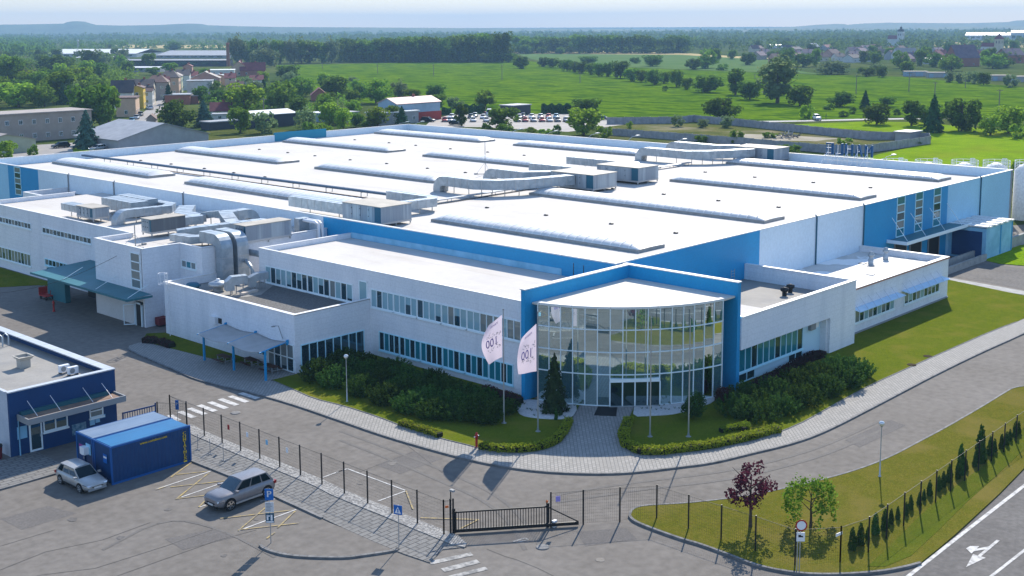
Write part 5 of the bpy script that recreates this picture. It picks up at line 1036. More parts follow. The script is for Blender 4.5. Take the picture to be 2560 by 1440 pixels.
# gate
t = thing("sliding_gate", "black barred cantilever sliding gate across the drive", "gate", (G0.x, G0.y, 0)); dg = (G1-G0).normalized(); GL = (G1-G0).length
mb = MB(); mb.obox(G0, G1, .07, 1.33, 1.42); mb.obox(G0, G2, .12, .12, .32); mb.obox(G0-dg*.05, G0+dg*.05, .07, .1, 1.42); mb.obox(G1-dg*.05, G1+dg*.05, .07, .1, 1.42); mb.tube([G1+Vector((0, 0, 1.38)), G2+Vector((0, 0, .3))], .04, 6); mb.build("frame", M_DARKMET, t)
for k in range(1, 34):
    p = G0+dg*(GL*k/34); mb = MB(); mb.box(p.x-.017, p.y-.017, .3, p.x+.017, p.y+.017, 1.34); mb.build("bar", M_DARKMET, t)
for p in (G0-dg*.12, G1+dg*.05):
    mb = MB(); q = p+Vector((.12, .12, 0)); mb.box(q.x-.07, q.y-.07, 0, q.x+.07, q.y+.07, 1.55); mb.build("guide_post", M_DARKMET, t)
mb = MB(); p = G1+Vector((.17, .17, 0)); mb.lathe((p.x, p.y, 1.55), [(.07, 0), (.07, .1), (0, .14)], 8); mb.build("warning_light", M_ORANGE, t)
mb = MB(); p = G1+dg*.6; mb.box(p.x-.15, p.y+.1, 0, p.x+.15, p.y+.3, .42); tag(mb.build("gate_motor", M_SIGNW, origin=p), "small white gate motor box behind the gate tail", "gate motor")
p = G0+Vector((-.15, .25, 0)); t = thing("camera_post", "slim post with a small camera at the left end of the gate", "post", (p.x, p.y, 0)); mb = MB(); mb.tube([(p.x, p.y, 0), (p.x, p.y, 2.75)], .035, 6); mb.build("post", M_DARKMET, t); mb = MB(); mb.box(p.x-.05, p.y-.25, 2.66, p.x+.12, p.y+.05, 2.78); mb.build("camera", M_GREY, t)
# lamps
M_GLOBE = glass("lamp_globe_glass", (.9, .9, .9), .3, (.6, .6, .6))
def lamp(p, h, label):
    t = thing("street_lamp", label, "lamp", (p.x, p.y, 0)); mb = MB(); mb.lathe((p.x, p.y, 0), [(.11, 0), (.11, .15), (.055, .2), (.05, 1.2), (.035, 1.25), (.03, h-.32)], 10); mb.build("pole", M_STEEL, t)
    mb = MB(); mb.lathe((p.x, p.y, h-.34), [(.06, 0), (.16, .06), (.2, .17), (.17, .27), (.08, .33), (0, .34)], 14); mb.build("lamp_globe", M_GLOBE, t); mb = MB(); mb.lathe((p.x, p.y, h-.4), [(.05, 0), (.09, .05), (.09, .09)], 10); mb.build("collar", M_GREY, t)
lamp(g(868, 1008), 4.05, "globe lamp on a pole beside the dark pines at the left lawn")
lamp(g(2199, 1195), 3.95, "globe lamp on a pole on the island lawn by the works road")
# flagpoles
def flagpole(p, h, label, n):
    t = thing("flagpole", label, "flagpole", (p.x, p.y, .1)); mb = MB(); mb.tube([(p.x, p.y, .05), (p.x, p.y, h*.5), (p.x, p.y, h)], [.06, .05, .035], 8); mb.build("pole", M_STEEL, t)
    mb = MB(); mb.lathe((p.x, p.y, h), [(.03, 0), (.07, .05), (.05, .12), (0, .14)], 8); mb.build("finial", M_GREY, t); mb = MB(); mb.lathe((p.x, p.y, .1), [(.22, 0), (.2, .06), (.09, .08), (.08, .3)], 12); mb.build("foot", M_GREY, t)
fp = [(g(1260, 1062), 8.9), (g(1345, 1083), 9.15), (g(1625, 1096), 9.0), (g(1721, 1096), 9.0)]
for (p, h), lb in zip(fp, ("grey flagpole carrying the left white flag", "grey flagpole carrying the white flag nearer the entrance", "bare grey flagpole right of the entrance walk", "bare grey flagpole in front of the clipped ball bush")): flagpole(p, h, lb, 0)
RH = Vector((RIGHT.x, RIGHT.y, 0)).normalized(); FH = Vector((FWD.x, FWD.y, 0)).normalized()
def flag(p, ztop, zbot, tl, bl, wtop, wmid, wbot, label, ph):
    def Fn(u, v):
        wd = (wbot*(1-v)+wtop*v) if True else 0
        wd += (wmid-(wbot+wtop)/2)*math.sin(math.pi*v)
        z1 = zbot+(ztop-zbot)*v; drop = (bl*(1-v)+tl*v)*u**1.1
        q = p - RH*(.1+wd*u) + FH*(.16*math.sin(u*4.5+v*3+ph)*u+.1*math.sin(v*7+ph)*u)
        return Vector((q.x, q.y, z1-drop))
    nu, nv = 14, 30; mb = MB(); vs = [Fn(i/nu, j/nv) for j in range(nv+1) for i in range(nu+1)]
    mb.add(vs, [(j*(nu+1)+i, j*(nu+1)+i+1, (j+1)*(nu+1)+i+1, (j+1)*(nu+1)+i) for j in range(nv) for i in range(nu)], 0, True)
    def stamp(txt, size, cu, cv, asp=1.0):
        vs_, fs_ = text_mesh(txt, size)
        for sgn in (-.012, .012): mb.add([Fn(cu+v[0]*asp, cv+v[1])+FH*sgn for v in vs_], fs_, 1)
    stamp("100", .3, .5, .44, 1.35); stamp("MAHLE", .085, .5, .88, 1.7)
    rg = random.Random(int(ph*10))
    for _ in range(46):
        u = rg.uniform(.08, .75); v = rg.choice([.3, .6])+rg.gauss(0, .028)+(.1*u if v_up(rg) else 0); a = rg.uniform(0, 3.14); s_ = .045
        P4 = [(u+s_*math.cos(a), v+s_*.4*math.sin(a)), (u-.012*math.sin(a), v+.008*math.cos(a)), (u-s_*math.cos(a), v-s_*.4*math.sin(a)), (u+.012*math.sin(a), v-.008*math.cos(a))]
        for sgn in (-.012, .012): mb.add([Fn(*q)+FH*sgn for q in P4], [(0, 1, 2, 3)], 2)
    tag(mb.build("flag", [M_FLAG, M_PURP, mat("flag_grey_print", (.16, .17, .22), .8)], origin=(p.x, p.y, ztop)), label, "flag", "printed flags on the entrance poles")
def v_up(rg): return rg.random() < .5
flag(fp[0][0], 8.55, 5.3, .85, .55, 1.0, 1.55, 1.0, "white printed flag waving on the pole left of the portal", 0.3)
flag(fp[1][0], 8.35, 4.75, 1.15, .25, 1.1, 1.4, 1.35, "white printed flag hanging on the pole beside the rotunda", 1.7)
n_, l_ = M_FLAG.node_tree.nodes, M_FLAG.node_tree.links
tr_ = n_.new("ShaderNodeBsdfTranslucent"); tr_.inputs[0].default_value = (.66, .58, .68, 1); mx_ = n_.new("ShaderNodeMixShader"); mx_.inputs[0].default_value = .4
l_.new(n_["Principled BSDF"].outputs[0], mx_.inputs[1]); l_.new(tr_.outputs[0], mx_.inputs[2]); l_.new(mx_.outputs[0], n_["Material Output"].inputs[0])
# hydrants
def hydrant(p, h, label):
    t = thing("fire_hydrant", label, "hydrant", (p.x, p.y, .05)); mb = MB(); mb.lathe((p.x, p.y, .05), [(.16, 0), (.16, .08), (.09, .1), (.09, h*.62), (.13, h*.66), (.13, h*.82), (.1, h*.86), (.08, h*.95), (0, h)], 12); mb.build("barrel", M_RED, t)
    for s_ in (-1, 1): mb = MB(); mb.tube([(p.x+s_*.1, p.y, .05+h*.73), (p.x+s_*.22, p.y, .05+h*.73)], .055, 8); mb.build("outlet", M_CHROME, t)
hydrant(g(1191.5, 1122), 1.2, "red fire hydrant on the pavement edge between the clipped hedges")
hydrant(g(*r4(402, 1130)), 1.2, "red fire hydrant in the shade by the service canopy")
# red cart and boxes in the shade
p = g(*r4(350, 1035)); t = thing("hand_cart", "red hand cart parked in the shade by the service canopy", "cart", (p.x, p.y, 0)); mb = MB(); mb.box(p.x-.5, p.y-.8, .4, p.x+.5, p.y+.9, .5); mb.box(p.x-.5, p.y+.8, .5, p.x+.5, p.y+.88, 1.3); mb.tube([(p.x, p.y-.8, .5), (p.x-.2, p.y-1.4, 1.2)], .04); mb.build("deck", M_RED, t)
for a, b in ((-.4, -.6), (.4, -.6), (-.4, .6), (.4, .6)): mb = MB(); mb.cylx((p.x+a-.05, p.y+b, .2), (.1, 0, 0), .2, .2, 12); mb.build("wheel", M_TYRE, t)
p = g(*r4(1140, 1225)); t = thing("waste_skip", "pink red open container beside the service door", "container", (p.x, p.y, 0)); mb = MB(); mb.prism([(p.x-.4, p.y-.3), (p.x+.5, p.y-.3), (p.x+.5, p.y+.3), (p.x-.4, p.y+.3)], .25, .8); mb.build("tub", mat("pink_red", (.5, .05, .09), .6), t); mb = MB(); mb.box(p.x-.35, p.y-.25, 0, p.x+.45, p.y+.25, .25); mb.build("base", M_DARKMET, t)
p = g(*r4(1200, 1235)); t = thing("waste_skip", "dark red open container in the corner by the caged ladder", "container", (p.x, p.y, 0)); mb = MB(); mb.prism([(p.x-.5, p.y-.5), (p.x+.5, p.y-.5), (p.x+.5, p.y+.3), (p.x-.5, p.y+.3)], .2, .95); mb.build("tub", mat("maroon", (.16, .015, .02), .6), t); mb = MB(); mb.box(p.x-.45, p.y-.45, 0, p.x+.45, p.y+.25, .2); mb.build("base", M_DARKMET, t)
# caged ladder on the canteen wall
p = Vector((61.45, 103.4, 0)); t = thing("caged_ladder", "white caged ladder on the left end of the canteen wall", "ladder", (p.x, p.y, .1)); mb = MB()
for dy in (-.22, .22): mb.tube([(p.x, p.y+dy, 2.2), (p.x, p.y+dy, 6.4)], .035, 6)
for k in range(14): mb.tube([(p.x, p.y-.22, 2.35+.3*k), (p.x, p.y+.22, 2.35+.3*k)], .02, 5)
mb.build("ladder", M_SIGNW, t); mb = MB()
for z in (5.3, 6.35): mb.tube([(p.x-.35+.4*math.cos(a), p.y+.4*math.sin(a), z) for a in np.linspace(0, 2*math.pi, 15)], .03, 5)
for a in np.linspace(.6, 5.7, 6): mb.tube([(p.x-.35+.4*math.cos(a), p.y+.4*math.sin(a), 5.3), (p.x-.35+.48*math.cos(a), p.y+.48*math.sin(a), 6.4)], .025, 5)
mb.build("safety_cage", M_SIGNW, t); mb = MB(); mb.tube([(p.x-.1, p.y-.5, 0), (p.x-.1, p.y-.5, 2.5)], .045, 6); mb.build("stand_pipe", M_SIGNW, t)
# wire from the tower roof across the yard
a, b = Vector((63.3, 112.0, 7.75)), g(*r4(-200, 1010), 3.2); pts = [a+(b-a)*f+Vector((0, 0, -1.2*math.sin(math.pi*f))) for f in np.linspace(0, 1, 24)]
mb = MB(); mb.tube(pts, .02, 5); tag(mb.build("overhead_cable", M_DARKMET, origin=a), "black cable sagging from the tower roof across the service yard", "cable")
# signs
def plate(mb, p, z0, z1, w, m=0, d=.03): a = p-RH*(w/2); b = p+RH*(w/2); mb.obox(a, b, d, z0, z1, m)
def face(p, z): return p-FH*.02+Vector((0, 0, z))
p = g(*b1(1478, 1265)); t = thing("parking_sign", "tall parking sign with letter P and two lower panels by the grey SUV", "sign", (p.x, p.y, 0)); mb = MB(); mb.tube([(p.x, p.y, 0), (p.x, p.y, 3.35)], .03, 8); mb.build("pole", M_STEEL, t)
q = p-FH*.06
mb = MB(); plate(mb, q, 2.72, 3.4, .5, 0); lettering(mb, "P", .55, q-FH*.022+Vector((0, 0, 3.08)), RH, (0, 0, 1), 1, .012); mb.build("plate", [M_SIGNB, M_SIGNW], t)
mb = MB(); plate(mb, q, 1.98, 2.6, .5, 0)
for k in range(6): mb.obox(q-FH*.022-RH*.2, q-FH*.022+RH*(.05+.14*random.random()), .008, 2.08+.085*k, 2.11+.085*k, 1)
mb.build("text_plate", [mat("sign_grey_white", (.55, .57, .6), .5), M_GREY], t)
mb = MB(); plate(mb, q, 1.32, 1.93, .5, 0); mb.obox(q-FH*.022-RH*.18, q-FH*.022-RH*.08, .008, 1.5, 1.82, 1); mb.obox(q-FH*.022-RH*.15, q-FH*.022+RH*.0, .008, 1.72, 1.8, 1); mb.obox(q-FH*.022+RH*.05, q-FH*.022+RH*.16, .008, 1.48, 1.83, 1); mb.obox(q-FH*.022-RH*.22, q-FH*.022+RH*.22, .006, 1.35, 1.44, 1); mb.build("tow_plate", [mat("sign_petrol", (.01, .07, .12), .5), M_SIGNW], t)
p = g(*b2(322, 1285)); t = thing("crossing_sign", "blue pedestrian crossing sign on a post at the paved strip", "sign", (p.x, p.y, 0)); mb = MB(); mb.tube([(p.x, p.y, 0), (p.x, p.y, 2.6)], .028, 8); mb.build("pole", M_STEEL, t)
ax2 = Vector((.35, -.94, 0)); q = p-Vector((.94, .35, 0))*.05; mb = MB(); mb.obox(q-ax2*.27, q+ax2*.27, .02, 2.04, 2.6, 0)
fz = q-Vector((.94, .35, 0))*.018; mb.add([fz-ax2*.2+Vector((0, 0, 2.12)), fz+ax2*.2+Vector((0, 0, 2.12)), fz+Vector((0, 0, 2.52))], [(0, 1, 2)], 1); mb.obox(fz-Vector((.94, .35, 0))*.004-ax2*.03, fz-Vector((.94, .35, 0))*.004+ax2*.04, .004, 2.17, 2.4, 0); mb.build("plate", [M_SIGNB, M_SIGNW], t)
p = g(*b1(970, 600)); t = thing("parking_sign", "small blue sign on a short post near the zebra crossing", "sign", (p.x, p.y, 0)); mb = MB(); mb.tube([(p.x, p.y, 0), (p.x, p.y, 1.7)], .025, 6); mb.build("pole", M_STEEL, t); mb = MB(); plate(mb, p-FH*.04, 1.0, 1.75, .26, 0); lettering(mb, "P", .28, p-FH*.06+Vector((0, 0, 1.45)), RH, (0, 0, 1), 1, .006); mb.build("plate", [M_SIGNB, M_SIGNW], t)
p = g(*b3(643, 1425)); t = thing("road_sign", "round red rimmed road sign with a small plate below at the island corner", "sign", (p.x, p.y, 0)); mb = MB()
for s_ in (-.07, .07): mb.tube([p+RH*s_, p+RH*s_+Vector((0, 0, 3.0))], .03, 8)
mb.build("pole", M_STEEL, t); mb = MB(); c = p+RH*.1-FH*.06+Vector((0, 0, 2.8))
mb.tube([c+FH*.02, c], [.33, .33], 28, 0); mb.tube([c-FH*.001, c-FH*.006], [.25, .25], 28, 1); mb.build("plate", [M_RED, M_SIGNW], t)
mb = MB(); q = p+RH*.08-FH*.05; plate(mb, q, 1.88, 2.4, .46, 0, .02); mb.obox(q-FH*.014-RH*.13, q-FH*.014+RH*.13, .008, 2.12, 2.2, 1); mb.obox(q-FH*.014-RH*.13, q-FH*.014+RH*.02, .008, 2.2, 2.26, 1); mb.build("lower_plate", [M_SIGNW, M_DARKMET], t)
# blue steel gate behind the containers
t = thing("blue_gate", "small blue steel gate between the gatehouse and the mesh fence", "gate", (43.2, 79.3, 0)); mb = MB(); A, B = Vector((43.0, 79.25, 0)), Vector((45.7, 79.13, 0)); mb.obox(A, B, .06, 1.95, 2.05); mb.obox(A, B, .06, .2, .3); mb.obox(A, A+Vector((.1, 0, 0)), .06, .2, 2.05); mb.obox(B-Vector((.1, 0, 0)), B, .06, .2, 2.2); mb.build("frame", M_NAVY, t)
for k in range(12): mb = MB(); x = 43.2+k*.2; mb.box(x-.02, 79.2, .3, x+.02, 79.24, 1.95); mb.build("bar", M_NAVY, t)
fence("wire_fence", "short wire mesh fence between the blue steel gate and the zebra crossing", [Vector((45.8, 79.13, 0)), Vector((47.14, 77.34, 0)), F1[0]], 2.25)
# manholes
for i, q in enumerate((b1(1285, 552), b3(1350, 250), b3(1263, 297), b2(1105, 1285))):
    p = g(*q); mb = MB(); mb.lathe((p.x, p.y, .02 if i in (0, 3) else .14), [(.4, 0), (.4, .03), (.3, .035), (0, .035)], 18); tag(mb.build("manhole_cover", M_KERB if i in (0, 3) else mat("rusty_iron", (.07, .055, .04), .95, spec=0), origin=(p.x, p.y, .03)), ["round cover in the yard asphalt beside the zebra crossing", "round cover in the side lawn farther from the pavement", "round cover in the side lawn nearer the pavement", "dark drain cover in front of the sliding gate"][i], "manhole")
# small posts with feet on the paved strip
for q, lb in (((1080, 757), "leftmost of the three thin posts on the paved strip"), ((1147, 782), "middle of the three thin posts on the paved strip"), ((1220, 817), "rightmost of the three thin posts on the paved strip")):
    p = g(*b1(*q)); t = thing("barrier_post", lb, "post", (p.x, p.y, .07)); mb = MB(); mb.tube([(p.x, p.y, .07), (p.x, p.y, 1.25)], .02, 6); mb.build("post", M_GREY, t); mb = MB(); mb.box(p.x-.35, p.y-.02, .07, p.x+.35, p.y+.02, .11); mb.box(p.x-.02, p.y-.25, .075, p.x+.02, p.y+.25, .115); mb.build("foot", M_GREY, t)
# young thujas along the road fence
for i in range(50):
    x = 61.4+i*.98+random.uniform(-.15, .15); big = {16: 2.3, 19: 2.9, 29: 2.2}.get(i, 0); h = big or random.uniform(.8, 1.5)
    plant('thuja', (x, 30.5+.014*i+random.uniform(-.12, .12), .1), h*1.0 if not big else h*.75, h, "slim young thuja inside the road fence" if not big else "tall dark thuja overtopping its row at the road fence", "thuja", "young thujas along the road fence")
# awning with picnic tables
t = thing("sail_awning", "grey canvas awning on blue posts over picnic tables by the canteen", "awning", (59.6, 88.2, 0))
for x, y, h in ((58.75, 92.91, 2.55), (58.7, 88.19, 2.6), (58.69, 83.48, 2.7)): mb = MB(); mb.box(x-.08, y-.08, 0, x+.08, y+.08, h); mb.box(x-.2, y-.2, 0, x+.2, y+.2, .03); mb.build("post", M_BLUE, t)
for x, y in ((61.55, 93.6), (61.55, 88.9), (61.55, 84.2)): mb = MB(); mb.box(x-.1, y-.06, 2.55, x+.14, y+.06, 3.0); mb.build("wall_bracket", M_BLUE, t)
for y0, y1 in ((92.95, 93.65), (88.2, 88.95), (83.5, 84.25)): mb = MB(); mb.tube([(58.1, y0-.05, 2.66), (61.6, y1, 2.8)], .06, 6); mb.build("beam", M_BLUE, t)
mb = MB(); vs = []; NU, NV = 8, 20
for j in range(NV+1):
    for i in range(NU+1):
        u, v = i/NU, j/NV; bay = (v*2) % 1.0; y = 92.95+(83.5-92.95)*v+.7*u; vs.append((58.15+3.5*u, y, 2.72+.12*u-.28*math.sin(math.pi*bay)*(1-.3*u)))
mb.add(vs, [(j*(NU+1)+i, j*(NU+1)+i+1, (j+1)*(NU+1)+i+1, (j+1)*(NU+1)+i) for j in range(NV) for i in range(NU)], 0, True); sheet_ = mb.build("canvas", M_AWN, t); sm = sheet_.modifiers.new("thickness", 'SOLIDIFY'); sm.thickness = .02
def picnic(x, y, a, label):
    t = thing("picnic_table", label, "picnic table", (x, y, 0), "picnic tables under the awning"); c, s_ = math.cos(a), math.sin(a)
    def B(mb, u, v, z0, z1, lu, lv): mb.obox((x+c*(u-lu/2)-s_*v, y+s_*(u-lu/2)+c*v), (x+c*(u+lu/2)-s_*v, y+s_*(u+lu/2)+c*v), lv, z0, z1)
    mb = MB(); B(mb, 0, 0, .7, .75, 1.6, .7); mb.build("table_top", M_WOOD, t)
    for v in (-.65, .65): mb = MB(); B(mb, 0, v, .42, .46, 1.6, .26); mb.build("bench", M_WOOD, t)
    for u in (-.6, .6): mb = MB(); B(mb, u, 0, .36, .42, .08, 1.4); B(mb, u, -.3, 0, .7, .07, .07); B(mb, u, .3, 0, .7, .07, .07); mb.build("leg_frame", M_GREY, t)
picnic(59.6, 91.0, 1.57, "dark wood picnic table at the left end under the awning"); picnic(60.6, 88.3, 1.5, "dark wood picnic table in the middle under the awning"); picnic(60.5, 85.3, 1.6, "dark wood picnic table at the right end under the awning"); 
# ================================================================== gatehouse
gh = thing("gatehouse", "flat roofed navy blue gatehouse at the left edge with a canopy over its door", "gatehouse", (39.7, 81.5, 0))
mb = MB(); mb.box(35.7, 81.5, 0, 43.8, 81.75, 4.72, 0); mb.box(35.7, 81.75, 0, 35.95, 104, 4.72, 1); mb.box(43.5, 81.75, 0, 43.8, 104, 4.72, 0); mb.box(35.95, 81.75, 4.0, 43.5, 104, 4.2, 2); mb.build("walls", [M_NAVY, M_PLAS2, M_ROOF3], gh)
mb = MB(); mb.box(43.15, 81.9, 4.72, 43.85, 104, 4.8); mb.box(35.65, 81.45, 4.723, 43.86, 81.9, 4.803); mb.build("coping", M_COPEG, gh)
mb = MB(); mb.box(36.4, 79.85, 2.72, 43.5, 81.49, 2.98, 0); mb.box(36.3, 79.75, 2.66, 43.55, 79.85, 3.1, 1); mb.box(36.2, 79.75, 2.66, 36.3, 81.49, 3.1, 1); mb.box(43.55, 79.75, 2.66, 43.65, 81.49, 3.1, 1); mb.box(36.4, 81.2, 2.98, 43.0, 81.49, 3.25, 2); ghc = mb.build("canopy", [mat("rusty_roof", (.3, .2, .14), .8, c2=(.2, .13, .1), scale=1.5, coord='W'), M_GREY, mat("verdigris", (.02, .1, .13), .7)], gh)
for x in (37, 38.7, 41.2, 42.7): mb = MB(); mb.tube([(x, 81.48, 3.9), (x+.15, 80.3, 3.0)], .02, 5); mb.build("hanger_rod", M_SIGNW, ghc)
window(gh, 'Y', 81.5, 38.1, 39.85, 1.35, 2.3, 2, [1, 1], M_WFRAME); window(gh, 'Y', 81.5, 41.65, 42.65, 1.5, 2.4, 1, [3, 1], M_WFRAME, rows=2)
mb = MB(); wbox(mb, 'Y', 81.5, 37.0, 37.95, .1, 2.35, 0, .05, 0); wbox(mb, 'Y', 81.5, 37.12, 37.83, .25, 2.2, .05, .06, 1); wbox(mb, 'Y', 81.5, 37.75, 37.8, 1.1, 1.3, .06, .12, 2); mb.build("door", [M_WFRAME, M_GL, M_STEEL], gh)
mb = MB(); wbox(mb, 'Y', 81.5, 36.15, 36.85, 1.25, 2.15, 0, .04, 0); mb.build("notice_board", M_PBLUE, gh)
for x0, x1, z0, z1 in ((41.6, 42.0, .9, 1.4), (42.05, 42.4, 1.0, 1.45), (42.45, 42.85, 1.25, 1.5), (40.2, 41.3, .5, 1.3)): mb = MB(); wbox(mb, 'Y', 81.5, x0, x1, z0, z1, 0, .02, 0); mb.build("wall_sign", M_PBLUE if x1-x0 < .6 else mat("mural_print", (.03, .12, .2), .6, c2=(.2, .32, .4), scale=5, coord='W'), gh)
mb = MB(); mb.tube([(36.25, 81.4, 0), (36.25, 81.4, 2.6), (36.6, 81.2, 2.8)], .05, 6); mb.build("downpipe", M_PBLUE, gh)
p = g(*b1(130, 300), 4.2); t = thing("roof_vent", "square flared chimney vent on the gatehouse roof", "vent", (p.x, p.y, 4.2)); mb = MB(); mb.box(p.x-.38, p.y-.38, 4.2, p.x+.38, p.y+.38, 4.8); mb.build("shaft", mat("vent_beige", (.4, .38, .34), .8), t)
mb = MB(); a_, b_ = .38, .62; mb.add([(p.x+i*a_, p.y+j*a_, 4.8) for i, j in ((-1, -1), (1, -1), (1, 1), (-1, 1))]+[(p.x+i*b_, p.y+j*b_, 5.1) for i, j in ((-1, -1), (1, -1), (1, 1), (-1, 1))]+[(p.x+i*.5, p.y+j*.5, 5.1) for i, j in ((-1, -1), (1, -1), (1, 1), (-1, 1))]+[(p.x+i*.5, p.y+j*.5, 4.9) for i, j in ((-1, -1), (1, -1), (1, 1), (-1, 1))], [(0, 1, 5, 4), (1, 2, 6, 5), (2, 3, 7, 6), (3, 0, 4, 7), (4, 5, 9, 8), (5, 6, 10, 9), (6, 7, 11, 10), (7, 4, 8, 11), (8, 9, 13, 12), (9, 10, 14, 13), (10, 11, 15, 14), (11, 8, 12, 15), (12, 13, 14, 15)]); mb.build("flared_cap", MATS["vent_beige"], t)
for i, (q, lb) in enumerate((((350, 330), "left of the two split air conditioner boxes on the gatehouse roof"), ((398, 340), "right of the two split air conditioner boxes on the gatehouse roof"))):
    p = g(*b1(*q), 4.25); t = thing("air_conditioner", lb, "air conditioner", (p.x, p.y, 4.2)); mb = MB(); mb.box(p.x-.38, p.y-.15, 4.32, p.x+.38, p.y+.15, 4.85); mb.build("casing", M_SIGNW, t); mb = MB(); mb.tube([(p.x-.1, p.y-.15, 4.58), (p.x-.1, p.y-.165, 4.58)], [.2, .2], 14); mb.build("fan_grille", M_GREY, t); mb = MB(); mb.box(p.x-.35, p.y-.2, 4.2, p.x-.28, p.y+.2, 4.32); mb.box(p.x+.28, p.y-.2, 4.2, p.x+.35, p.y+.2, 4.32); mb.build("foot", M_DARKMET, t)
p = g(*b1(15, 190), 4.2); mb = MB(); 
for dx in (0, .5): mb.tube([(p.x+dx, p.y, 4.2), (p.x+dx, p.y, 5.0), (p.x+dx-.1, p.y+.3, 5.2), (p.x+dx-.2, p.y+.6, 5.0), (p.x+dx-.2, p.y+.6, 4.2)], .06, 6)
tag(mb.build("roof_handrail", M_GALV, origin=(p.x, p.y, 4.2)), "bent galvanised ladder handrail on the gatehouse roof", "handrail")
p = g(*b1(20, 770)); t = thing("waste_bin", "dark red waste bin left of the gatehouse", "bin", (34.9, 82.2, 0)); mb = MB(); mb.lathe((34.9, 82.2, 0), [(.35, 0), (.42, .9)], 14); mb.build("bin_body", mat("maroon", (.16, .015, .02), .6), t); mb = MB(); mb.lathe((34.9, 82.2, .9), [(.44, 0), (.42, .12), (.2, .22), (0, .24)], 14); mb.build("lid", M_DARKMET, t)
# ================================================================== two office containers
def container(y0, y1, top, label):
    t = thing("shipping_container", label, "container", (37.87, y0, 0)); x0, x1, z0, z1 = 37.87, 43.8, .08, 2.62
    mb = MB(); mb.box(x0, y0, z0, x1, y1, z1, 0); mb.build("body", M_CONTB, t)
    mb = MB(); mb.box(x0+.08, y0+.08, z1, x1-.08, y1-.08, z1+.035); mb.build("roof", top, t)
    mb = MB()
    for x in (x0, x1):
        for y in (y0, y1): mb.box(x-.05, y-.05 if y == y0 else y-.08, 0, x+.05, y+.08 if y == y0 else y+.05, z1+.03)
    for y in (y0, y1): mb.box(x0+.05, y-.025, z1-.1, x1-.05, y+.025, z1+.028); mb.box(x0+.05, y-.025, 0.02, x1-.05, y+.025, .16)
    mb.box(x0-.025, y0+.08, z1-.1, x0+.025, y1-.08, z1+.026); mb.build("frame", mat("container_frame", (.008, .09, .3), .45), t)
    return t
c1 = container(71.55, 73.75, M_CONTT, "blue steel container nearer the car park with yellow lettering on its side")
mb = MB(); lettering(mb, "www.containex.com", .26, (41.0, 71.51, 2.32), (1, 0, 0), (0, 0, 1), 0, .008, .95); mb.build("lettering", M_YTXT, c1)
mb = MB()
for k, ch in enumerate("CONTAINEX"): lettering(mb, ch, .3, (43.35, 71.5, 2.2-k*.225), (1, 0, 0), (0, 0, 1), 0, .014, 1.1)
mb.box(43.22, 71.495, .13, 43.48, 71.5, .24, 0); mb.build("lettering", M_YTXT, c1)
mb = MB(); wbox(mb, 'X', 37.82, 72.0, 72.5, 1.4, 2.0, 0, .02, 0); wbox(mb, 'X', 37.82, 72.05, 72.45, 1.72, 1.85, .02, .025, 1); mb.build("sticker", [M_SIGNB, M_SIGNW], c1)
c2 = container(73.95, 76.15, M_CONTG, "blue steel container nearer the gatehouse with a faded grey roof and a wall unit")
mb = MB(); wbox(mb, 'X', 37.82, 74.15, 74.75, 1.45, 2.2, 0, .05, 1); wbox(mb, 'X', 37.82, 74.35, 74.95, 1.5, 2.0, .05, .4, 0); mb.build("wall_air_unit", [M_SIGNW, M_PBLUE], c2)
mb = MB(); wbox(mb, 'X', 37.82, 75.0, 75.9, .15, 2.1, 0, .03, 0); wbox(mb, 'X', 37.82, 75.05, 75.15, 1.0, 1.15, .03, .07, 1); mb.build("door", [M_NAVY, M_STEEL], c2)
mb = MB(); wbox(mb, 'X', 37.79, 75.2, 75.7, 1.55, 1.95, 0, .01, 0); wbox(mb, 'X', 37.79, 75.3, 75.5, 1.2, 1.45, 0, .012, 1); mb.build("sticker", [mat("magenta_label", (.3, .05, .25), .5), M_SIGNW], c2)
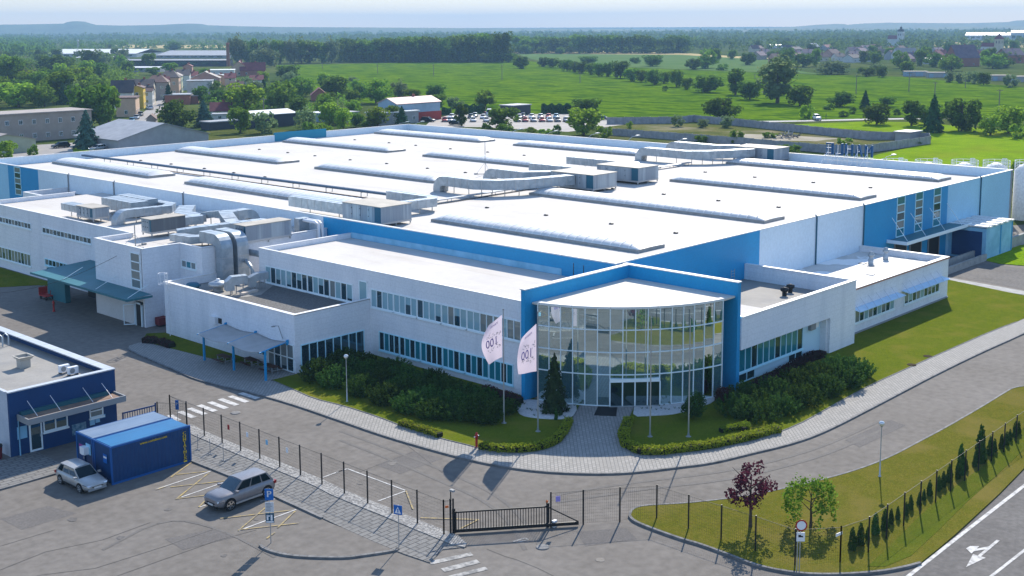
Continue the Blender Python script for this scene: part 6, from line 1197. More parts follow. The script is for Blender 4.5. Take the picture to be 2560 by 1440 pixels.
# ================================================================== cars
M_CARGL = glass("car_glass", (.5, .6, .66), .0, (.006, .016, .022), ior=1.22); M_PLATE = mat("number_plate", (.6, .6, .6), .5); M_LAMPR = mat("tail_lamp", (.25, .008, .008), .3); M_LAMPW = glass("head_lamp", (.9, .9, .95), .35, (.3, .32, .36))
def car_paint(name, c, metal=.5): return mat(name, c, .32, metal=metal, c2=tuple(x*.9 for x in c), scale=3)
def build_car(name, label, cat, L, Wd, H, paint, style, rim=M_CHROME, clad=None):
    t = bpy.data.objects.new(name, None); t.empty_display_size = .3; COL.objects.link(t); W[t.name] = Vector((0, 0, 0)); tag(t, label, cat)
    hw = Wd/2; zb = H*.6 if style != 'suv' else H*.63; z0 = .2 if style != 'suv' else .27; wr = .3 if style != 'suv' else .37; K_ = (.94, .84, .74, .58) if style != 'suv' else (.97, .93, .86, .72)
    xf, xr = L/2, -L/2
    zh = zb*.87
    st = [(xr, z0+.25, zb*.82, hw*.8), (xr+.12, z0+.08, zb*.97, hw*.92), (xr+.5, z0, zb, hw*.985), (xr+1.1, z0, zb*1.01, hw), (-.1, z0, zb, hw), (xf-1.35, z0, zb*.985, hw), (xf-.8, z0, zb*K_[0], hw*.98), (xf-.32, z0+.02, zb*K_[1], hw*.94), (xf-.1, z0+.08, zb*K_[2], hw*.85), (xf, z0+.14, zb*K_[3], hw*.72)]
    mb = MB(); rings = []
    for x, zl, zt, h in st:
        dz = zt-zl; half = [(0, zl), (h*.88, zl), (h*.99, zl+dz*.25), (h, zl+dz*.55), (h*.97, zl+dz*.85), (h*.88, zt-.01), (h*.55, zt+.025), (0, zt+.035)]
        rings.append([(x, y, z) for y, z in half]+[(x, -y, z) for y, z in half[-2:0:-1]])
    m_ = len(rings[0]); mb.add([q for r in rings for q in r], [(i*m_+k, i*m_+(k+1) % m_, (i+1)*m_+(k+1) % m_, (i+1)*m_+k) for i in range(len(rings)-1) for k in range(m_)], 0, True)
    mb.add(rings[0], [tuple(range(m_))]); mb.add(rings[-1], [tuple(range(m_-1, -1, -1))])
    # cabin
    wb, wt = hw*.93, hw*.72
    xs = {'suv': (xr+.16, xr+.62, xf-1.95, xf-1.12), 'hatch': (xr+.12, xr+.55, xf-1.85, xf-1.05), 'sedan': (xr+.55, xr+1.15, xf-2.0, xf-1.2), 'van': (xr+.05, xr+.15, xf-1.3, xf-.6)}[style]
    x0, x1, x2, x3 = xs; zr_ = H
    bot = [(x0, wb*.93, zb-.03), (x3, wb*.9, zb-.06), (x3, -wb*.9, zb-.06), (x0, -wb*.93, zb-.03)]; top = [(x1, wt, zr_-.06), (x2, wt*.97, zr_-.07), (x2, -wt*.97, zr_-.07), (x1, -wt, zr_-.06)]
    mb.add(bot+top, [(0, 1, 5, 4), (1, 2, 6, 5), (2, 3, 7, 6), (3, 0, 4, 7)], 0)
    N_ = 6; rf = []
    for i in range(N_+1):
        f = i/N_; x = x1+(x2-x1)*f
        for j in range(7):
            s_ = -1+j/3; rf.append((x, s_*wt*(1-.03*f), zr_-.06-.01*f+.065*(1-s_*s_)*(.4+.6*math.sin(math.pi*min(1, max(0, .15+f*.75))))))
    mb.add(rf, [(i*7+j, i*7+j+1, (i+1)*7+j+1, (i+1)*7+j) for i in range(N_) for j in range(6)], 0, True)
    o = mb.build("body", [paint], t)
    # glass
    def quadpt(A, B, C_, D_, s_, u): a = Vector(A).lerp(Vector(B), s_); b = Vector(D_).lerp(Vector(C_), s_); return a.lerp(b, u)
    def pane(nm, A, B, C_, D_, s0, s1, u0, u1, off):
        q = [quadpt(A, B, C_, D_, a, u)+Vector(off) for a, u in ((s0, u0), (s1, u0), (s1, u1), (s0, u1))]; m2 = MB(); m2.add(q, [(0, 1, 2, 3)]); m2.build(nm, M_CARGL, t)
    pane("windscreen", bot[1], bot[2], top[2], top[1], .04, .96, .1, .95, (.012, 0, .012)); pane("rear_window", bot[3], bot[0], top[0], top[3], .08, .92, .2, .92, (-.012, 0, .012))
    for A, B, C_, D_, oy in ((bot[0], bot[1], top[1], top[0], .012), (bot[3], bot[2], top[2], top[3], -.012)):
        for s0, s1 in ((.06, .27), (.3, .58), (.61, .93)): pane("side_window", A, B, C_, D_, s0, s1, .14, .9, (0, oy, .006))
    # trim, wheels, lamps
    for sx_ in (xr+.78, xf-.84):
        for sy in (-1, 1):
            m2 = MB(); m2.cylx((sx_, sy*(hw-.02), wr+.02), (0, sy*.028, 0), wr*1.17, wr*1.17, 20); m2.build("wheel_arch", M_BLACK, t)
            y_ = sy*(hw-.19); m2 = MB(); m2.cylx((sx_, y_, wr), (0, sy*.205, 0), wr, wr, 20); wh = m2.build("wheel", M_TYRE, t)
            m2 = MB(); yy = sy*(hw+.02)
            for k in range(5):
                a = k*1.257; m2.add([(sx_+.06*math.cos(a-.9), yy, wr+.06*math.sin(a-.9)), (sx_+wr*.68*math.cos(a-.16), yy, wr+wr*.68*math.sin(a-.16)), (sx_+wr*.68*math.cos(a+.16), yy, wr+wr*.68*math.sin(a+.16)), (sx_+.06*math.cos(a+.9), yy, wr+.06*math.sin(a+.9))], [(0, 1, 2, 3)])
            rr_ = [(sx_+wr*q*math.cos(a), yy, wr+wr*q*math.sin(a)) for q in (.66, .74) for a in np.linspace(0, 2*math.pi, 21)[:-1]]; m2.add(rr_, [(k, (k+1) % 20, 20+(k+1) % 20, 20+k) for k in range(20)]); m2.build("rim", rim, wh)
    for sy in (-1, 1):
        m2 = MB(); m2.add([(xf-.1, sy*hw*.86, zb*.72), (xf-.42, sy*hw*.975, zb*.82), (xf-.46, sy*hw*.96, zb*.69), (xf-.05, sy*hw*.78, zb*.62), (xf-.02, sy*hw*.5, zb*.63), (xf-.06, sy*hw*.5, zb*.72)], [(0, 1, 2, 3), (0, 3, 4, 5)]); m2.v = [(v[0]+.03, v[1]+sy*.03, v[2]) for v in m2.v]; m2.build("headlight", M_LAMPW, t)
        m2 = MB(); m2.box(xr-.02, sy*hw*.62, zb*.72, xr+.2, sy*hw*.93, zb*.9); m2.build("tail_light", M_LAMPR, t)
        m2 = MB(); m2.box(x3-.3, sy*(hw*.93), zb+.0, x3-.12, sy*(hw+.14), zb+.13); m2.build("mirror", paint, t, bevel=.02)
        m2 = MB(); m2.box(xr+1.15, sy*(hw-.01), z0+.02, xf-1.25, sy*(hw+.012), z0+.14); m2.build("sill", M_STEEL if style == 'suv' else M_BLACK, t)
    m2 = MB(); m2.box(xf-.03, -hw*.45, z0+.22, xf+.02, hw*.45, zb*.55); m2.build("grille", M_BLACK, t)
    m2 = MB(); m2.box(xf+.02, -.26, z0+.13, xf+.035, .26, z0+.25); m2.box(xr-.035, -.26, z0+.35, xr-.02, .26, z0+.47); m2.build("number_plate", M_PLATE, t)
    m2 = MB(); m2.box(xf-.12, -hw*.76, z0-.01, xf+.012, hw*.76, z0+.13); m2.build("front_bumper", M_BLACK if style != 'hatch' else M_GREY, t, bevel=.03)
    return t
P_SUV = car_paint("suv_grey_brown", (.25, .24, .25), .4); P_HAT = car_paint("hatch_silver", (.42, .42, .41), .4)
suv = build_car("parked_car", "grey brown SUV parked alone on the car park bays", "car", 4.45, 1.84, 1.66, P_SUV, 'suv'); suv.location = (42.05, 63.05, .025); suv.rotation_euler = (0, 0, math.pi+R(1.5))
hat = build_car("parked_car", "silver hatchback parked beside the blue containers", "car", 4.05, 1.68, 1.42, P_HAT, 'hatch', M_GREY); hat.location = (36.5, 73.1, .025); hat.rotation_euler = (0, 0, -math.pi/2+R(2))
sed = build_car("parked_car", "blue car at the bottom edge with only its roof in frame", "car", 4.3, 1.74, 1.45, car_paint("car_blue", (.01, .06, .25), .3), 'sedan')
p = g(125, 1440, 1.45); sed.location = (p.x-.15, p.y-.95, .025); sed.rotation_euler = (0, 0, math.pi/2)

mb = MB(); q = gp([b2(1408, 522), b2(1512, 524), b2(1506, 577), b2(1385, 572)]); mb.prism([(p.x, p.y) for p in q], .12, .15); tag(mb.build("door_mat", M_BLACK, origin=q[0]), "large black door mat on the paving before the glass entrance", "door mat")

# ================================================================== the country behind the factory
TREES.update({
 'r_dark': ('round', 'dark', 1900, .062, 21, "broadleaf_tree"), 'r_mid': ('round', 'mid', 1900, .062, 22, "broadleaf_tree"), 'r_mid2': ('broad', 'mid', 2100, .062, 23, "broadleaf_tree"), 'r_dark2': ('broad', 'dark', 2100, .062, 24, "broadleaf_tree"),
 'r_light': ('round', 'light', 1900, .062, 25, "broadleaf_tree"), 'r_grey': ('broad', 'grey', 1900, .062, 26, "willow_tree"), 'tall': ('tall', 'mid', 1900, .05, 27, "poplar_tree"), 'tall_d': ('tall', 'dark', 1900, .05, 28, "poplar_tree"),
 'tall_g': ('tall', 'grey', 2300, .05, 34, "poplar_tree"), 'conif': ('conifer', 'needle', 1700, .055, 29, "conifer_tree"), 'spruce': ('spruce', 'blue', 2600, .048, 30, "spruce_tree"), 'bush_m': ('bush', 'mid', 1100, .09, 31, "bush"), 'bush_l': ('bush', 'light', 1100, .09, 32, "bush"), 'bush_g': ('bush', 'grey', 1100, .09, 33, "bush"), 'bush_d': ('bush', 'dark', 1100, .09, 35, "bush")})
KW = {'round': .74, 'broad': 1.02, 'tall': .46, 'conifer': .48, 'spruce': .56, 'bush': 1.1, 'open': .9, 'weeping': .8, 'thuja': .4, 'ball': 1.15, 'pine': 1.6}
def T(x, yt, yb, wpx, key, label, group=None):
    p = g(x, yb); d = dist(p); h = max(1.0, hgt(p, yt)); h = min(h, 30); wd = wpx*d/FPX
    sx = wd/KW[TREES[key][0]]; name = TREES[key][5]
    if TREES[key][0] == 'bush': sz = h/.93
    else: sz = h
    p = p + FH*(wd*.3); plant(key, (p.x, p.y, 0), sx, sz, label, "bush" if 'bush' in key else "tree", group, name=name)
# lone trees and bushes in and before the field, right side
T(1812, 235, 300, 96, 'r_dark2', "wide round dark tree behind the concrete fence, left of the white off-road car"); T(1773, 180, 232, 74, 'r_dark2', "broad bushy dark tree at the field edge, right end of the hedgerow", None); T(1841, 168, 238, 48, 'tall_d', "slim dark upright tree left of the big grey poplar"); T(1878, 196, 250, 56, 'r_dark', "round tree just left of the big grey poplar's foot")
T(1949, 136, 259, 84, 'tall_g', "tallest grey green poplar standing out of the field"); T(2004, 206, 266, 62, 'r_dark', "round dark tree just right of the big grey poplar"); T(2105, 222, 268, 70, 'r_dark2', "low round tree in the field above the white off-road car's right"); T(2165, 225, 273, 27, 'conif', "small narrow conifer alone by the field track"); T(2222, 238, 268, 46, 'r_mid', "small pale tree behind the round dark one by the field road")
T(2197, 252, 313, 62, 'r_dark', "round dark tree on the meadow edge by the field road"); T(2283, 248, 316, 46, 'tall_d', "dark upright tree left of the pointed meadow conifer"); T(2338, 235, 333, 50, 'conif', "pointed dark conifer at the meadow edge"); T(2315, 262, 312, 36, 'tall', "small green tree half behind the pointed meadow conifer"); T(2415, 232, 331, 104, 'r_dark2', "biggest round tree on the meadow edge"); T(2530, 263, 336, 76, 'r_light', "yellow green tree by the right frame edge on the meadow"); T(2483, 284, 340, 54, 'r_light', "smaller yellow green tree beside the biggest meadow tree"); T(2552, 308, 348, 50, 'bush_l', "yellow green bush at the right frame edge"); T(2556, 395, 480, 50, 'r_dark', "dark tree beyond the right end of the hall")
for x, yt, yb, w_, k, lb in ((2133, 267, 285, 18, 'bush_d', "tiny dark bush on the dry slope by the field track"), (2111, 277, 293, 32, 'bush_d', "dark bush in front of the dry slope"), (2075, 258, 275, 32, 'bush_m', "low green bush above the white off-road car"), (2017, 261, 298, 38, 'bush_l', "pale bush beside the left end of the field road"), (1821, 290, 320, 40, 'bush_g', "grey green bush on the waste ground by the concrete fence"), (1844, 323, 362, 44, 'bush_m', "bush between the two lines of concrete fence"), (1754, 337, 358, 40, 'bush_m', "small bush before the front concrete fence near the roof units"), (2244, 272, 288, 26, 'bush_d', "dark bush right of the round meadow tree"), (1695, 288, 318, 34, 'bush_g', "grey bush at the left end of the concrete fence"), (1760, 298, 320, 34, 'bush_g', "pale bush on the waste ground left of the grey one"), (1975, 360, 385, 70, 'bush_m', "green scrub behind the hall parapet left of the roof letters"), (2115, 345, 364, 40, 'bush_l', "yellow green bush inside the fenced waste ground"), (1575, 302, 322, 18, 'bush_l', "bright yellow bush on the waste ground"), (1925, 330, 346, 40, 'bush_m', "weedy mound in the middle of the waste ground"), (2290, 348, 364, 40, 'bush_g', "weedy bush outside the fence corner shelter")): T(x, yt, yb, w_, k, lb)
# hedgerow across the field
HR = [(1300, 134, 172, 48), (1360, 138, 167, 32), (1381, 141, 169, 28), (1401, 146, 171, 28), (1418, 145, 178, 30), (1436, 148, 181, 30), (1455, 150, 184, 30), (1476, 154, 187, 28), (1498, 152, 192, 30), (1523, 148, 192, 30), (1552, 145, 196, 42), (1579, 166, 204, 40), (1606, 170, 206, 32), (1639, 166, 213, 48), (1663, 175, 209, 28), (1693, 168, 218, 42), (1633, 133, 166, 46), (1589, 140, 159, 28), (1471, 138, 159, 44), (1720, 190, 224, 30)]
for i, (x, yt, yb, w_) in enumerate(HR): T(x, yt, yb, w_, ('r_dark', 'r_dark2', 'r_dark', 'r_mid')[i % 4] if i != 0 else 'r_dark2', "bushy tree in the slanting hedgerow across the crop field" if i else "single round tree at the left end of the slanting hedgerow", "hedgerow trees across the field" if i else None)
T(1663, 214, 228, 16, 'bush_d', "tiny dark bush alone in the crop field below the hedgerow")
for x, yt, yb, w_, k in ((1315, 108, 135, 32, 'r_mid'), (1354, 116, 134, 22, 'r_mid'), (1401, 117, 135, 22, 'r_mid'), (1283, 115, 132, 18, 'r_dark'), (1272, 129, 156, 40, 'r_mid')): T(x, yt, yb, w_, k, "small tree standing along the pale stubble strip", "trees along the stubble strip")
# far woods: reads as one mass
def woods(name, label, n, xr, yr, hr, seed, leafk='dark', per=26, size=.16, wr=1.3):
    rng = np.random.default_rng(seed); V = []; F = []; off = 0
    P0, N0 = crown_points('broad', per*8, rng); P0[:, 2] = P0[:, 2]*1.15-.15
    for i in range(n):
        x = rng.uniform(*xr); y = yr[0]+(yr[1]-yr[0])*rng.uniform()**1.2; p = g(x, y); h_ = rng.uniform(*hr); w_ = h_*wr*rng.uniform(.8, 1.5); k = rng.integers(0, len(P0), per)
        v, f = leaf_quads(P0[k]*np.array([w_, w_, h_])+np.array([p.x, p.y, 0]), N0[k], size*h_*1.6, rng); V.append(v); F.append(f+off); off += len(v)
    o = np_mesh(name, np.concatenate(V), np.concatenate(F), M_LEAF[leafk]); tag(o, label, "woodland", kind="stuff"); return o
# tree belt behind the crop field (left block) and beyond the stubble (right block)
def belt(x0, x1, ytop, yb, n, keys, label, group, jit=6, wj=(44, 70)):
    for i in range(n):
        f = (i+.5)/n; x = x0+(x1-x0)*f+random.uniform(-4, 4); T(x, ytop(f)+random.uniform(-jit, jit), yb-random.uniform(0, 2.5), random.uniform(*wj), random.choice(keys), label, group)
KB = ('r_dark', 'r_dark2', 'r_mid', 'r_dark')
belt(846, 1264, lambda f: 96-26*f**1.5, 156, 19, KB, "tall dark tree in the belt behind the crop field", "belt of tall trees behind the crop field")
belt(862, 1250, lambda f: 92-18*f**1.5, 152, 12, KB, "tall dark tree in the belt behind the crop field", "belt of tall trees behind the crop field")
woods("belt_undergrowth", "dark undergrowth along the foot of the tree belt behind the crop field", 150, (845, 1262), (153.5, 156.5), (6, 11), 48, 'dark', 70, .1, 1.2)
woods("belt_undergrowth", "dark undergrowth along the foot of the far tree belt", 130, (1288, 1722), (132, 134.5), (6, 11), 49, 'dark', 60, .1, 1.2)
belt(1290, 1720, lambda f: 83+5*abs(f-.5), 134, 20, KB, "dark tree in the far belt beyond the stubble strip", "far tree belt beyond the stubble", wj=(36, 58))
belt(576, 840, lambda f: 88+8*f, 160, 10, ('r_mid', 'r_dark2', 'r_grey'), "tall leafy tree in the group right of the brick chimney", "trees right of the chimney", wj=(40, 64))
T(656, 116, 168, 74, 'r_grey', "rounded pale willow like tree right of the brick chimney"); T(428, 100, 127, 54, 'r_dark2', "dark round tree behind the far sheds"); T(270, 108, 124, 14, 'r_dark', "tiny tree behind the white roofed sheds")
# village side, right: front row
for i, (x, yt, yb, w_, k) in enumerate(((1733, 141, 174, 48, 'r_dark2'), (1764, 148, 172, 28, 'r_mid'), (1809, 158, 176, 36, 'bush_m'), (2085, 149, 187, 90, 'r_grey'), (2170, 165, 192, 42, 'r_mid'), (2197, 155, 189, 42, 'r_grey'), (2207, 161, 194, 24, 'r_dark'), (2271, 148, 186, 40, 'r_mid'), (2385, 138, 179, 62, 'r_mid2'), (2489, 134, 172, 62, 'r_mid2'), (2379, 178, 206, 30, 'bush_g'), (2400, 181, 208, 32, 'bush_g'), (2432, 178, 210, 42, 'bush_g'), (2463, 176, 213, 32, 'r_dark'), (2531, 186, 219, 40, 'bush_g'), (2010, 128, 168, 50, 'r_dark'), (1982, 150, 166, 30, 'r_mid'))):
    T(x, yt, yb, w_, k, "village edge tree, %s" % ["dark and broad at the far left", "small, second from the left", "low and bushy, third from the left", "the wide silvery willow", "round beside the silvery pair", "silvery with a rounded top", "narrow and dark beside the silvery pair", "left of the low garages", "large, above the low garages", "large, before the pointed red church tower", "silvery bush left of two before the garages", "silvery bush between two before the garages", "wide silvery bush before the garages", "dark at the right end of the silvery bushes", "grey bush near the right frame edge", "dark and tall by the tin roof", "small by the white dome"][i])
rng6 = random.Random(5)
for i in range(62):
    x = rng6.uniform(1720, 2570); yb = rng6.choice((rng6.uniform(92, 112), rng6.uniform(112, 150), rng6.uniform(150, 172))); 
    if 2330 < x and 100 < yb < 124: continue
    d = 30*FPX/(yb-66); h_ = rng6.uniform(9, 15); w_ = rng6.uniform(9, 15)*FPX/d
    p = g(x, yb); plant(rng6.choice(('r_dark', 'r_mid', 'r_dark2', 'r_mid2', 'r_grey')), (p.x, p.y, 0), w_*d/FPX/1.0, h_, "tree among the roofs of the right hand village", "tree", "trees among the right hand village", name="broadleaf_tree")
# trees just behind the hall
for x, yt, yb, w_, k, lb in ((1258, 262, 324, 70, 'r_mid', "round green tree at the front of the car lot"), (1154, 258, 316, 32, 'tall_d', "slim upright tree before the car lot, left of the van"), (1461, 268, 341, 84, 'r_light', "yellow green tree right of the car lot, in front of a darker one"), (1468, 240, 292, 66, 'r_dark', "dark tree behind the yellow green one right of the car lot"), (1512, 314, 346, 40, 'bush_l', "yellow green bush at the foot of the tree right of the car lot"), (1392, 311, 338, 24, 'bush_d', "dark bush behind the far parapet below the car lot's right end"), (1327, 318, 335, 34, 'bush_l', "bright yellow green bush behind the far parapet"), (1360, 322, 336, 36, 'bush_l', "bright low bush right of the yellow green one behind the parapet"), (1262, 308, 334, 52, 'bush_m', "green bush at the foot of the round car lot tree"), (1216, 306, 328, 32, 'bush_m', "small bush behind the parapet left of the round car lot tree"), (1214, 225, 270, 56, 'r_mid2', "green tree at the field edge behind the car lot"), (1090, 205, 252, 46, 'r_dark', "dark tree right of the pink roofed building"), (998, 198, 252, 50, 'r_grey', "bluish green tree left of the pink roofed building"), (937, 195, 260, 78, 'r_mid2', "large round green tree at the field's near edge"), (1031, 218, 256, 46, 'r_mid', "green tree behind the pink roof"), (1092, 232, 268, 52, 'r_mid', "bushy tree right behind the pink roofed building"), (1135, 243, 272, 44, 'bush_g', "grey scrub tree between the pink roofed building and the car lot"), (1004, 265, 314, 34, 'conif', "conifer in front of the pink roofed building"), (942, 266, 316, 54, 'r_light', "pale green tree left of the red walled shop"), (914, 288, 314, 42, 'bush_l', "light bush left of the red walled shop"), (857, 268, 325, 44, 'r_light', "pale green tree beside the small blue shed"), (833, 183, 244, 64, 'r_dark', "dark tree at the left end of the crop field"), (816, 235, 292, 64, 'r_mid2', "green tree behind the blue shed"), (719, 157, 202, 56, 'r_dark', "dark round tree right of the maroon roofed house"), (752, 188, 242, 64, 'r_mid2', "green tree at the field's left corner"), (705, 200, 272, 86, 'r_mid2', "large green tree in the gardens right of the street"), (658, 198, 237, 30, 'conif', "dark conifer in the gardens right of the street"), (605, 206, 292, 96, 'r_light', "large yellow green tree in the gardens"), (534, 217, 260, 64, 'r_dark2', "dark low tree behind the maroon flat roof"), (507, 250, 318, 50, 'spruce', "dark conifer in the gardens by the red roof"), (440, 236, 324, 96, 'r_dark2', "very wide dark tree at the right side of the street"), (420, 206, 262, 28, 'conif', "pointed conifer rising behind the wide dark street tree"), (652, 281, 336, 74, 'bush_g', "silvery bushy tree before the dark shed"), (598, 262, 334, 48, 'r_mid', "green tree left of the silvery bush"), (762, 268, 326, 62, 'r_grey', "silvery tree left of the small blue shed"), (806, 308, 334, 44, 'bush_l', "low light bush behind the teal parapet panel"), (770, 302, 334, 44, 'bush_m', "green bush behind the parapet left of the teal panel"), (218, 196, 322, 98, 'r_dark', "big dark tree beside the plain two storey building"), (266, 194, 316, 58, 'r_mid', "tall lighter tree right of the big dark one by the street"), (212, 273, 374, 62, 'spruce', "blue spruce in front of the two storey building"), (80, 360, 390, 30, 'bush_m', "small bush behind the left parapet end"), (8, 350, 398, 54, 'bush_l', "yellow green bush at the left frame edge by the grey shed"), (135, 128, 188, 112, 'r_dark2', "broad dark clump rising over the left wood"), (222, 117, 168, 48, 'r_dark', "dark tree before the white roofed sheds"), (20, 128, 222, 62, 'r_dark', "tall dark tree at the left frame edge"), (34, 205, 270, 104, 'r_light', "light green tree above the two storey building"), (104, 207, 268, 66, 'r_mid2', "round green tree above the two storey building's middle"), (148, 166, 258, 94, 'r_mid', "big round tree in the left wood"), (155, 205, 262, 30, 'conif', "dark conifer in the left wood"), (423, 153, 184, 40, 'r_mid', "light green tree at the far end of the street"), (380, 165, 188, 36, 'r_mid', "green tree behind the street's far houses"), (512, 168, 192, 40, 'r_mid', "dark green tree between the houses and the long sheds")): T(x, yt, yb, w_, k, lb)
# left wood: trees one can tell apart, filling the slope left of the street
for i in range(66):
    yb = rng6.uniform(135, 262); xm = 290 if yb > 215 else (330 if yb > 185 else 380); x = rng6.uniform(-15, xm)
    if yb > 225 and x > 260: continue
    p = g(x, yb); h_ = rng6.uniform(8, 13); plant(rng6.choice(('r_mid', 'r_mid2', 'r_dark', 'r_light', 'r_dark2', 'r_grey')), (p.x, p.y, 0), h_*rng6.uniform(.95, 1.3), h_, "leafy tree in the wood left of the village street", "tree", "wood left of the street", name="broadleaf_tree")
for i in range(34):
    yb = rng6.uniform(205, 318); x = rng6.uniform(500, 900) if yb < 280 else rng6.uniform(560, 1000)
    p = g(x, yb); h_ = rng6.uniform(4.5, 8); plant(rng6.choice(('r_mid', 'r_mid2', 'r_dark', 'r_light', 'r_grey', 'bush_m')), (p.x, p.y, 0), h_*rng6.uniform(.9, 1.3), h_, "garden tree between the village street and the crop field", "tree", "garden trees left of the field", name="broadleaf_tree")
woods("distant_woods", "blue hazed woodland stretching along the whole horizon", 2300, (-80, 2640), (79, 100), (10, 17), 41, 'dark', 24, .2, 1.6)
woods("distant_woods", "dark hillside wood at the far left edge", 170, (-60, 125), (96, 142), (10, 16), 42, 'dark', 60, .13, 1.0)
woods("distant_woods", "scattered trees on the plain beyond the far sheds", 260, (120, 860), (97, 126), (7, 13), 43, 'dark', 40, .15, 1.2)
woods("distant_woods", "tree covered village rise at the upper right", 420, (1700, 2640), (86, 128), (8, 14), 44, 'dark', 40, .15, 1.1)
woods("woodland_undergrowth", "dense green undergrowth filling the wood left of the street", 420, (-40, 330), (120, 255), (4, 8), 46, 'mid', 70, .1, 1.3)
woods("woodland_undergrowth", "green garden shrubs filling the ground between street and crop field", 170, (500, 900), (205, 300), (1.5, 3.5), 47, 'mid', 60, .12, 1.5)
woods("distant_woods", "hazy trees beyond the tree belt", 260, (830, 1760), (88, 118), (8, 15), 45, 'dark', 36, .16, 1.3)

# ---------------------------------------------------------------- buildings of the village
SD = Vector((g(467, 215)-g(302, 322))); SD.z = 0; SD.normalize(); SN = Vector((SD.y, -SD.x, 0))     # street direction, and its right hand
def wallmat(n, c): return mat("house_"+n, c, .85, c2=tuple(x*.85 for x in c), scale=.5, coord='W')
HM = {'white': wallmat("white", (.6, .6, .58)), 'cream': wallmat("cream", (.55, .48, .36)), 'yellow': wallmat("yellow", (.62, .42, .05)), 'pink': wallmat("pink", (.5, .27, .22)), 'grey': wallmat("grey", (.36, .36, .37)), 'brick': wallmat("brick", (.33, .13, .09)), 'peach': wallmat("peach", (.56, .38, .26)), 'blue': wallmat("blue", (.3, .42, .52)), 'tan': wallmat("tan", (.36, .3, .26)), 'beigeg': wallmat("beige_green", (.4, .42, .3)), 'dark': wallmat("dark", (.05, .055, .07)), 'red': wallmat("red", (.36, .05, .04))}
RM = {'dark': mat("roof_dark_tile", (.045, .042, .05), .8, c2=(.07, .06, .065), scale=.6, coord='W'), 'brown': mat("roof_brown_tile", (.13, .075, .065), .8, c2=(.09, .05, .05), scale=.6, coord='W'), 'red': mat("roof_red_tile", (.2, .045, .05), .8, c2=(.14, .03, .04), scale=.6, coord='W'), 'grey': mat("roof_grey_sheet", (.33, .34, .36), .6, c2=(.25, .26, .28), scale=.4, coord='W'), 'white': mat("roof_white_sheet", (.7, .7, .68), .5), 'tan': mat("roof_tan_felt", (.36, .31, .28), .8, c2=(.28, .25, .23), scale=.4, coord='W'), 'purple': mat("roof_purplish", (.13, .09, .12), .8, c2=(.19, .13, .15), scale=.4, coord='W'), 'pinkr': mat("roof_pink_sheet", (.5, .3, .29), .6, c2=(.43, .26, .25), scale=.4, coord='W')}
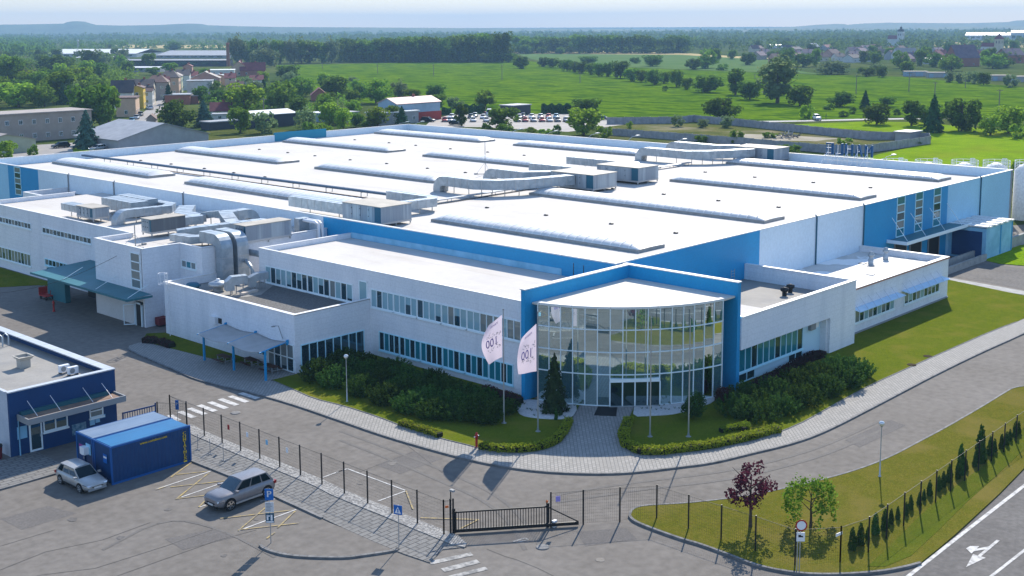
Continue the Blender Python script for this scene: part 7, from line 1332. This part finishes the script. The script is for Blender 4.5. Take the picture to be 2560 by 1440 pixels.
def house(x, yb, wpx, ye, yr, wall, roof, label, ln=10, ridge='along', dirv=None, win=2, floors=2, chim=True, cat="house", group=None, name="house", base=None):
    p = g(x, yb); p.z = 0; d = dist(p); wd = wpx*d/FPX; he = max(2.2, hgt(p, ye)); hr = max(he+.01, hgt(p, yr)) if yr is not None else he
    u = (dirv or SD).normalized(); v = Vector((u.y, -u.x, 0)); 
    if v.dot(RIGHT) < 0: v = -v
    wd = wd/max(.35, abs(v.dot(RH)))
    A = p-v*(wd/2); B = p+v*(wd/2); Cc = B+u*ln; D = A+u*ln
    t = thing(name, label, cat, (p.x, p.y, 0), group)
    mb = MB(); mb.prism([(q.x, q.y) for q in (A, B, Cc, D)], 0, he, 0)
    up = Vector((0, 0, 1)); flat = hr-he < .25
    if not flat and ridge == 'along': mb.add([A+up*he, B+up*he, (A+B)/2+up*(hr-.05), D+up*he, Cc+up*he, (D+Cc)/2+up*(hr-.05)], [(0, 1, 2), (4, 3, 5)], 0)
    if not flat and ridge == 'across': mb.add([A+up*he, D+up*he, (A+D)/2+up*(hr-.05), B+up*he, Cc+up*he, (B+Cc)/2+up*(hr-.05)], [(0, 1, 2), (4, 3, 5)], 0)
    mb.build("wall", HM[wall] if isinstance(wall, str) else wall, t)
    mb = MB(); o = .35
    if flat:
        q = [A-u*o-v*o, B-u*o+v*o, Cc+u*o+v*o, D+u*o-v*o]; mb.prism([(c.x, c.y) for c in q], he, he+.3)
    else:
        if ridge == 'along':
            e = [A-u*o-v*o, D+u*o-v*o, (A+B)/2-u*o, (D+Cc)/2+u*o, B-u*o+v*o, Cc+u*o+v*o]
        else:
            e = [A-u*o-v*o, B-u*o+v*o, (A+D)/2-v*o, (B+Cc)/2+v*o, D+u*o-v*o, Cc+u*o+v*o]
        if ridge == 'hip': e[2] = (A+D)/2+v*(wd*.3); e[3] = (B+Cc)/2-v*(wd*.3)
        he_ = he-.12; th = up*.16
        pts = [e[0]+up*he_, e[1]+up*he_, e[2]+up*hr, e[3]+up*hr, e[4]+up*he_, e[5]+up*he_]
        mb.add(pts+[q+th for q in pts], [(0, 1, 3, 2), (2, 3, 5, 4), (6, 8, 9, 7), (8, 10, 11, 9), (0, 2, 8, 6), (2, 4, 10, 8), (1, 7, 9, 3), (3, 9, 11, 5), (0, 6, 7, 1), (4, 5, 11, 10)])
        if ridge == 'hip': mb.add([pts[0]+th, pts[4]+th, pts[2]+th, pts[1]+th, pts[5]+th, pts[3]+th], [(0, 1, 2), (3, 4, 5)])
    rf = mb.build("roof", RM[roof] if isinstance(roof, str) else roof, t)
    if chim and not flat:
        c = (A+B)/2+u*(ln*.55) + (v*wd*.12); mb = MB(); mb.box(c.x-.35, c.y-.35, hr-.9, c.x+.35, c.y+.35, hr+.9); mb.build("chimney", HM['brick'], rf)
    def wn(a, dv, nv, n, length):
        for f_ in range(floors):
            z0 = .9+f_*(he/floors); z1 = min(z0+1.3, he-.3)
            if z1-z0 < .5: continue
            for i in range(n):
                c = a+dv*(length*(i+.5)/n); m2 = MB(); m2.obox(c-dv*.55+nv*.03, c+dv*.55+nv*.03, .08, z0, z1, 0); m2.obox(c-dv*.47+nv*.075, c-dv*.03+nv*.075, .02, z0+.08, z1-.08, 1); m2.obox(c+dv*.03+nv*.075, c+dv*.47+nv*.075, .02, z0+.08, z1-.08, 1); m2.build("window", [M_SIGNW, M_GL], t)
    if win: wn(A, v, -u, win, wd); wn(B, u, v, max(2, int(ln/4)), ln)
    return t
VX, VY = Vector((1, 0, 0)), Vector((0, 1, 0))
# left row along the street, near to far
house(316, 292, 46, 246, None, 'peach', 'brown', "small pink fronted house nearest on the left side of the street", 12, win=1, floors=1); 
house(306, 275, 52, 232, 203, 'white', 'dark', "white house with a steep dark roof at the near left of the street", 11, win=1, ridge='across'); house(344, 272, 30, 220, 214, 'yellow', 'brown', "bright yellow house on the left side of the street", 8, win=1)
house(352, 262, 60, 217, 200, 'cream', 'dark', "cream house with a dark roof behind the bright yellow one", 10, win=2, ridge='across'); house(392, 250, 52, 206, 190, 'tan', 'brown', "tan walled house with a hipped brown roof midway up the street", 12, win=2, ridge='hip'); house(424, 240, 46, 194, 178, 'peach', 'dark', "peach house with dark hipped roof farther up the street", 12, win=2, ridge='hip'); house(442, 232, 24, 190, 183, 'beigeg', 'tan', "narrow green and yellow fronted house up the street", 9, win=1, chim=False); house(458, 226, 32, 188, 175, 'white', 'dark', "white house at the far end of the left street row", 10, win=1, ridge='across'); house(470, 206, 22, 166, 160, 'pink', 'red', "small pink house behind the left street row", 8, win=1)
house(368, 263, 26, 228, 217, 'white', 'brown', "white walled house squeezed between the cream house and the tan hipped one", 8, win=1, ridge='across'); house(409, 246, 26, 206, 193, 'cream', 'red', "cream house with a red roof between the two hipped houses", 8, win=1, ridge='across'); house(482, 219, 24, 190, 180, 'white', 'red', "white house with a red roof where the village street ends", 8, win=1, ridge='across')
house(576, 216, 26, 195, 184, 'cream', 'red', "cream house with a red roof right of the orange walled house", 8, win=1, ridge='across'); house(642, 216, 32, 200, 189, 'white', 'red', "white house with a red roof among the garden trees below the maroon one", 8, win=1, ridge='across', floors=1); house(592, 236, 32, 217, 205, 'cream', 'brown', "cream house with a brown roof in the gardens right of the street", 8, win=1, ridge='across', floors=1)
# right row
house(444, 262, 60, 238, None, 'brick', 'grey', "low flat roofed brick building right of the street", 10, win=0, floors=1); house(470, 260, 46, 241, None, 'brick', 'tan', "dark red walled block behind the wide dark street tree", 8, win=0, floors=1); house(500, 236, 60, 203, None, 'white', 'grey', "white flat fronted house right of the street", 10, win=1, floors=1); house(514, 222, 68, 196, 180, 'pink', 'tan', "large pink house with a wide tan gable right of the street", 14, win=3); house(548, 214, 30, 190, 186, 'peach', 'grey', "orange walled house behind the large pink one", 9, win=1); house(556, 204, 58, 176, None, 'white', 'white', "white flat roofed apartment house before the brick chimney", 14, win=3); house(598, 190, 36, 168, 154, 'peach', 'red', "orange brick gabled house with a big maroon roof", 26, win=1, floors=1)
house(632, 190, 60, 176, 157, 'brick', 'red', "maroon roofed long house right of the brick chimney", 12, ridge='across', win=2, floors=1); house(553, 294, 50, 283, 258, 'white', 'red', "house with a steep dark red roof among the garden trees", 8, ridge='across', win=1, floors=1); house(550, 304, 34, 294, 287, 'white', 'grey', "low lean-to with a grey sheet roof below the dark red roof", 5, win=1, floors=1, chim=False); house(378, 316, 22, 300, 287, 'tan', 'brown', "little tan gable at the foot of the wide dark street tree", 6, win=0, floors=1, chim=False); house(622, 222, 22, 206, None, 'white', 'grey', "small white walled hut among the gardens", 6, win=1, floors=1)
house(799, 252, 40, 240, 221, 'brick', 'red', "dark red gabled hut at the left edge of the crop field", 8, win=0, floors=1, dirv=SD, chim=False)
# plain two storey building at the left
A0 = g(-60, 356); house(88, 353, 210, 284, None, 'tan', 'tan', "long plain two storey tan building at the left edge", 12, win=9, floors=2, dirv=VY, cat="building", name="office_block")
house(20, 384, 100, 352, 336, 'beigeg', 'tan', "low shed with a grey pitched roof at the left frame edge", 16, win=0, floors=1, dirv=VY, chim=False, cat="shed", name="shed")
t = house(413, 368, 172, 342, 309, 'grey', 'grey', "big grey gabled shed right behind the hall parapet", 22, win=0, floors=1, dirv=VY, chim=False, cat="shed", name="shed")
house(583, 322, 90, 303, None, 'dark', 'blue' if False else 'grey', "dark green walled yard shed with a long blue grey edge", 5, win=0, floors=1, dirv=VY, chim=False, cat="shed", name="shed")
house(690, 317, 84, 285, 277, 'dark', 'white', "dark shed with a white sheet roof in the gardens", 9, win=0, floors=1, dirv=VY, chim=False, cat="shed", name="shed", ridge='across'); house(636, 300, 40, 288, None, 'dark', 'grey', "low dark lean-to beside the white roofed garden shed", 6, win=0, floors=1, dirv=VY, chim=False, cat="shed", name="shed")
house(813, 304, 30, 283, None, 'blue', 'blue' if False else 'white', "small pale blue office cabin among the gardens", 5, win=1, floors=1, dirv=VY, chim=False, cat="cabin", name="cabin"); house(876, 306, 36, 282, None, 'blue', 'grey', "blue sheet walled shed left of the red walled shop", 6, win=0, floors=1, dirv=VY, chim=False, cat="shed", name="shed")
# car dealer: pink roof on grey and red
t = house(1048, 303, 100, 257, 244, 'blue', 'pinkr', "tall shop with a pink pitched roof, pale upper wall and red lower wall", 9, win=0, floors=1, dirv=VY, ridge='across', cat="shop", name="shop_building")
p = g(1048, 303); mb = MB(); wd = 104*dist(p)/FPX/abs(VX.dot(RH)); mb.box(p.x-wd/2-.05, p.y-.05, 0, p.x+wd/2+.05, p.y+4, 2.9); mb.build("lower_wall", HM['red'], t)
t = house(998, 310, 90, 281, None, 'grey', 'white', "low flat fronted sales office with dark windows beside the pink roofed shop", 6, win=4, floors=1, dirv=VY, cat="shop", name="sales_office"); house(968, 308, 26, 280, None, 'red', 'white', "small red walled annex left of the sales office", 5, win=1, floors=1, dirv=VY, chim=False, cat="shop", name="annex_hut")
p = g(984, 310); lt = MB(); lettering(lt, "AUTO", 1.0, (p.x, p.y-.06, hgt(p, 290)), (1, 0, 0), (0, 0, 1), 0); lt.box(p.x-1.8, p.y-.045, hgt(p, 290)-.7, p.x+1.8, p.y-.02, hgt(p, 290)+.7, 1); lt.build("shop_sign", [mat("sign_dark_blue", (.02, .04, .12), .5), M_SIGNW], t)
house(1305, 288, 44, 264, None, 'dark', 'grey', "dark flat roofed garage with two open bays behind the car lot", 6, win=0, floors=1, dirv=VY, chim=False, cat="garage", name="garage")
# tall dark hedges round the lot
for xa, xb, yb, yt, lb in ((1105, 1128, 287, 271, "left"), (1140, 1213, 284, 263, "middle"), (1354, 1428, 284, 262, "right")):
    A, B = g(xa, yb), g(xb, yb); h_ = hgt(A, yt); hedge([A, B], 1.6, h_, 'needle', "tall_hedge", "tall clipped dark hedge behind the car lot, %s one" % lb, "hedge", z0=0, dens=16, size=.5)
# long industrial sheds and chimney, far left
def longshed(x0, x1, yb, yt, depth, wall, roof, label):
    A, B = g(x0, yb), g(x1, yb); h_ = max(3, hgt(A, yt)); u = (B-A).normalized(); v = Vector((-u.y, u.x, 0)); v = v if v.dot(FWD) > 0 else -v
    t = thing("industrial_shed", label, "shed", ((A.x+B.x)/2, (A.y+B.y)/2, 0)); mb = MB(); mb.prism([(q.x, q.y) for q in (A, B, B+v*depth, A+v*depth)], 0, h_); mb.build("wall", HM[wall], t)
    mb = MB(); Z = Vector((0, 0, 1)); mb.add([A-v+Z*h_, B-v+Z*h_, B+v*depth*.5+Z*(h_+depth*.07), A+v*depth*.5+Z*(h_+depth*.07), A+v*depth+Z*h_, B+v*depth+Z*h_], [(0, 1, 2, 3), (3, 2, 5, 4), ]); mb.build("roof", RM[roof], t)
    mb = MB(); n = int((B-A).length/9)
    for i in range(n): c = A+u*((i+.5)*9)-v*.05; mb.obox(c-u*3, c+u*3, .05, h_*.35, h_*.7)
    mb.build("window_band", M_GL, t)
longshed(118, 342, 143, 134, 60, 'white', 'white', "long white roofed industrial shed farthest left"); longshed(390, 568, 146, 142, 60, 'grey', 'grey', "long grey roofed shed left of the chimney"); longshed(308, 568, 166, 151, 12, 'dark', 'grey', "long dark windowed shed before the grey roofed one"); longshed(190, 306, 152, 145, 14, 'grey', 'white', "low white edged shed before the white roofed one"); longshed(330, 400, 180, 173, 10, 'grey', 'white', "low white roof among the trees left of the street end")
p = g(571, 166); t = thing("factory_chimney", "tall slim red brick chimney by the far sheds", "chimney", (p.x, p.y, 0)); h_ = hgt(p, 107); mb = MB(); mb.lathe((p.x, p.y, 0), [(1.5, 0), (1.1, h_*.9), (1.35, h_*.91), (1.3, h_), (.9, h_)], 14); mb.build("shaft", HM['brick'], t)
p = g(196, 124); t = thing("water_tower", "thin white tower behind the white roofed sheds", "tower", (p.x, p.y, 0)); h_ = hgt(p, 99); mb = MB(); mb.lathe((p.x, p.y, 0), [(1.6, 0), (1.0, h_*.8), (1.7, h_*.82), (1.7, h_*.95), (0, h_)], 12); mb.build("shaft", HM['white'], t)
# right hand village
def row_house(x, yb, wpx, hgt_e, hgt_r, wall, roof, label, ln=9, group=None, ridge='across'):
    p = g(x, yb); d = dist(p); k = FPX/d
    house(x, yb, wpx, yb-hgt_e*k, yb-hgt_r*k, wall, roof, label, ln, win=2 if yb > 140 else 0, floors=1, dirv=VY if x % 2 else Vector((.5, .85, 0)), chim=yb > 130, group=group, ridge=ridge)
for i in range(46):
    x = int(rng6.uniform(1880, 2570)); yb = rng6.uniform(122, 160)
    if x > 2300 and yb < 132: yb += 22
    row_house(x, yb, rng6.uniform(16, 32), 3.6, rng6.uniform(6, 8), rng6.choice(('white', 'cream', 'pink', 'grey', 'tan')), rng6.choice(('purple', 'purple', 'brown', 'dark', 'red')), "small house with a dark tiled roof crowded in the right hand village", group="roofs of the right hand village")
row_house(1948, 121, 42, 4, 5, 'white', 'white', "long white sheet roof in the right hand village", 8); row_house(2041, 128, 20, 5, 9, 'cream', 'grey', "grey gabled house in the middle of the right hand village", 9); row_house(2270, 150, 56, 4.5, 10, 'white', 'tan', "white house with a wide grey roof at the near edge of the right hand village", 10); row_house(2340, 160, 46, 3.5, 4.5, 'white', 'white', "pale flat roof at the near edge of the right hand village", 10); row_house(2420, 166, 64, 6, 15, 'brick', 'purple', "big house with a steep purplish roof before the red towered church", 14); row_house(2540, 158, 50, 6, 11, 'brick', 'purple', "big purplish roof at the right frame edge", 14); row_house(1985, 152, 20, 3, 4, 'white', 'white', "white sheet roof beside the tall grey poplar", 8)
p = g(1893, 146); mb = MB(); mb.lathe((p.x, p.y, 0), [(3, 0), (2.8, 1.5), (1.6, 2.8), (0, 3.3)], 14); tag(mb.build("dome_tent", M_WHITE, origin=p), "small white dome at the field edge of the right hand village", "dome")
longshed(2412, 2528, 100, 88, 70, 'white', 'white', "long white hall on the slope at the upper right"); longshed(2526, 2620, 104, 82, 60, 'blue', 'pinkr', "tall blue grey hall at the upper right frame edge")
# two churches
def church(x, yb, yt, wpx, spire, label, roof, nave=None):
    p = g(x, yb); d = dist(p); H_ = hgt(p, yt); w_ = wpx*d/FPX/2; t = thing("church", label, "church", (p.x, p.y, 0)); he = H_*(1-spire)
    mb = MB(); mb.box(p.x-w_, p.y-w_, 0, p.x+w_, p.y+w_, he); mb.build("tower", HM['white'] if not nave else HM['cream'], t)
    mb = MB()
    if nave: mb.add([(p.x-w_*1.15, p.y-w_*1.15, he), (p.x+w_*1.15, p.y-w_*1.15, he), (p.x+w_*1.15, p.y+w_*1.15, he), (p.x-w_*1.15, p.y+w_*1.15, he), (p.x, p.y, H_)], [(0, 1, 4), (1, 2, 4), (2, 3, 4), (3, 0, 4)])
    else: mb.lathe((p.x, p.y, he), [(w_*1.1, 0), (w_*1.2, H_*spire*.2), (w_*.5, H_*spire*.45), (w_*.35, H_*spire*.5), (w_*.5, H_*spire*.62), (w_*.1, H_*spire*.78), (0, H_*spire)], 12)
    mb.build("spire", RM[roof], t)
    mb = MB()
    for q in (-.4, .4): mb.box(p.x+w_*q-w_*.12, p.y-w_-.06, he*.72, p.x+w_*q+w_*.12, p.y-w_, he*.86); mb.box(p.x-w_-.06, p.y+w_*q-w_*.12, he*.72, p.x-w_, p.y+w_*q+w_*.12, he*.86)
    mb.build("window", M_DARKMET, t)
    mb = MB(); L_ = w_*4; hn = he*.5; a = -1 if nave else 1
    x0, x1 = p.x-w_*.9, p.x+w_*.9; y0, y1 = p.y+w_, p.y+w_+L_; mb.box(x0, y0, 0, x1, y1, hn, 0); mb.add([(x0-.4, y0, hn), (x1+.4, y0, hn), (x1+.4, y1, hn), (x0-.4, y1, hn), (p.x, y0, hn*1.5), (p.x, y1, hn*1.5)], [(0, 3, 5, 4), (1, 4, 5, 2), (0, 4, 1), (2, 5, 3)], 1); mb.build("nave", [HM['white'], RM['red']], t)
church(2251, 116, 63, 13, .3, "white church tower with a dark onion spire in the right hand village", 'dark'); church(2496, 136, 83, 17, .27, "pale church tower with a pointed red roof at the upper right", 'red', True)
# row of garages at the field edge
for i, (xa, xb, yb, yt) in enumerate(((2262, 2320, 191, 180), (2320, 2372, 194, 182), (2480, 2530, 202, 186), (2524, 2600, 205, 184))):
    A, B = g(xa, yb), g(xb, yb); t = thing("garage_row", "low grey garage row at the field edge, %s" % ["leftmost with bluish doors", "second from the left", "third from the left", "rightmost by the frame edge"][i], "garages", ((A.x+B.x)/2, (A.y+B.y)/2, 0)); h_ = 2.7; u = (B-A).normalized(); v = Vector((-u.y, u.x, 0)); v = v if v.dot(FWD) > 0 else -v
    mb = MB(); mb.prism([(q.x, q.y) for q in (A, B, B+v*6, A+v*6)], 0, h_); mb.build("wall", HM['blue' if i == 0 else 'grey'], t); mb = MB(); mb.prism([(q.x, q.y) for q in (A-u*.3-v*.3, B+u*.3-v*.3, B+u*.3+v*6.3, A-u*.3+v*6.3)], h_, h_+.25); mb.build("roof", RM['tan'], t)
    n = max(3, int((B-A).length/3.2)); L_ = (B-A).length
    for k in range(n): c = A+u*(L_*(k+.5)/n)-v*.03; mb = MB(); mb.obox(c-u*1.15, c+u*1.15, .06, .02, 2.2); mb.build("garage_door", HM['grey'] if k % 2 else HM['blue'], t)
# utility poles
for i, (x, yb, yt) in enumerate(((944, 184, 160), (1084, 190, 160), (1255, 200, 162), (1450, 208, 180), (2140, 234, 187), (2272, 229, 180), (2337, 237, 204), (2413, 220, 198), (1887, 197, 184), (806, 172, 156), (660, 300, 244), (2497, 278, 222))):
    p = g(x, yb); h_ = hgt(p, yt); t = thing("utility_pole", "power line pole in the fields, %s" % ["leftmost of four in the crop field", "second of four in the crop field", "third of four with a double crossarm", "fourth of four below the hedgerow", "right of the field poplar", "far one before the silvery trees", "lattice one before the garages", "small one by the silvery bushes", "tiny one left of the poplar", "by the field's far left corner", "white lamp like one among the gardens", "thin one at the right above the meadow"][i], "pole", (p.x, p.y, 0), "power line poles"); mb = MB(); mb.tube([(p.x, p.y, 0), (p.x, p.y, h_)], [.22, .14], 6); mb.build("pole", mat("weathered_wood", (.2, .18, .16), .9), t); mb = MB(); mb.obox(p-RH*1.1, p+RH*1.1, .16, h_-.7, h_-.5); mb.build("crossarm", MATS["weathered_wood"], t)
# concrete panel fences
def panel_fence(L, h_, label):
    P = gp(L); t = thing("concrete_fence", label, "fence", (P[0].x, P[0].y, 0)); mb = MB(); mp = MB()
    for a, b in zip(P, P[1:]):
        n = max(1, int((b-a).length/2.6)); 
        for i in range(n): q = a+(b-a)*(i/n); q2 = a+(b-a)*((i+1)/n); mb.obox(q, q2, .1, 0, h_-.08*(i % 2)); mp.box(q.x-.1, q.y-.1, 0, q.x+.1, q.y+.1, h_+.08)
    mb.build("wall_panel", mat("fence_concrete", (.34, .34, .36), .9, c2=(.24, .24, .26), scale=.8, coord='W'), t); mp.build("post", M_CONC, t)
panel_fence([(1518, 311), (1690, 309), (1735, 305), (1844, 315), (2002, 332), (2170, 350), (2268, 350)], 2.2, "long grey concrete panel fence at the back of the waste ground"); panel_fence([(1508, 337), (1710, 352), (1861, 364), (2070, 383), (2167, 383)], 2.0, "grey concrete panel fence at the front of the waste ground"); panel_fence([(2167, 383), (2325, 360), (2322, 352), (2270, 348)], 2.0, "concrete panel fence side turning to the shelter corner")
house(2288, 352, 44, 342, None, 'grey', 'grey', "small flat grey shelter at the concrete fence corner", 4, win=0, floors=1, dirv=VY, chim=False, cat="shelter", name="shelter")
# fence and lamps by the street end
fence("metal_fence", "low metal fence with gate posts across the street end", gp([(232, 340), (300, 334), (345, 330)]), 1.6, .1)
for q, lb in (((257, 366), "street lamp on the lawn beside the blue spruce"), ((269, 354), "street lamp at the street end by the metal fence")): p = g(*q); lamp(p, hgt(p, q[1]-36), lb)
# waste heap
p = g(1965, 344); rngh = random.Random(3); t = thing("rubble_heap", "heap of broken timber and rubble on the waste ground", "rubble", (p.x, p.y, 0)); mb = MB()
for _ in range(60):
    a = rngh.uniform(0, 6.28); r = rngh.gauss(0, 2.5); q = Vector((p.x+r*math.cos(a)*1.6, p.y+r*math.sin(a), max(0, 1.6-abs(r)*.5)*rngh.random())); d = Vector((rngh.gauss(0, 1), rngh.gauss(0, 1), rngh.gauss(0, .5))).normalized()*rngh.uniform(.5, 1.4); mb.tube([q+Vector((0, 0, .15)), q+d+Vector((0, 0, .3))], .14, 4, rngh.randint(0, 1))
mb.build("debris", [M_CONC, mat("grey_timber", (.14, .12, .11), .9)], t)
# ---------------------------------------------------------------- cars of the lot, the street and the field road
PC = {'white': car_paint("car_white", (.72, .72, .72), 0), 'silver': car_paint("car_silver", (.4, .42, .44), .5), 'red': car_paint("car_red", (.4, .02, .02), .2), 'black': car_paint("car_black", (.012, .012, .015), .2), 'navy': car_paint("car_navy", (.012, .03, .1), .2), 'grey': car_paint("car_grey", (.12, .125, .135), .4), 'blue': car_paint("car_sky_blue", (.15, .3, .42), .3)}
lot_proto = build_car("parked_car", "", "car", 4.3, 1.75, 1.47, PC['white'], 'hatch'); first_ = [True]
def put_car(x, yb, col, rz, label, group=None, s=1.0):
    o = lot_proto if first_[0] else copy_tree(lot_proto); first_[0] = False
    p = g(x, yb); o.location = (p.x, p.y, .08); o.rotation_euler = (0, 0, rz); o.scale = (s, s, s)
    for k in (_KID.get(o.name) or kids(o)):
        if k.name.startswith(("body", "mirror")): k.material_slots[0].link = 'OBJECT'; k.material_slots[0].material = PC[col]
    o["label"] = label
    if group: o["group"] = group
NM = {'white': 'white', 'silver': 'silver', 'red': 'red', 'black': 'black', 'navy': 'dark blue', 'grey': 'grey', 'blue': 'light blue'}
rzf = math.atan2(-FH.y, -FH.x)
for i, (x, c) in enumerate(((1112, 'red'), (1124, 'silver'), (1137, 'silver'), (1183, 'white'), (1216, 'white'), (1294, 'black'), (1313, 'red'), (1334, 'silver'), (1355, 'red'), (1374, 'white'), (1394, 'grey'), (1416, 'silver'))):
    put_car(x, 304.5, c, rzf+.1, "%s car in the front row of the car lot%s" % (NM[c], ["", ", at the left end", ", left of the slim tree", ", right of the slim tree", ", just left of the round tree", ", just right of the round tree", ", behind the bush", ", in the middle right", ", fourth from the right", ", third from the right", ", second from the right", ", at the right end"][i]), "cars for sale in the lot")
for i, (x, yb, c) in enumerate(((1129, 296, 'white'), (1177, 296, 'black'), (1187, 293, 'silver'), (1208, 297, 'white'), (1215, 291, 'red'), (1298, 297, 'white'), (1307, 294, 'navy'), (1329, 296, 'white'), (1351, 296, 'silver'), (1371, 296, 'red'), (1390, 296, 'blue'))):
    put_car(x, yb, c, rzf-.1, "%s car in the back row of the car lot%s" % (NM[c], [", at the left end", ", behind the slim tree", ", left of the van", ", in front of the van", ", beside the van", ", right of the round tree", ", second from the round tree", ", fourth from the right", ", third from the right", ", second from the right", ", at the right end"][i]), "cars for sale in the lot")
put_car(1070, 305, 'black', rzf+1.2, "black off-road car by the red wall of the pink roofed shop", None, 1.1); put_car(1507, 300, 'navy', rzf+1.4, "dark car by the concrete fence right of the car lot"); put_car(1140, 313, 'black', rzf+1.2, "black car half hidden behind the far roof parapet")
van = build_car("white_van", "tall white van in the back row of the car lot", "van", 5.2, 1.95, 2.4, PC['white'], 'van'); p = g(1223, 291); van.location = (p.x, p.y, .08); van.rotation_euler = (0, 0, rzf)
for x, yb, c, rz, lb in ((329, 306, 'blue', 0, "light blue car nearest on the left kerb of the village street"), (341, 298, 'silver', 0, "silver car second along the left kerb of the village street"), (351, 290, 'grey', 0, "grey car third along the left kerb of the village street"), (346, 319, 'black', 0, "black car on the right side of the village street")): put_car(x, yb, c, math.atan2(SD.y, SD.x)+math.pi, lb, None)
put_car(152, 370, 'black', math.pi, "black car parked before the two storey building", None, 1.05); put_car(245, 377, 'silver', math.pi+.2, "silver car half hidden by the left parapet", None, 1.05); put_car(71, 358, 'silver', math.pi/2, "silver car parked by the low grey shed"); put_car(374, 274, 'white', math.atan2(SD.y, SD.x)+.3, "white delivery vehicle at the bend of the village street", None, 1.15)
wt = build_car("off_road_car", "white off-road car with a covered back on the field road", "car", 5.2, 1.85, 1.85, PC['white'], 'suv'); p = g(2042, 301); wt.location = (p.x, p.y, .12); wt.rotation_euler = (0, 0, math.pi+.72)
# a person behind the off-road car
def person(p, h, label):
    t = thing("person", label, "person", (p.x, p.y, .1)); k = h/1.75
    J = [(0, 0, .95), (0, 0, 1.2), (0, 0, 1.42), (0, 0, 1.5), (0, 0, 1.62), (0, 0, 1.74), (.09, 0, .92), (.1, .03, .5), (.1, 0, .08), (.1, .12, .03), (-.09, 0, .92), (-.1, 0, .5), (-.1, -.04, .08), (-.1, .08, .03), (.19, 0, 1.4), (.24, -.02, 1.13), (.24, .1, .92), (.24, .14, .84), (-.19, 0, 1.4), (-.24, -.02, 1.13), (-.24, .1, .92), (-.24, .14, .84)]
    E_ = [(0, 1), (1, 2), (2, 3), (3, 4), (4, 5), (0, 6), (6, 7), (7, 8), (8, 9), (0, 10), (10, 11), (11, 12), (12, 13), (2, 14), (14, 15), (15, 16), (16, 17), (2, 18), (18, 19), (19, 20), (20, 21)]
    Rr = [.13, .14, .13, .06, .1, .09, .09, .07, .05, .045, .09, .07, .05, .045, .065, .05, .04, .035, .065, .05, .04, .035]
    me = bpy.data.meshes.new("body"); me.from_pydata([(a*k, b*k, c*k) for a, b, c in J], E_, []); o = bpy.data.objects.new("body", me); COL.objects.link(o); o.parent = t
    sk = o.modifiers.new("skin", 'SKIN'); ss = o.modifiers.new("sub", 'SUBSURF'); ss.levels = 1; ss.render_levels = 2
    for v, r in zip(me.skin_vertices[0].data, Rr): v.radius = (r*k, r*k)
    me.skin_vertices[0].data[0].use_root = True; me.materials.append(mat("dark_clothes", (.03, .035, .05), .9))
    mb = MB(); mb.lathe((p.x, p.y, .1+1.6*k), [(.095*k, 0), (.11*k, .07*k), (.08*k, .16*k), (0, .19*k)], 10); mb.build("hair", mat("dark_hair", (.02, .015, .012), .8), t)
    t.rotation_euler = (0, 0, .6)
person(g(2065, 298.5), 1.75, "person in dark clothes standing behind the white off-road car")
# ---------------------------------------------------------------- the air: one closed box of pale haze round everything
mb = MB(); mb.box(-600, -900, -1.0, 7500, 7500, 125); hz = mb.build("haze", [], None)
hm = bpy.data.materials.new("haze"); hm.use_nodes = True; n = hm.node_tree.nodes; l = hm.node_tree.links; n.clear(); o_ = n.new("ShaderNodeOutputMaterial"); pv = n.new("ShaderNodeVolumePrincipled")
pv.inputs["Color"].default_value = (.38, .64, 0.92, 1); pv.inputs["Density"].default_value = 0.00016; pv.inputs["Anisotropy"].default_value = 0.0
l.new(pv.outputs[0], o_.inputs["Volume"]); hm.cycles.homogeneous_volume = True; hz.data.materials.append(hm); tag(hz, kind="stuff")
